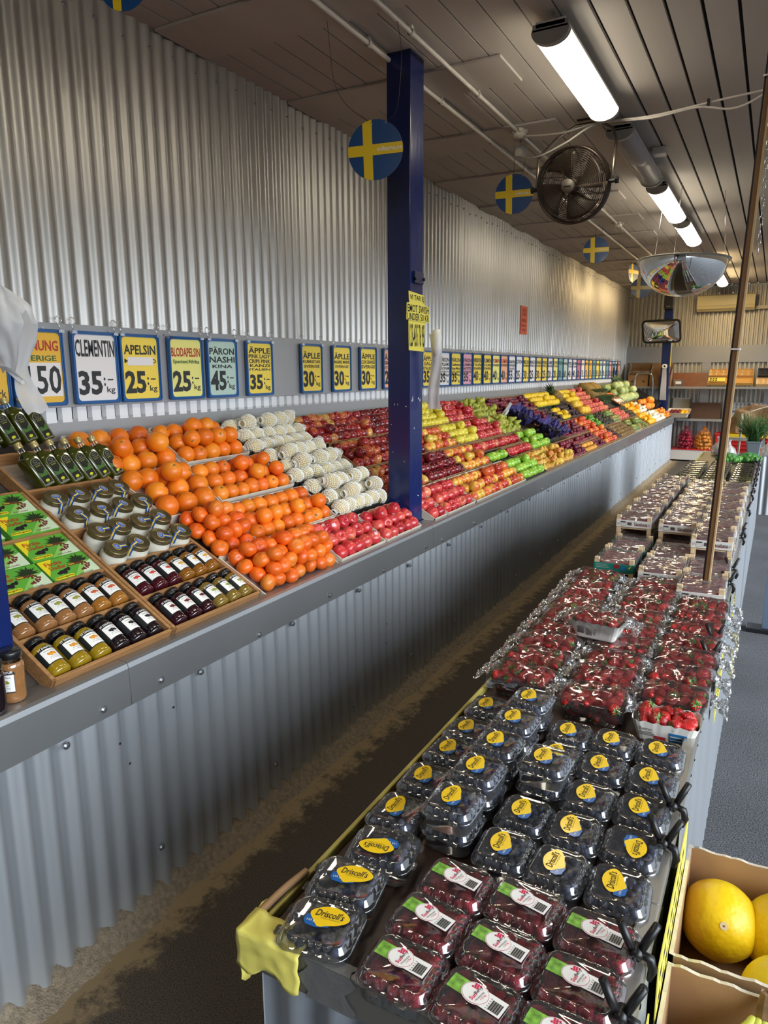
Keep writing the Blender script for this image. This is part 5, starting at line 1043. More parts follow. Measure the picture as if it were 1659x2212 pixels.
b = MB(); b.box(-.286, TY0+.012, .785, -.276, TY1, .818); b.build('aisle_rim', mat('worn_yellow_edge', srgb(188, 176, 92), .5, var=.2, vs=10), bt, bevel=.003)
b = MB(); corrugated(b, (-.27, TY0+.012), 1, .54/.076, .076, .009, .0, .765, 'X'); b.build('front_skirt', M_SKIRT, bt)
for nm, x in (('aisle_skirt', -.272), ('outer_skirt', .281)):
    b = MB(); corrugated(b, (x, TY0+.01), 1, (TY1-TY0)/.076, .076, .008, .0, .792, 'Y'); b.build(nm, M_STEELF, bt)
b = MB(); cr = lambda p: tuple(Vector(p)+.0045*Vector((NZ.noise(Vector(p)*40), NZ.noise(Vector(p)*40+Vector((9, 0, 0))), NZ.noise(Vector(p)*40+Vector((0, 9, 0))))))
def wrapg(u, v):   # tape folded over the corner: top, then down the front face
    x = -.300+.120*u; L_ = .115; s = v*L_
    return cr((x, TY0+.035-min(s, .05), .829)) if s < .05 else cr((x, TY0-.0155, .829-(s-.05)*(.95+.2*math.sin(u*9))))
b.grid(wrapg, 14, 16)
b.grid(lambda u, v: cr((-.297, TY0-.012+.08*u, .828-.095*v*(1+.15*math.sin(u*7)))), 8, 10); b.build('corner_tape', M_YELLOW, bt, solid=.0015)
b = MB(); b.grid(lambda u, v: (-.175+.085*u+.01*math.sin(v*9), TY0-.0105, .828-.068*v), 6, 6); b.grid(lambda u, v: (-.175+.085*u+.008*math.sin(v*7), TY0-.0105+.022*v, .8285), 6, 2); b.build('torn_tape', M_DTAPE, bt)
b = MB(); b.tube(cat_curve([(-.292, .80, .824), (-.288, .86, .826), (-.282, .92, .822)]), .007, 6); b.build('tape_twist', M_CARD, bt)
# --- clamshells
def rr_dense(w, h, r, N_=72):
    P = []; Lw, Lh, A = w-2*r, h-2*r, PI*r/2; tot = 2*(Lw+Lh+2*A)
    for i in range(N_):
        s = tot*i/N_
        segs = [('l', (w/2, -h/2+r), (0, 1), Lh), ('a', (w/2-r, h/2-r), 0, A), ('l', (w/2-r, h/2), (-1, 0), Lw), ('a', (-w/2+r, h/2-r), 90, A), ('l', (-w/2, h/2-r), (0, -1), Lh), ('a', (-w/2+r, -h/2+r), 180, A), ('l', (-w/2+r, -h/2), (1, 0), Lw), ('a', (w/2-r, -h/2+r), 270, A)]
        for g in segs:
            if s < g[3] or g is segs[-1]:
                if g[0] == 'l': P.append((g[1][0]+g[2][0]*s, g[1][1]+g[2][1]*s))
                else:
                    a = math.radians(g[2])+s/r; P.append((g[1][0]+r*math.cos(a), g[1][1]+r*math.sin(a)))
                break
            s -= g[3]
    return P
M_CLAM = film_mat('clear_clamshell', (.95, .97, .97, 1), .05, .11, .95, bump=.06, bs=25, haze=.03)
M_CLAMB = film_mat('clear_clamshell_base', (.93, .95, .95, 1), .08, .06, .85, haze=.05)
def clam_parts(parent, CW=.103, CH=.1135):
    def ring(w, h, z, r, rib=0): return [(x*(1+rib*k/ (abs(x)+.03) if 0 else 1)+(rib*math.copysign(1, x)*(1 if i % 4 < 2 else -1) if abs(x) > w/2-.0015 else 0), y+(rib*math.copysign(1, y)*(1 if i % 4 < 2 else -1) if abs(y) > h/2-.0015 else 0), z) for i, (x, y) in enumerate(rr_dense(w, h, r)) for k in (1,)]
    b = MB(); b.loft([ring(CW-.018, CH-.018, .0015, .018), ring(CW-.013, CH-.013, .005, .02), ring(CW-.008, CH-.008, .028, .021, .0009), ring(CW-.004, CH-.004, .030, .022), ring(CW, CH, .031, .023), ring(CW, CH, .033, .023)], 0, True, None, True); b.build('tray_base', M_CLAMB, parent)
    b = MB(); b.loft([ring(CW+.001, CH+.001, .0325, .023), ring(CW+.001, CH+.001, .035, .023), ring(CW-.006, CH-.006, .0355, .021), ring(CW-.009, CH-.009, .038, .02, .0012), ring(CW-.017, CH-.017, .0465, .017, .0014), ring(CW-.021, CH-.021, .0490, .016), ring(CW-.026, CH-.026, .0485, .014), ring(CW-.028, CH-.028, .0475, .013)], 0, True, None, False, True)
    for i in range(5):
        y = -.026+.0125*i; b.box(CW/2-.016, y, .044, CW/2-.0055, y+.005, .0475)
    lid = b.build('lid', M_CLAM, parent)
    b = MB()
    for s in (-1, 1): b = MB(); b.prism(rrect(.018, .010, .004), .0325, .0345, 0, T(s*.022, -CH/2-.002, 0)); b.build('lid_tab', M_CLAM, lid)
    return lid
M_BLY = mat('berry_label_yellow', srgb(250, 206, 20), .35, coat=.2); M_BLB = mat('berry_label_blue', srgb(22, 96, 168), .35, coat=.2); M_BERRY = None
_bp = None
def blue_punnet(M, label):
    global _bp
    if _bp: return dup(_bp, M, label)
    t = thing('berry_punnet', label, 'berry punnet', M, 'clear punnets of blueberries'); _bp = t; lid = clam_parts(t)
    b = MB(); LM = T(-.010, .009, .0478) @ RZ(PI/2) @ SCL(1.15, 1.15, 1)      # text runs along +y
    P = []
    for i in range(28):
        a = 2*PI*i/28; x = .0225*math.cos(a); y = .0155*math.sin(a); k = max(0, math.cos(a+2.0))**14; P.append((x*(1+.18*math.cos(a)**4), y-.006*k))
    bl = [(-.020, -.002), (-.030, -.004), (-.031, -.013), (-.026, -.020), (-.012, -.022), (.004, -.018), (.006, -.012), (-.008, -.008)]
    b.poly(bl, .0006, 1, LM); b.poly(P, .0010, 0, LM)
    b.text("Driscoll's", 0, .002, .037, .0115, 2, LM, .0014, .012, 0, .12); b.text('Only the Finest Berries', .002, -.006, .026, .0022, 2, LM, .0014); b.text('125 g', -.021, -.013, .011, .0040, 3, LM, .0012, .01)
    b.build('label', [M_BLY, M_BLB, M_INK, M_LABW], lid); return t
M_BB = fruit_mat('blueberry_skin', s3((.3, (40, 46, 66)), (.6, (70, 78, 104)), (.85, (112, 118, 138))), 60, .55, vrand=.25)
_bb = MB(); _bb.lathe([(0, .88), (.16, .86), (.30, .99), (.42, .93), (.62, .80), (.92, .38), (1, -.02), (.9, -.45), (.55, -.84), (.02, -.95)], 14); BB_ME = MB().add([(x*.0084, y*.0084, z*.0075) for x, y, z in _bb.v], _bb.f, 0, True).mesh('blueberry', M_BB)
_b2 = MB(); _b2.lathe([(.01*.0084, .0074), (.5*.0084, .0064), (.0078, .003), (.0083, 0), (.007, -.004)], 8)
# positions: five columns from the aisle, rows from the strawberries
bl_rows = [('first', -.587, [1.640, 1.502, 1.391, 1.261, 1.131], 0), ('second', -.476, [1.640, 1.515, 1.395, 1.275, 1.150], 1), ('third', -.362, [1.601, 1.487, 1.375, 1.240, 1.121], 0), ('fourth', -.262, [1.605, 1.483, 1.353, 1.232, 1.115], 0), ('fifth', -.158, [1.606, 1.480, 1.355, 1.235, 1.112], 0)]
ALLP = []
for nm, x, ys_, st in bl_rows:
    for j, y in enumerate(ys_):
        rz = PI if (nm == 'fifth' and j == 3) else RND.uniform(-.06, .06)
        if st or (nm == 'third' and j == 2):
            ALLP.append((x, y+.004, .8005, RND.uniform(-.05, .05), 'lower clear blueberry punnet of the stack, %s column from the aisle, %s row' % (nm, ordinal(j))))
            ALLP.append((x+.004, y-.005, .8505, rz, 'upper blueberry punnet of a stack, %s column from the aisle, %s row' % (nm, ordinal(j))))
        else: ALLP.append((x, y, .8005, rz, 'clear blueberry punnet, %s column from the aisle, %s row from the strawberries' % (nm, ordinal(j))))
ALLP += [(-.548, 1.012, .8005, 1.75, 'clear blueberry punnet with label turned sideways, third from the yellow taped corner'), (-.560, .922, .8005, -1.35, 'clear blueberry punnet, second from the yellow taped corner'), (-.556, .812, .8005, -1.40, 'clear blueberry punnet at the corner with yellow tape')]
ALLP[-2] = (-.572, .915, .8005, -1.40, ALLP[-2][4]); ALLP[-3] = (-.560, 1.022, .8005, 1.75, ALLP[-3][4])
bbs = []; low = MB()
for x, y, z, rz, lab in ALLP:
    kk = 1.1 if abs(rz) > 1 and rz < 3 else 1.0; blue_punnet(T(x+tx(y), y, z) @ RZ(rz) @ SCL(kk, kk, 1), lab)
    d = (Vector((x, y, z))-CAMP).length; top = 'lower' not in lab
    for i in range(5):
        for j in range(6):
            px = -.0320+.0160*i+RND.uniform(-.002, .002)+(.003 if j % 2 else -.003); py = -.0375+.0150*j+RND.uniform(-.002, .002)
            M = T(x+tx(y), y, z) @ RZ(rz) @ T(px, py, .0330+RND.uniform(-.004, .003)) @ Euler((RND.uniform(-1.2, 1.2), RND.uniform(-1.2, 1.2), 0)).to_matrix().to_4x4()
            bbs.append((d+(0 if top else 1), M, lab)); M2 = T(x+tx(y), y, z) @ RZ(rz) @ T(px*.93+.005, py*.93, .0205); low.add(_b2.v, _b2.f, 0, True, M2)
bbs.sort(key=lambda q: q[0])
for d, M, lab in bbs[:300]:
    o = bpy.data.objects.new('blueberry', BB_ME); COL.objects.link(o); o.matrix_basis = M; tag(o, 'dusty blueberry in the '+lab.replace('clear blueberry ', '').replace('from the ', 'from ').replace('strawberries', 'strawberries'), 'blueberry', 'blueberries in the '+lab)
for d, M, lab in bbs[300:]: low.add(_bb.v and [v.co for v in BB_ME.vertices], [tuple(p.vertices) for p in BB_ME.polygons], 0, True, M)
tag(low.build('blueberry', M_BB), 'the farther and deeper blueberries inside the punnets', 'blueberries', None, 'stuff')
# raspberries
M_GLAB = mat('leaf_print_green', srgb(120, 176, 60), .4, var=.5, vs=90); M_PINKT = mat('pink_print', srgb(210, 30, 84), .5)
_rp = None
def rasp_punnet(M, label):
    global _rp
    if _rp: return dup(_rp, M, label)
    t = thing('raspberry_punnet', label, 'berry punnet', M, 'clear punnets of raspberries'); _rp = t; lid = clam_parts(t, .121, .1035)
    b = MB(); z = .0480; b.add([(-.036, .008, z), (-.005, -.012, z), (-.001, .012, z), (-.03, .034, z)], [(0, 1, 2, 3)], 0); LM = T(0, 0, z)
    LM = T(-.002, .006, z) @ RZ(-.12) @ SCL(1.08, 1.08, 1)
    b = MB(); b.box(-.042, -.012, 0, .0, .012, .0004, 0, LM); b.box(.0, -.013, 0, .038, .013, .0004, 1, LM)
    b.poly(circ(.0195, 24, -.004, 0, .0165), .0009, 1, LM); b.poly(circ(.0185, 24, -.004, 0, .0155), .0011, 3, LM); b.poly(circ(.0180, 24, -.004, 0, .0150), .0013, 1, LM)
    TMx = LM @ T(-.004, 0, 0) @ RZ(1.45)
    for i in range(3):
        for j in range(3-(i % 2)): b.prism(circ(.0016, 7, -.004+.0034*j-.001*i+(.0015 if i % 2 else 0), .0085-.0028*i+.000), .0015, .0017, 3, LM @ T(-.006, .004, 0))
    b.text('Sun', -.006, -.001, .011, .006, 3, TMx, .0017, .02); b.text('Berry', .006, -.001, .014, .006, 2, TMx, .0017, .01); b.text('FRAMBOISES', 0, -.0075, .018, .0022, 2, TMx, .0017); b.text('125g', .002, -.0115, .010, .0032, 3, TMx, .0017)
    for k in range(14): b.box(.020+.0011*k, -.010, .0006, .020+.0011*k+(.0004 if k % 3 else .0008), .006, .0008, 2, LM)
    for k in range(5): b.box(.016, -.010+.004*k, .0006, .0185, -.0095+.004*k, .0008, 2, LM)
    b.build('label', [M_GLAB, M_LABW, M_INK, M_PINKT], lid); return t
M_RASP = fruit_mat('raspberry_skin', s3((.3, (136, 16, 40)), (.6, (186, 38, 62)), (.85, (214, 78, 92))), 50, .5, vrand=.15, coat=.1)
b = MB(); nr, ns = 22, 40; rings = []
for i in range(nr+1):
    v = i/nr; z = .011-.022*v; r0 = .0098*math.sqrt(max(0.02, 1-((v-.60)/.62)**2)); row = v*7; ring_ = []
    for k in range(ns):
        a = 2*PI*k/ns; bump = abs(math.sin(row*PI))*(abs(math.sin(a*5+(PI/2 if int(row) % 2 else 0)))); r = r0*(.84+.22*bump**.6); ring_.append((r*math.cos(a), r*math.sin(a), z))
    rings.append(ring_)
b.loft(rings, 0, True, None, True, True); RA_ME = b.mesh('raspberry', M_RASP)
rsp = [(-.404, .999, 'upper'), (-.410, .898, 'middle'), (-.405, .799, 'near'), (-.286, 1.003, 'upper'), (-.289, .895, 'middle'), (-.286, .792, 'near'), (-.166, .990, 'upper'), (-.170, .888, 'middle'), (-.172, .790, 'near')]
for i, (x, y, nm) in enumerate(rsp):
    lab = '%s raspberry punnet of the %s column from the aisle' % ({'upper': 'far', 'middle': 'middle', 'near': 'near'}[nm], ['left', 'centre', 'right'][i//3]); M0 = TM(x, y, .8005) @ RZ(RND.uniform(-.05, .05)-.04)
    rasp_punnet(M0, 'clear '+lab)
    for k in range(25):
        a, c = k % 5, k//5; o = bpy.data.objects.new('raspberry', RA_ME); COL.objects.link(o)
        o.matrix_basis = M0 @ T(-.039+.0195*a+RND.uniform(-.002, .002)+(.003 if c % 2 else 0), -.0335+.01675*c+RND.uniform(-.002, .002), .0320+RND.uniform(-.004, .003)) @ Euler((RND.uniform(-1.5, 1.5), RND.uniform(-1.5, 1.5), RND.uniform(0, 6))).to_matrix().to_4x4(); tag(o, 'raspberry inside the clear '+lab, 'raspberry', 'raspberries in the '+lab)
# strawberries under film
M_STRAW = fruit_mat('strawberry_skin', s3((.3, (158, 16, 22)), (.6, (196, 36, 36)), (.85, (222, 90, 66))), 40, .3, coat=.3, vrand=.12, bump=.5, bs=330); M_SLEAF = mat('strawberry_leaf', srgb(86, 128, 56), .5)
b = MB(); b.lathe([(.0005, -.021), (.005, -.0185), (.0105, -.010), (.0148, .000), (.0162, .008), (.0140, .0145), (.008, .0175), (.0005, .017)], 16, 0, None, True, True, True, lambda p: (p[0]*(1+.05*math.sin(p[2]*200)), p[1]*.92, p[2]*1.1)); ST_ME = b.mesh('strawberry', M_STRAW)
b = MB()
for k in range(8):
    a = 2*PI*k/8; c = Vector((math.cos(a), math.sin(a), 0)); p = Vector((-c.y, c.x, 0)); b.add([Vector((0, 0, .0195)), c*.007-p*.0035+Vector((0, 0, .0205)), c*.0155+Vector((0, 0, .0185+.004*math.sin(k*2))), c*.007+p*.0035+Vector((0, 0, .0205))], [(0, 1, 2, 3)])
b.tube([(0, 0, .019), (.002, 0, .027)], .0012, 5); SL_ME = b.mesh('calyx', M_SLEAF)
M_WRAP = film_mat('crinkled_film', (.96, .97, .97, 1), .10, .09, .75, bump=.8, bs=16, stretch=(.35, 1.3, 1), detail=3, haze=.02); M_WRAPE = film_mat('gathered_film', (.95, .96, .97, 1), .12, .22, .8, bump=1.0, bs=40, haze=.10)
M_CART = mat('white_carton', srgb(232, 228, 220), .7, var=.05, vs=20); M_PB = mat('print_blue', srgb(40, 120, 180), .5); M_PR = mat('print_red', srgb(190, 60, 70), .5); M_GREYT = mat('print_grey', srgb(90, 86, 86), .6)
PW, PH, PZ = .172, .118, .062
def crinkle(x, y, z, s, k): return (x+k*.5*NZ.noise(Vector((x*22, y*30, s))), y+k*.5*NZ.noise(Vector((x*26, y*26, s+4))), z+k*(NZ.noise(Vector((x*16+s, y*46, z*20+s)))+.6*abs(NZ.noise(Vector((x*34, y*80+s, s))))))
def film_top(u, v, s=0):
    x = (u-.5)*PW*1.06; c = v*2-1; y = c*PH*.52; e = max(0, abs(c)-.80)/.2; z = PZ+.022*(1-abs(c)**2.2)*(1-abs(u*2-1)**4)-.05*e*e*.7
    return crinkle(x, y, z, s, .010)
_sp = {}
def straw_pack(M, label, kind, sd=0):
    if (kind, sd) in _sp: return dup(_sp[(kind, sd)], M, label)
    t = thing('strawberry_punnet', label, 'strawberry punnet', M, 'punnets of strawberries'); _sp[(kind, sd)] = t
    rr = lambda w, h, z, r: [(x, y, z) for x, y in rr_dense(w, h, r, 48)]
    if kind == 'film' or kind == 'carton_film':
        if kind == 'film': b = MB(); b.loft([rr(PW-.036, PH-.03, .001, .015), rr(PW-.03, PH-.024, .004, .016), rr(PW-.012, PH-.008, .056, .018), rr(PW-.004, PH, .057, .02), rr(PW-.004, PH, .060, .02)], 0, True, None, True); b.build('clear_tray', M_CLAMB, t)
        b = MB(); b.grid(lambda u, v: film_top(u, v, sd*3.1), 30, 30); b.build('film', M_WRAP, t)
        for s in (-1, 1):
            b = MB(); b.grid(lambda u, v, s=s: (s*(PW*.53+.040*u)+.007*NZ.noise(Vector((u*6, v*9, sd+s))), (v-.5)*PH*(1.02-.55*math.sin(PI*min(1, u*1.25)))+.006*NZ.noise(Vector((u*9, v*12, sd))), PZ-.004+.012*(1-abs(2*v-1))-.020*u+.010*NZ.noise(Vector((u*5, v*16, sd+s*3)))+.006*math.sin(v*46)), 10, 28)
            b.build('film_end', M_WRAPE, t)
    if kind != 'film':
        b = MB(); n = 48; b.loft([rr(PW-.05, PH-.034, .0, .012), rr(PW-.046, PH-.03, .003, .014), [(x, y, .054+.0025*math.sin(i*PI/2*1.5)) for i, (x, y, z) in enumerate(rr(PW-.016, PH-.012, .055, .016))], [(x*.985, y*.98, .053+.0025*math.sin(i*PI/2*1.5)) for i, (x, y, z) in enumerate(rr(PW-.016, PH-.012, .055, .016))]], 0, False, None, True)
        dy = Vector((0, -PH/2+.020, .0)); tl = (PH-.034)/2; F = basis((0, -(PH-.034)/2-.0012, .0), (1, 0, 0), (0, -.2, .98), (0, -.98, -.2))
        if kind == 'carton':
            b.text('Beeren', -.042, .036, .030, .010, 4, F, .001, .0); 
            for k in range(3): b.box(-.058, .026-.004*k, .0006, -.026+.004*k, .0275-.004*k, .001, 4, F)
            b.box(-.022, .010, .0006, .004, .020, .001, 2, F); b.box(.012, .010, .0006, .052, .036, .001, 1, F); b.box(.014, .025, .001, .050, .028, .0013, 0, F); b.box(.014, .016, .001, .046, .018, .0013, 0, F)
        else:
            for k in range(16): b.box(-.052+.0013*k, .016, .0006, -.0512+.0013*k+(.0004 if k % 3 else 0), .040, .001, 4, F)
            b.text('500 g', .004, .026, .022, .012, 4, F, .001, .01, PI/2)
            for k in range(5): b.box(-.024+.004*k, .012, .0006, -.0225+.004*k, .040-.003*k, .001, 4, F)
        b.build('carton_tray', [M_CART, M_PB, M_PR, M_PINKT, M_GREYT], t)
    return t
STR = []
cols = [('left', [(-.555-.0*i, 1.845+.138*i) for i in range(9)]), ('middle', [(-.352, 1.795+.139*i) for i in range(9)]), ('right', [(-.168, 1.905+.138*i) for i in range(7)])]
for nm, ps in cols:
    for i, (x, y) in enumerate(ps):
        M = TM(x-(.004*i if nm == 'left' else .0), y, .8005) @ RZ(RND.uniform(-.05, .05)); straw_pack(M, 'film-wrapped strawberry punnet, %s from the blueberries in the %s column' % (ordinal(i), nm), 'film', (i+len(nm)) % 4); STR.append((M, y, 'the %s %s punnet' % (ordinal(i), nm), PZ))
M = TM(-.168, 1.775, .8005) @ RZ(.03); straw_pack(M, 'open white paper punnet of strawberries in front of the right column', 'carton'); STR.append((M, 1.70, 'the open white paper punnet', .066))
M = TM(-.432, 2.215, .872) @ RZ(-.10); straw_pack(M, 'white-labelled strawberry punnet lying on top of the others', 'carton_film', 7); STR.append((M, 2.0, 'the white-labelled top punnet', PZ))
berries = []
for M, y, where, pz in STR:
    ct = 'white' in where; lay = [(.050, 5, 4)] if ct else [(pz-.010, 5, 4)] if y > 2.15 else [(pz-.010, 5, 4), (.024, 5, 3)]
    for z, nx, ny in lay:
        for i in range(nx):
            for j in range(ny):
                sx_ = (PW-.072)/(nx-1) if ct else (PW-.055)/(nx-1) if z > .03 else (PW-.066)/(nx-1); sy_ = (PH-.062)/(ny-1) if ct else (PH-.042)/(ny-1) if z > .03 else (PH-.056)/(ny-1)
                p = M @ T((i-(nx-1)/2)*sx_+RND.uniform(-.004, .004), (j-(ny-1)/2)*sy_+RND.uniform(-.003, .003), z+RND.uniform(-.006, .006)) @ Euler((RND.uniform(.7, 2.4), RND.uniform(-.5, .5), RND.uniform(0, 6.28))).to_matrix().to_4x4() @ SCL(.98, .98, .98)
                berries.append((y+(0 if z > .03 else .1), p, where))
berries.sort(key=lambda q: q[0]); so = MB(); sl = MB()
for i, (y, p, where) in enumerate(berries):
    if i < 300:
        o = bpy.data.objects.new('strawberry', ST_ME); COL.objects.link(o); o.matrix_basis = p; tag(o, 'red strawberry in '+where, 'strawberry', 'strawberries in '+where)
        c = bpy.data.objects.new('calyx', SL_ME); COL.objects.link(c); c.parent = o
    else:
        so.add([v.co for v in ST_ME.vertices], [tuple(q.vertices) for q in ST_ME.polygons], 0, True, p); so.add([v.co for v in SL_ME.vertices], [tuple(q.vertices) for q in SL_ME.polygons], 1, False, p)
tag(so.build('strawberry', [M_STRAW, M_SLEAF]), 'the farther strawberries inside the film-wrapped punnets', 'strawberries', None, 'stuff')
# wooden crates of berries under film
M_PALE = mat('pale_wood', srgb(226, 200, 160), .6, var=.1, vs=20, stretch=(8, 8, 1)); M_CRW = mat('crate_print_white', srgb(234, 230, 224), .6); M_TEAL = mat('crate_teal', srgb(28, 132, 118), .5); M_MAG = mat('crate_magenta', srgb(170, 40, 90), .5); M_DRED = mat('print_dark_red', srgb(160, 40, 56), .5)
M_CFIL = fruit_mat('dark_berries', s3((.3, (112, 34, 42)), (.6, (158, 66, 68)), (.85, (190, 116, 108))), 60, .5)
M_CWRAP = film_mat('crate_film', (.95, .93, .93, 1), .12, .14, .8, bump=.7, bs=14, stretch=(.4, 1.2, 1), haze=.12, detail=3)
_cr = {}
def crate(M, label, kind):
    if kind in _cr: return dup(_cr[kind], M, label)
    t = thing('berry_crate', label, 'crate', M, 'small wooden berry crates'); _cr[kind] = t; w, d, h = .168, .262, .088
    for sx_ in (-1, 1):
        for sy_ in (0, 1):
            b = MB(); x = sx_*(w/2-.010); y = .010 if sy_ == 0 else d-.010; b.box(x-.010, y-.010, 0, x+.010, y+.010, h); b.build('corner_post', M_PALE, t, bevel=.001)
    sm = M_CRW if kind == 'white' else M_TEAL
    for nm, bx in (('side_panel', (-w/2-.002, .0, .030, -w/2+.001, d, .066)), ('side_panel', (w/2-.001, 0, .030, w/2+.002, d, .066)), ('back_panel', (-w/2, d-.001, .030, w/2, d+.002, .066))):
        b = MB(); b.box(*bx); b.build(nm, sm, t)
    b = MB(); b.box(-w/2, -.003, .030, w/2, .0, .066); F = FACE_NY(0, -.003, 0)
    if kind == 'white':
        b.text('Vanabana', .034, .050, .066, .015, 1, F, .0008, .008, 0, .2); b.box(.004, .040, .0006, .066, .0425, .001, 2, F)
        for k in range(11): b.box(-.030+.0020*k, .040, .0006, -.0290+.0020*k, .056, .001, 1, F)
        b.box(-.064, .036, .0004, -.036, .060, .0006, 4, F); b.box(-.062, .053, .0006, -.040, .058, .001, 1, F)
        for k in range(3): b.box(-.062, .038+.005*k, .0006, -.038, .0415+.005*k, .001, 0, F)
        for s in (-1, 1):
            for k in range(6): b.poly(circ(.0035, 6, s*.074+.004*math.cos(k), .047+.005*math.sin(k*1.1), .0015), .0009, 4, F)
    else:
        b.box(-w/2, .033, .0004, -.020, .066, .0008, 0, F)
        for k in range(3): b.box(-.075, .058-.007*k, .0008, -.030+.006*k, .060-.007*k, .0012, 4, F)
        b.poly(circ(.014, 12, .012, .055, .010), .001, 2, F); b.poly(circ(.010, 10, .040, .048, .012), .001, 5, F); b.poly([(.06, .05), (.075, .066), (.068, .046)], .001, 6, F); b.text('joy', -.002, .060, .016, .008, 0, F, .0014); b.text('IK', .008, .040, .018, .012, 0, F, .0014, .02)
    b.build('front_panel', [M_CRW if kind == 'white' else M_TEAL, M_INK, M_DRED, M_GREYT, mat('print_pale', srgb(176, 174, 170), .6), M_PB, M_YELLOW], t)
    b = MB(); b.box(-w/2+.004, .004, .020, w/2-.004, d-.004, .026); b.build('crate_floor', M_PALE, t)
    b = MB()
    def wf(u, v):
        x = (u-.5)*w*1.02; y = -.002+v*(d+.004); c = max(abs(2*u-1), abs(2*v-1)); k = .006*NZ.noise(Vector((x*20, y*50, 2)))+.005*abs(NZ.noise(Vector((x*8+y*30, y*14, 7))))
        return (x, y, .072+k+.016*max(0, c-.72)/.28*(abs(2*u-1)*abs(2*v-1))**2+.004*math.sin(PI*u)-.012*(max(0, c-.9)/.1)**2*(1-(abs(2*u-1)*abs(2*v-1))**3))
    b.grid(wf, 22, 30)
    for s in (-1, 1): b.grid(lambda u, v, s=s: (s*(w*.505+.004*NZ.noise(Vector((u*9, v*20, s)))+.003), u*d, .074-.05*v+.004*NZ.noise(Vector((u*25, v*6, 5)))), 24, 5)
    b.build('film', M_CWRAP, t); return t
def fill_me():
    b = MB(); w, d = .152, .240
    b.grid(lambda u, v: ((u-.5)*w, .012+v*d, .060+.009*abs(math.sin(u*w*120)*math.sin(v*d*118))+.004*NZ.noise(Vector((u*9, v*14, 1)))), 36, 52); b.box(-w/2, .012, .028, w/2, .012+d, .060); return b.mesh('berries', M_CFIL)
CF = fill_me()
def put_crate(x, y, z, lab, kind='white'):
    M = TM(x, y, z) @ RZ(RND.uniform(-.03, .03)); crate(M, lab, kind); o = bpy.data.objects.new('dark_berries', CF); COL.objects.link(o); o.matrix_basis = M; tag(o, 'dark red berries filling the '+lab.replace('film-covered ', '').replace('wooden ', ''), 'berries', None, 'stuff')
put_crate(-.565, 3.145, .8005, 'teal printed crate at the front of the left column', 'teal'); put_crate(-.566, 3.42, .8005, 'teal printed crate second in the left column', 'teal')
for i, y in enumerate((3.70, 3.985, 4.27, 4.56, 4.85, 5.14)):
    if i == 0: put_crate(-.580, y, .8005, 'white printed lower crate under the left stack')
    else: put_crate(-.580, y, .8005, 'lower wooden crate %s in the left stack' % ordinal(i))
    put_crate(-.580, y, .8895, 'film-covered upper wooden crate %s in the left stack' % ordinal(i))
put_crate(-.365, 3.07, .8005, 'film-covered single crate nearest the strawberries in the middle column'); put_crate(-.362, 3.36, .8005, 'film-covered single crate just before the middle stack')
for i, y in enumerate((3.68, 3.95, 4.215, 4.48, 4.75, 5.02)):
    put_crate(-.372, y, .8005, 'lower wooden crate %s in the middle stack' % ordinal(i)); put_crate(-.372+.004*math.sin(i*3), y-.006, .8895, 'film-covered upper wooden crate %s in the middle stack' % ordinal(i))
put_crate(-.190, 2.86, .8005, 'film-covered single crate around the wooden post in the right column'); put_crate(-.188, 3.13, .8005, 'film-covered single crate just before the right stack')
for i, y in enumerate((3.40, 3.665, 3.93, 4.20, 4.47, 4.74, 5.0)):
    put_crate(-.196, y, .8005, 'lower wooden crate %s in the right stack' % ordinal(i)); put_crate(-.196, y-.004, .8895, 'film-covered upper wooden crate %s in the right stack' % ordinal(i))
# grape boxes
M_GBOX = film_mat('grape_box', (.95, .97, .95, 1), .06, .16, .85, bump=.25, bs=20); M_GG = fruit_mat('green_grape', s3((.3, (130, 146, 50)), (.7, (186, 190, 96))), 40, .3, coat=.3); M_GD = fruit_mat('dark_grape', s3((.3, (66, 52, 62)), (.7, (116, 92, 96))), 40, .35)
_gb = None; gg = MB(); gd = MB()
def grape_box(M, lab):
    global _gb
    if _gb: return dup(_gb, M, lab)
    t = thing('grape_box', lab, 'clear box', M, 'clear boxes of grapes'); _gb = t; rr = lambda w, h, z, r: [(x, y, z) for x, y in rr_dense(w, h, r, 40)]
    b = MB(); b.loft([rr(.15, .105, .001, .012), rr(.165, .118, .066, .014), rr(.172, .124, .067, .014)], 0, True, None, True); b.build('tray_base', M_GBOX, t)
    b = MB(); b.loft([rr(.173, .125, .068, .014), rr(.163, .115, .072, .012), rr(.155, .107, .090, .010), rr(.148, .030, .092, .008)], 0, True, None, False, True); b.build('lid', M_GBOX, t); return t
for c, (x, y0, n, nm) in enumerate(((-.575, 5.46, 13, 'left'), (-.385, 5.36, 14, 'middle'), (-.185, 5.33, 14, 'right'))):
    for i in range(n):
        y = y0+.128*i; M = TM(x, y, .8005); grape_box(M, 'clear box of grapes, %s behind the crates in the %s column' % (ordinal(i), nm))
        for k in range(24):
            (gg if i < 8 else gd).lathe([(.0005, .012), (.007, .009), (.0095, 0), (.007, -.009), (.0005, -.012)], 7, 0, M @ T(-.055+.022*(k % 6), -.036+.024*(k//6), .058+RND.uniform(-.006, .012)) @ RY(RND.uniform(0, 3)))
tag(gg.build('green_grapes', M_GG), 'pale green grapes inside the clear boxes', 'grapes', None, 'stuff'); tag(gd.build('dark_grapes', M_GD), 'dark grapes inside the farther clear boxes', 'grapes', None, 'stuff')
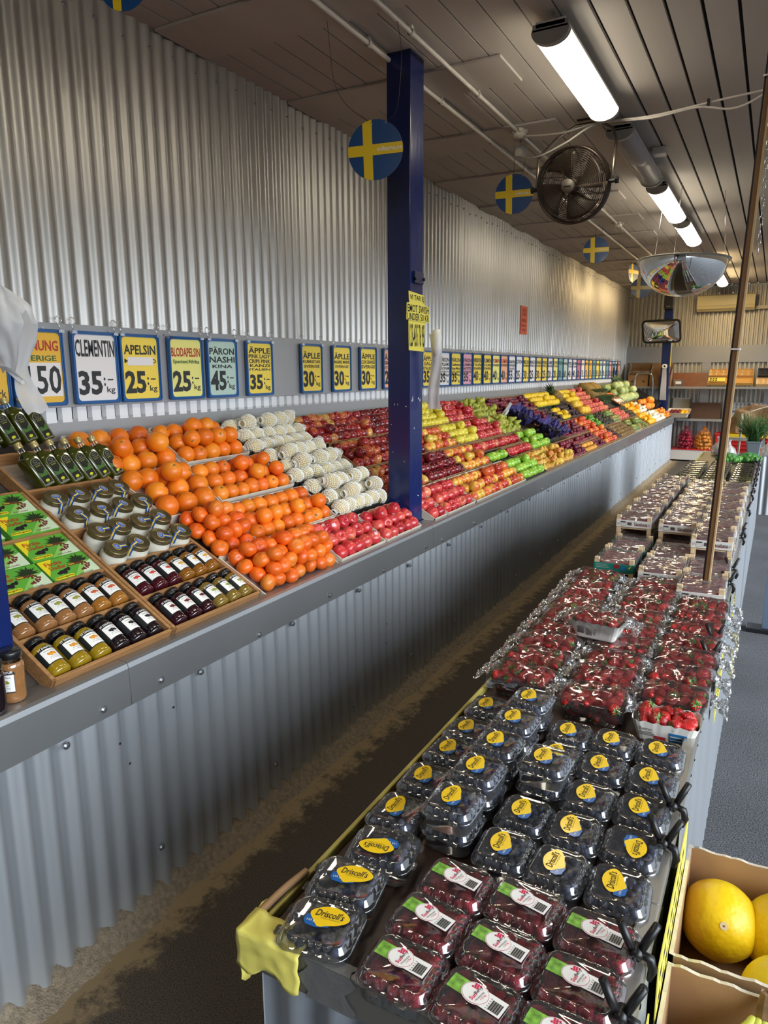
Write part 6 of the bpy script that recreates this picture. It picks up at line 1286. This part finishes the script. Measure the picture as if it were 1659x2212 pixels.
# clamps on the outer bar
_cl = None
def clamp(y, lab, tilt=0):
    global _cl
    M = T(-.38-.0055+.273+.0055*y, y, .835) @ RZ(tilt)
    if _cl: return dup(_cl, M, lab)
    t = thing('spring_clamp', lab, 'clamp', M, 'black spring clamps on the table bar'); _cl = t
    for s in (-1, 1):
        b = MB(); b.tube([(s*.004, 0, .012), (s*.012, .004*s, .030), (s*.026, .006*s, .062)], [.0058, .0068, .0062], 8); b.tube([(s*.004, 0, .012), (s*.020, 0, .006), (s*.024, 0, -.012), (s*.0195, 0, -.030)], [.006, .0075, .007, .004], 8); b.build('jaw', M_BLACK, t)
    b = MB(); b.lathe([(.0, -.012), (.009, -.011), (.009, .011), (0, .012)], 10, 0, T(0, 0, .013) @ RX(PI/2)); b.build('spring', M_CHROME if 0 else M_BLACK, t); return t
for i, y in enumerate((.862, .982, 1.268, 1.398, 2.255, 2.42, 3.12, 3.36, 4.05, 4.20, 4.9, 5.5, 5.85, 6.2, 6.5, 6.85, 7.2, 7.5)):
    clamp(y, 'black spring clamp, %s one along the bar from the camera' % (ordinal(i) if i < 16 else ['seventeenth', 'eighteenth'][i-16]), .15*math.sin(i*2.3))
for i, (y0, y1, z0) in enumerate(((.80, .93, .62), (1.02, 1.45, .60), (2.2, 2.5, .66), (3.05, 3.2, .68))):
    t = thing('yellow_sign', 'yellow paper sign clipped outside the bar, %s from the camera' % ordinal(i), 'sign', T(-.0985+tx(y0)+.015, (y0+y1)/2, (z0+.80)/2)); h = (.80-z0)/2; d = (y1-y0)/2; b = MB(); b.box(.004, -d, -h, .006, d, h)
    for k in range(4):
        for j in range(max(2, int(d*40))): b.box(.006, -d+.02+j*.045, -h+.025+k*h*.45, .0065, -d+.045+j*.045, -h+.04+k*h*.45, 1)
    b.build('sheet', [M_PAPERY, M_INK], t)
# far end of the table: limes in nets, herb pot, stand, garlic
M_NETG = mat('green_net_lime', srgb(96, 150, 72), .35, var=.35, vs=40); M_HERB = mat('dill_green', srgb(64, 108, 48), .6, rand=0); M_POTG = mat('grey_pot', srgb(122, 132, 138), .5)
k = 0
for gx, gy, nm in ((-.34, 7.82, 'left'), (-.16, 7.95, 'right')):
    for i in range(22):
        a = i*2.4; r = .022*math.sqrt(i); o = bpy.data.objects.new('lime', fruit_mesh('lime')); COL.objects.link(o); o.matrix_basis = T(gx+r*math.cos(a), gy+r*math.sin(a)*1.0, .835+.035*max(0, 1-i/10)) @ Euler((RND.uniform(0, 6), RND.uniform(0, 6), 0)).to_matrix().to_4x4(); tag(o, 'lime in the %s green heap at the far end of the table' % nm, 'lime', 'limes in the %s heap on the table' % nm)
    b = MB(); b.grid(lambda u, v: (gx+.12*(u-.5)*2, gy+.12*(v-.5)*2, .812+.085*math.sqrt(max(0, 1-((u-.5)*2)**2))*math.sqrt(max(0, 1-((v-.5)*2)**2))), 16, 16); o = b.build('lime_net', mat('green_netting', srgb(70, 140, 90), .5)); d = o.modifiers.new('w', 'WIREFRAME'); d.thickness = .002; tag(o, 'green netting over the %s heap of limes' % nm, 'net')
t = thing('herb_pot', 'grey square pot of feathery dill at the far end of the table', 'potted herb', T(-.13, 8.3, .80)); b = MB(); b.loft([[(x, y, z) for x, y in rrect(q, q, .012)] for q, z in ((.105, 0), (.14, .16), (.15, .165), (.15, .18), (.135, .18), (.13, .16))], 0, False, None, True, True); b.build('pot', M_POTG, t, bevel=.001)
b = MB(); R2 = random.Random(5)
for i in range(240):
    a = R2.uniform(0, 6.28); l = R2.uniform(.14, .36); dr = Vector((math.cos(a)*R2.uniform(.2, 1.1), math.sin(a)*R2.uniform(.2, 1.0), 1)).normalized(); p0 = Vector((R2.uniform(-.05, .05), R2.uniform(-.05, .05), .17)); pts = [p0, p0+dr*l*.5, p0+dr*l+Vector((0, 0, -.25*l*abs(dr.x)))]
    b.tube(pts, .0016, 4)
    for k in range(9):
        q = pts[1].lerp(pts[2], k/8); e = Vector((R2.uniform(-1, 1), R2.uniform(-1, 1), R2.uniform(-.1, .9))).normalized()*.032; s_ = e.cross(Vector((0, 0, 1))).normalized()*.003; b.add([q, q+e*.5+s_, q+e, q+e*.5-s_], [(0, 1, 2, 3)])
b.build('foliage', M_HERB, t)
t = thing('sign_stand', 'white plastic stand with upright pole left of the herb pot', 'stand', T(-.275, 8.45, .80)); b = MB(); b.tube([(0, 0, 0), (.012, 0, .45)], .012, 10); b.build('pole', M_WHITE, t); b = MB(); b.box(-.17, -.015, .165, .10, .015, .20); b.build('arm', M_WHITE, t, bevel=.003); b = MB(); b.box(-.05, -.05, 0, .05, .05, .008); b.build('foot', M_WHITE, t)
M_GBAG = film_mat('garlic_net', (.95, .93, .88, 1), .3, .1, .4, haze=.35, bump=.6, bs=60)
for i, (x, y) in enumerate(((-.50, 8.45), (-.40, 8.15), (-.02, 8.5))):
    t = thing('garlic_bag', ['white net of garlic left behind the grapes', 'white net of garlic left of the herb pot', 'white net of garlic right of the herb pot'][i], 'bag of garlic', TM(x, y, .80), 'nets of garlic'); b = MB(); b.lathe([(.002, .0), (.07, .01), (.085, .05), (.07, .10), (.03, .14), (.02, .17), (.03, .20)], 18, 0, None, False, False, True, lambda p: (p[0]*(1+.2*NZ.noise(Vector(p)*30)), p[1]*1.0, p[2])); b.build('net', M_GBAG, t)
    for k in range(9):
        o = bpy.data.objects.new('garlic_bulb', fruit_mesh('garlic')); COL.objects.link(o); a = k*2.4; r = .016*math.sqrt(k); o.matrix_basis = TM(x, y, .80) @ T(r*math.cos(a), r*math.sin(a), .035+.05*(k % 2)) @ SCL(.85, .85, .85); tag(o, 'garlic bulb inside the '+['net behind the grapes', 'net left of the herb pot', 'net right of the herb pot'][i], 'garlic', 'garlic in the net %s' % ['behind the grapes', 'left of the herb pot', 'right of the herb pot'][i])
# ------------------------------------------------------------------ the far end of the hall
M_SHELF = mat('shelf_grey', srgb(150, 150, 148), .5, .3); M_BRN = mat('brown_panel', srgb(126, 70, 42), .45, var=.15, vs=10); M_DBRN = mat('dark_brown_panel', srgb(66, 34, 26), .5, var=.15, vs=10); M_EGG = mat('egg_tray_tan', srgb(206, 160, 96), .8); M_EGGG = mat('egg_tray_grey', srgb(150, 152, 154), .85); M_EGGD = mat('egg_tray_dark', srgb(40, 38, 38), .6); M_REDP = mat('red_plastic', srgb(200, 44, 40), .35); M_YELP = mat('yellow_plastic', srgb(240, 200, 40), .35)
t = thing('air_conditioner', 'cream wall air conditioner above the back wall strip', 'air conditioner', T(-.915, 15.16, 2.93))
b = MB(); prof = [(.0, -.145), (-.14, -.145), (-.20, -.10), (-.215, -.04), (-.215, .13), (-.19, .145), (0, .145)]; b.prism([(p[0], p[1]) for p in prof], -.485, .485, 0, basis((0, 0, 0), (0, 1, 0), (0, 0, 1), (1, 0, 0))); b.build('case', mat('ac_cream', srgb(246, 230, 176), .4), t, bevel=.008)
b = MB(); b.box(-.47, -.2165, -.052, .47, -.213, -.048); b.box(-.44, -.205, -.112, .44, -.155, -.108); b.build('flap_line', M_GREYP, t); b = MB(); b.text('SAMSUNG', .40, -.02, .07, .012, 0, basis((0, -.216, 0), (1, 0, 0), (0, 0, 1), (0, -1, 0)), .001); b.build('badge', M_GREYP, t)
t = thing('conduit_pipe', 'short cream duct running right from the air conditioner', 'pipe', T(.2, 15.12, 2.83)); b = MB(); b.box(-.62, -.04, -.03, 1.4, .03, .03); b.build('duct', mat('duct_cream', srgb(226, 216, 188), .5), t)
for nm, z, x0, x1, lab in (('upper', 1.40, -2.56, 2.4, 'upper grey shelf along the back wall'), ('lower', .80, -1.58, 2.4, 'lower grey shelf along the back wall')):
    t = thing('wall_shelf', lab, 'shelf', T(0, 14.9, z)); b = MB(); b.box(x0, -.28, -.02, x1, .22, .0, 0); b.box(x0, -.29, -.035, x1, -.28, .008, 0); b.build('shelf_board', M_SHELF, t, bevel=.002)
    for x in (-1.55, -.5, .6):
        b = MB(); b.prism([(0, 0), (.4, 0), (0, -.18)], -.006, .006, 0, basis((x, .22, -.02), (0, -1, 0), (0, 0, 1), (1, 0, 0))); b.build('bracket', M_SHELF, t)
def lean_panel(x0, x1, y, z0, z1, m, lab): t = thing('panel', lab, 'panel', T((x0+x1)/2, y, z0) @ RX(-.35)); b = MB(); b.box(-(x1-x0)/2, 0, 0, (x1-x0)/2, .02, (z1-z0)*1.06); b.build('board', m, t, bevel=.002)
lean_panel(-1.72, -1.12, 14.86, 1.402, 1.66, M_BRN, 'reddish brown sloping board on the upper shelf'); lean_panel(-1.38, -.84, 14.86, .802, 1.10, M_DBRN, 'dark brown sloping board on the lower shelf')
def open_box(x0, x1, y0, y1, z0, z1, zb, lab, m=M_CARD):
    t = thing('cardboard_box', lab, 'cardboard box', T((x0+x1)/2, (y0+y1)/2, z0)); w, d, h = (x1-x0)/2, (y1-y0)/2, z1-z0
    for nm, bx in (('front_wall', (-w, -d, 0, w, -d+.006, h)), ('back_wall', (-w, d-.006, 0, w, d, zb-z0)), ('side_wall', (-w, -d, 0, -w+.006, d, h)), ('side_wall', (w-.006, -d, 0, w, d, h)), ('bottom', (-w, -d, 0, w, d, .006))):
        b = MB(); b.box(*bx); 
        if nm == 'front_wall':
            for s in (-.5, .5): b.poly(circ(.022, 12, s*w*1.1, h*.45, .013), .0, 1, FACE_NY(0, -d-.001, 0))
        if nm == 'side_wall':
            s = bx[0] if bx[0] < 0 else bx[3]; b.add([(s, -d, h), (s, d, h), (s, d, zb-z0)], [(0, 1, 2)], 0)
        b.build(nm, [m, M_DARKHOLE], t)
    return t
M_CLR = film_mat('clear_tub', (.92, .93, .92, 1), .08, .12, .7, haze=.12)
open_box(-2.52, -2.135, 14.64, 15.05, 1.402, 1.62, 1.85, 'left cardboard box with clear tubs on the upper shelf'); open_box(-2.12, -1.74, 14.64, 15.05, 1.402, 1.62, 1.85, 'right cardboard box on the upper shelf behind the far pillar')
def tub(x, y, z, lab, rx=0, w=.09): t = thing('clear_tub', lab, 'plastic tub', T(x, y, z) @ RX(rx)); b = MB(); rr = lambda q, h, zz: [(p[0], p[1], zz) for p in rrect(q, h, .015)]; b.loft([rr(w*1.6, w*1.3, .0), rr(w*2, w*1.7, .13), rr(w*2.1, w*1.8, .132)], 0, True, None, True); b.build('tub', M_CLR, t); b = MB(); b.box(-.05, -w*.86, .05, .05, -w*.84, .10); b.build('label', M_LABW, t)
tub(-2.42, 14.85, 1.55, 'clear plastic tub lying left in the cardboard box', .4); tub(-2.24, 14.85, 1.55, 'clear plastic tub lying right in the cardboard box', .5); tub(-1.60, 14.78, 1.402, 'clear plastic tub standing on the shelf beside the brown board'); 
def egg_tray(x0, x1, y, z, ln, m, lab, tilt=.55, nx=6, ny=3, cups=True):
    t = thing('egg_tray', lab, 'egg tray', T((x0+x1)/2, y, z) @ RX(tilt), 'egg trays on the shelves'); w = x1-x0
    b = MB(); b.grid(lambda u, v: ((u-.5)*w, v*ln, .012+(.024*math.sin(u*nx*PI)**2*math.sin(v*ny*PI)**2*(-1) if cups else 0)+.02*(1 if min(u, 1-u, v, 1-v) < .02 else 0)), nx*8, ny*8); b.build('cups', m, t)
    b = MB(); b.box(-w/2, -.004, -.02, w/2, .004, .034); b.box(-w/2, ln-.004, -.02, w/2, ln+.004, .034); b.build('edge', m, t)
egg_tray(-1.10, -.335, 14.72, 1.445, .17, mat('tan_crate', srgb(210, 160, 84), .7), 'flat tan tray, lower one of the pair on the upper shelf', .6, cups=False)
egg_tray(-1.09, -.345, 14.84, 1.585, .17, M_EGG, 'tan cupped tray, upper one of the pair on the upper shelf', .75, 7, 2)
t = thing('price_card', 'printed card lying in the flat tan tray', 'card', T(-.96, 14.715, 1.475) @ RX(.6)); b = MB(); b.box(-.12, 0, .03, .16, .12, .033); 
for k in range(6): b.box(-.10+.045*(k % 3), .02+.05*(k//3), .033, -.07+.045*(k % 3), .05+.05*(k//3), .034, 1)
b.build('card', [M_PAPERY, M_INK], t)
egg_tray(-.29, .25, 14.72, 1.43, .18, mat('pale_cups', srgb(214, 176, 120), .8), 'pale cupped tray on the upper shelf right of the tan pair', .6, 6, 3); egg_tray(-.28, .25, 14.86, 1.585, .17, M_EGGD, 'dark cupped tray standing at the right of the upper shelf', .8, 6, 3)
for i, (x0, x1) in enumerate(((-.70, -.36), (-.34, .02))): egg_tray(x0, x1, 14.72, .83, .17, M_EGGG, '%s grey egg tray low on the lower shelf' % ['left', 'right'][i], .45, 5, 3); egg_tray(x0, x1, 14.86, .95, .18, M_EGGG, '%s grey egg tray leaning at the back of the lower shelf' % ['left', 'right'][i], .9, 5, 3)
# basket of peppers, grey crate
t = thing('basket', 'white shallow basket of red and yellow fruits on the lower shelf', 'basket', T(-1.53, 14.52, .87) @ RX(.25)); b = MB(); rr = lambda q, h, zz: [(p[0], p[1], zz) for p in rrect(q, h, .03)]; b.loft([rr(.32, .24, 0), rr(.38, .30, .09), rr(.40, .32, .092), rr(.40, .32, .084), rr(.385, .305, .082)], 0, False, None, True); b.build('basket', mat('ivory_plastic', srgb(222, 212, 186), .5), t, bevel=.002)
R3 = random.Random(3)
for i in range(14):
    o = bpy.data.objects.new('red_apple' if i % 5 < 3 else 'yellow_pepper', fruit_mesh('dark' if i % 5 < 3 else 'pepper')); COL.objects.link(o); o.matrix_basis = T(-1.53, 14.52, .87) @ RX(.25) @ T(-.13+.065*(i % 5), -.07+.075*(i//5), .055) @ Euler((R3.uniform(0, 6), R3.uniform(0, 6), 0)).to_matrix().to_4x4(); tag(o, ('red round fruit' if i % 5 < 3 else 'yellow pepper')+' in the white basket on the lower shelf', 'fruit' if i % 5 < 3 else 'pepper', 'fruits in the white basket')
t = thing('grey_crate', 'grey plastic crate tipped up behind the white basket', 'crate', T(-1.53, 14.80, .80) @ RX(-.2)); b = MB(); b.box(-.17, 0, 0, .17, .02, .40); b.build('base', mat('grey_crate', srgb(150, 148, 140), .6), t, bevel=.004)
for s in (-1, 1): b = MB(); b.box(s*.17-.012, -.10, .0, s*.17+.012, .02, .38); b.build('side', M_BLACK, t, bevel=.003)
t = thing('plinth', 'low white plinth under the onion sacks', 'plinth', T(-1.0, 14.9, 0)); b = MB(); b.box(-.66, -.30, .03, .6, .25, .22); b.build('body', mat('plinth_white', srgb(206, 204, 198), .6), t, bevel=.003); b = MB(); b.box(-.66, -.31, .22, .6, .25, .235); b.build('red_edge', M_REDP, t)
M_ONR = mat('red_onion', srgb(150, 34, 60), .4, rand=.2); M_ONY = mat('yellow_onion', srgb(206, 140, 60), .4, rand=.2); M_NETR = mat('red_net', srgb(150, 30, 50), .6); M_NETY = mat('orange_net', srgb(214, 130, 40), .6)
b = MB(); b.lathe([(.001, .042), (.006, .036), (.02, .026), (.033, .004), (.028, -.018), (.012, -.028), (.001, -.028)], 12); ON = [b.mesh('onion', M_ONR), b.mesh('onion', M_ONY)]
for i, (x, lab, m) in enumerate(((-1.40, 'red net sack of red onions on the low plinth', M_NETR), (-1.08, 'orange net sack of yellow onions on the low plinth', M_NETY))):
    t = thing('onion_sack', lab, 'onion sack', T(x, 14.72, .235)); b = MB(); b.lathe([(.001, .0), (.12, .005), (.165, .08), (.15, .22), (.09, .33), (.03, .38), (.045, .43)], 30, 0, None, False, False, True, lambda p: (p[0]*(1+.12*NZ.noise(Vector(p)*9)), p[1]*.75, p[2])); o = b.build('net', m, t); d = o.modifiers.new('w', 'WIREFRAME'); d.thickness = .004
    k = 0
    for zz, rr_, nn in ((.035, .10, 12), (.10, .115, 14), (.165, .11, 13), (.23, .085, 10), (.29, .05, 6)):
        for j in range(nn):
            a = 2*PI*j/nn+zz*9+R3.uniform(-.25, .25); o = bpy.data.objects.new('onion', ON[i]); COL.objects.link(o); o.matrix_basis = T(x+rr_*math.cos(a)*R3.uniform(.9, 1.05), 14.72+rr_*.72*math.sin(a), .235+zz+R3.uniform(-.018, .018)) @ Euler((R3.uniform(0, 6), R3.uniform(0, 6), 0)).to_matrix().to_4x4(); tag(o, ['red onion', 'yellow onion'][i]+' inside the '+['red', 'orange']
[i]+' net sack', 'onion', ['red', 'yellow'][i]+' onions in the net sack')
t = thing('red_crate', 'small red crate right of the onion sacks', 'crate', T(-.72, 14.8, .235)); b = MB(); b.loft([[(x, y, z) for x, y in rrect(q, q*.8, .02)] for q, z in ((.30, 0), (.34, .30), (.36, .31), (.36, .29))], 0, False, None, True); b.build('body', M_REDP, t, solid=.006)
# trolley, far pillar gear
t = thing('hand_trolley', 'steel trolley handle standing at the end of the fruit counter', 'trolley', T(-2.2, 14.55, 0)); b = MB(); b.tube(cat_curve([(-.175, 0, .12), (-.17, 0, 1.0), (-.165, 0, 1.5), (-.13, 0, 1.63), (-.06, 0, 1.65), (.06, 0, 1.65), (.13, 0, 1.63), (.165, 0, 1.5), (.17, 0, 1.0), (.175, 0, .12)], 5), .014, 10); b.build('handle', M_CHROME, t); b = MB(); b.box(-.19, -.12, .11, .19, .25, .13); b.build('deck', M_SHELF, t)
for s in (-1, 1): b = MB(); b.prism(circ(.06, 16), -.012, .012, 0, T(s*.17, .0, .06) @ RY(PI/2)); b.build('wheel', M_BLACK, t)
t = thing('speaker', 'black loudspeaker box high on the far blue pillar', 'speaker', T(-1.825, 14.40, 2.93)); b = MB(); b.box(-.08, -.06, -.12, .08, .06, .12); b.build('case', M_BLACK, t, bevel=.006); b = MB(); b.box(-.03, -.062, -.075, .03, -.06, -.068); b.build('badge', M_GREYP, t)
t = thing('bag_roll', 'roll of bags with hanging strips on the far blue pillar', 'bag roll', T(-1.83, 14.42, 1.78)); b = MB(); b.lathe([(.018, -.04), (.045, -.04), (.045, .05), (.018, .05), (.018, -.04)], 18, 0, RX(PI/2)); b.build('roll', M_WHITE, t); b = MB(); b.grid(lambda u, v: (-.03+.07*u+.05*v*(u-.3), -.045+.02*math.sin(v*6), -.02-.60*v), 4, 14); b.build('hanging_bag', M_BAG, t)
t = thing('yellow_sign', 'narrow yellow notice on the side of the far blue pillar', 'sign', T(-1.748, 14.54, 2.0)); b = MB(); b.box(0, -.04, -.22, .004, .04, .22); b.build('sheet', M_PAPERY, t)
# second stand with red crates and the burlap sack
t = thing('side_stand', 'grey corrugated stand beyond the end of the berry table', 'stand', T(-.05, 9.9, 0)); b = MB(); corrugated(b, (-.42, -.42), 1, .9/.076, .076, .008, 0, .70, 'Y'); corrugated(b, (-.42, -.42), 1, 1.2/.076, .076, .008, 0, .70, 'X'); b.build('skirt', M_STEELF, t); b = MB(); b.box(-.43, -.43, .70, .8, .5, .725); b.build('top', M_SHELF, t)
for i, (x0, x1) in enumerate(((-.47, -.06), (-.04, .38))):
    t = thing('red_crate', '%s red crate with yellow rim under the burlap sack' % ['left', 'right'][i], 'crate', T((x0+x1)/2, 9.72, .726)); w = (x1-x0)/2
    b = MB(); b.loft([[(x, y, z) for x, y in rrect(w*2*q, .44*q, .02)] for q, z in ((.90, 0), (.98, .19))], 0, False, None, True)
    for k in range(3): b.box(-w*.95, -.222, .05+.045*k, w*.95, -.214, .066+.045*k, 0)
    b.build('body', M_REDP, t, solid=.006); b = MB(); R1 = rrect(w*2+.01, .46, .03); R2_ = rrect(w*2-.03, .42, .02); b.loft([[(x, y, .185) for x, y in R1], [(x, y, .225) for x, y in R1], [(x, y, .225) for x, y in R2_], [(x, y, .185) for x, y in R2_]], 0, False); b.build('rim', M_YELP, t, bevel=.003)
t = thing('burlap_sack', 'brown paper and burlap sacks heaped on the red crates', 'sack', T(-.02, 9.75, .952)); M_BURL = mat('burlap', srgb(158, 124, 88), .85, var=.2, vs=14, bump=.5, bs=120)
b = MB()
def sk(u, v):
    x = -.42+.9*u; a = v*PI; r = .19*(1-.25*abs(2*u-1)**4)*(1-.5*max(0, abs(2*u-1)-.85)/.15); k = .09*NZ.noise(Vector((x*5, a*1.5, 3)))-.06*abs(NZ.noise(Vector((x*9+a*2, a*3, 6))))
    return (x, -(r*1.1+k)*math.cos(a), .005+(1.75*r*math.sin(a)**.7+k*math.sin(a)))
b.grid(sk, 50, 26); b.build('sack_body', M_BURL, t)
b = MB(); b.tube(cat_curve([(-.3, -.12, .22), (-.2, -.15, .26), (-.1, -.12, .30), (.02, -.1, .33), (.2, -.06, .34)]), .006, 6); b.build('twine', M_CARDW, t)
# steel prop outside, bits on the floor
t = thing('steel_prop', 'blue grey steel prop with rubber foot standing on the asphalt outside', 'prop', T(.095, 5.12, 0)); b = MB(); b.box(-.028, -.028, .02, .028, .028, 2.5); b.build('post', mat('prop_steel', srgb(112, 130, 152), .5, .4), t, bevel=.003); b = MB(); b.box(-.12, -.06, 0, .12, .06, .03); b.build('foot', M_BLACK, t, bevel=.004)
# ------------------------------------------------------------------ melons and bananas in cartons beside the table
t = thing('low_stand', 'low dark stand under the melon and banana cartons', 'stand', T(.20, 1.15, 0)); b = MB(); b.box(-.265, -.42, .50, .45, .50, .53)
b.build('top', M_BLACK, t)
for x in (-.24, .42):
    for y in (-.38, .46): b = MB(); b.box(x-.02, y-.02, 0, x+.02, y+.02, .50); b.build('leg', M_BLACK, t)
def carton(x0, x1, y0, y1, z0, z1, lab, holes=()):
    t = thing('cardboard_box', lab, 'cardboard box', T((x0+x1)/2, (y0+y1)/2, z0)); w, d, h = (x1-x0)/2, (y1-y0)/2, z1-z0; th = .007
    for nm, ax, p, q in (('front_wall', 'x', -d, 0), ('back_wall', 'x', d-th, 0), ('side_wall', 'y', -w, 0), ('side_wall', 'y', w-th, 0)):
        b = MB(); n = 40; L2 = w if ax == 'x' else d; vs = []
        for i in range(n+1):
            s = -L2+2*L2*i/n; hh = h+.004*NZ.noise(Vector((s*40, p*9, z0*3)))+.003*NZ.noise(Vector((s*110, p, 2)))
            for (o, zz) in ((0, 0), (th, 0), (th, hh), (0, hh)): vs.append((s, p+o, zz) if ax == 'x' else (p+o, s, zz))
        fs = []
        for i in range(n):
            for k in range(4): fs.append((i*4+k, i*4+(k+1) % 4, i*4+4+(k+1) % 4, i*4+4+k))
        fs += [(0, 1, 2, 3), (n*4, n*4+3, n*4+2, n*4+1)]; mi = [1 if k == 2 else 0 for i in range(n) for k in range(4)]+[0, 0]
        b.add(vs, fs, 0); b.m = mi; b.build(nm, [M_CARD, M_CARDW], t)
    b = MB(); b.box(-w, -d, 0, w, d, .006)
    for (hx, hy, r) in holes: b.poly(circ(r, 14, hx, hy, r*.75), .0065, 1)
    b.build('bottom', [mat('carton_floor', srgb(150, 118, 84), .8, var=.12, vs=9), M_DARKHOLE], t)
    return t
carton(-.0755, .335, 1.175, 1.505, .531, .70, 'open cardboard carton holding the yellow melons')
carton(-.0745, .335, .80, 1.150, .531, .705, 'open cardboard carton with the bananas beside the melon carton', [(-.085, -.015, .016), (-.13, -.012, .006), (-.115, .075, .007)])
b = MB(); b.prism([(-.07, 0), (.36, 0), (.36, .01), (-.07, .01)], 0, .14, 0, T(0, 1.157, .55)); tag(b.build('divider_card', M_CARDB), 'black card standing between the melon and banana cartons', 'card')
M_MELON = fruit_mat('yellow_melon_skin', s3((.3, (228, 184, 14)), (.6, (240, 208, 24)), (.85, (246, 222, 66))), 9, .42, .5, 70, stretch=(1.6, 1.6, .35), vrand=.04); M_SCAR = mat('melon_scar', srgb(206, 186, 150), .7)
for i, (x, y, z, lab, e) in enumerate(((-.004, 1.415, .612, 'yellow melon nearest the berry table in the carton', (1.0, -.25, .3)), (.112, 1.43, .612, 'orange yellow melon cut by the right edge at the back of the carton', (.5, .5, 1)), (.112, 1.255, .612, 'yellow melon at the front right of the carton', (1.15, .25, -.3)))):
    b = MB(); b.lathe([(.0745*math.sin(PI*k/22) or .0005, .080*math.cos(PI*k/22)) for k in range(23)], 40, 0, None, False, False, True, lambda p: tuple(Vector(p)*(1+.012*NZ.noise(Vector((p[0]*30, p[1]*30, p[2]*6))))))
    o = b.build('melon', M_MELON); o.matrix_basis = T(x, y, z) @ Euler(e).to_matrix().to_4x4(); tag(o, lab, 'melon', 'yellow melons in the carton'); b = MB(); b.prism(circ(.0075, 14), .0795, .0806); b.prism(circ(.002, 6), .0806, .0812, 1); b.build('blossom_scar', [M_SCAR, M_BRN], o)
t = thing('banana_bunch', 'bunch of greenish yellow bananas cut by the lower right corner', 'bananas', T(.075, 1.10, .60)); M_BAN = mat('banana_green', srgb(206, 212, 96), .4, var=.1, vs=12); M_BST = mat('banana_stem', srgb(120, 92, 62), .7, var=.3, vs=60)
for k in range(5):
    a = -.5+.28*k; pts = [(.0+.008*(k-2), .02, .085), (.012*(k-2), .0, .075), (.024*(k-2), -.035, .045), (.030*(k-2), -.085, .02), (.032*(k-2), -.13, .012), (.030*(k-2), -.155, .02)]
    b = MB(); b.tube(cat_curve(pts, 4), [.006, .0075, .0085, .010, .0125, .0145, .016, .017, .0175, .0178, .0178, .0175, .017, .0165, .016, .015, .0135, .012, .010, .007, .004], 6); b.build('banana', M_BAN, t)
b = MB(); b.loft([[(.013*math.cos(q)*s, .018+.012*i*.6+.008*math.sin(q), .078+.014*i+.003*math.sin(q*3)) for q in [2*PI*j/10 for j in range(10)]] for i, s in enumerate((1, 1.1, .95, .7))], 0, False, None, True, True); b.build('crown', M_BST, t)
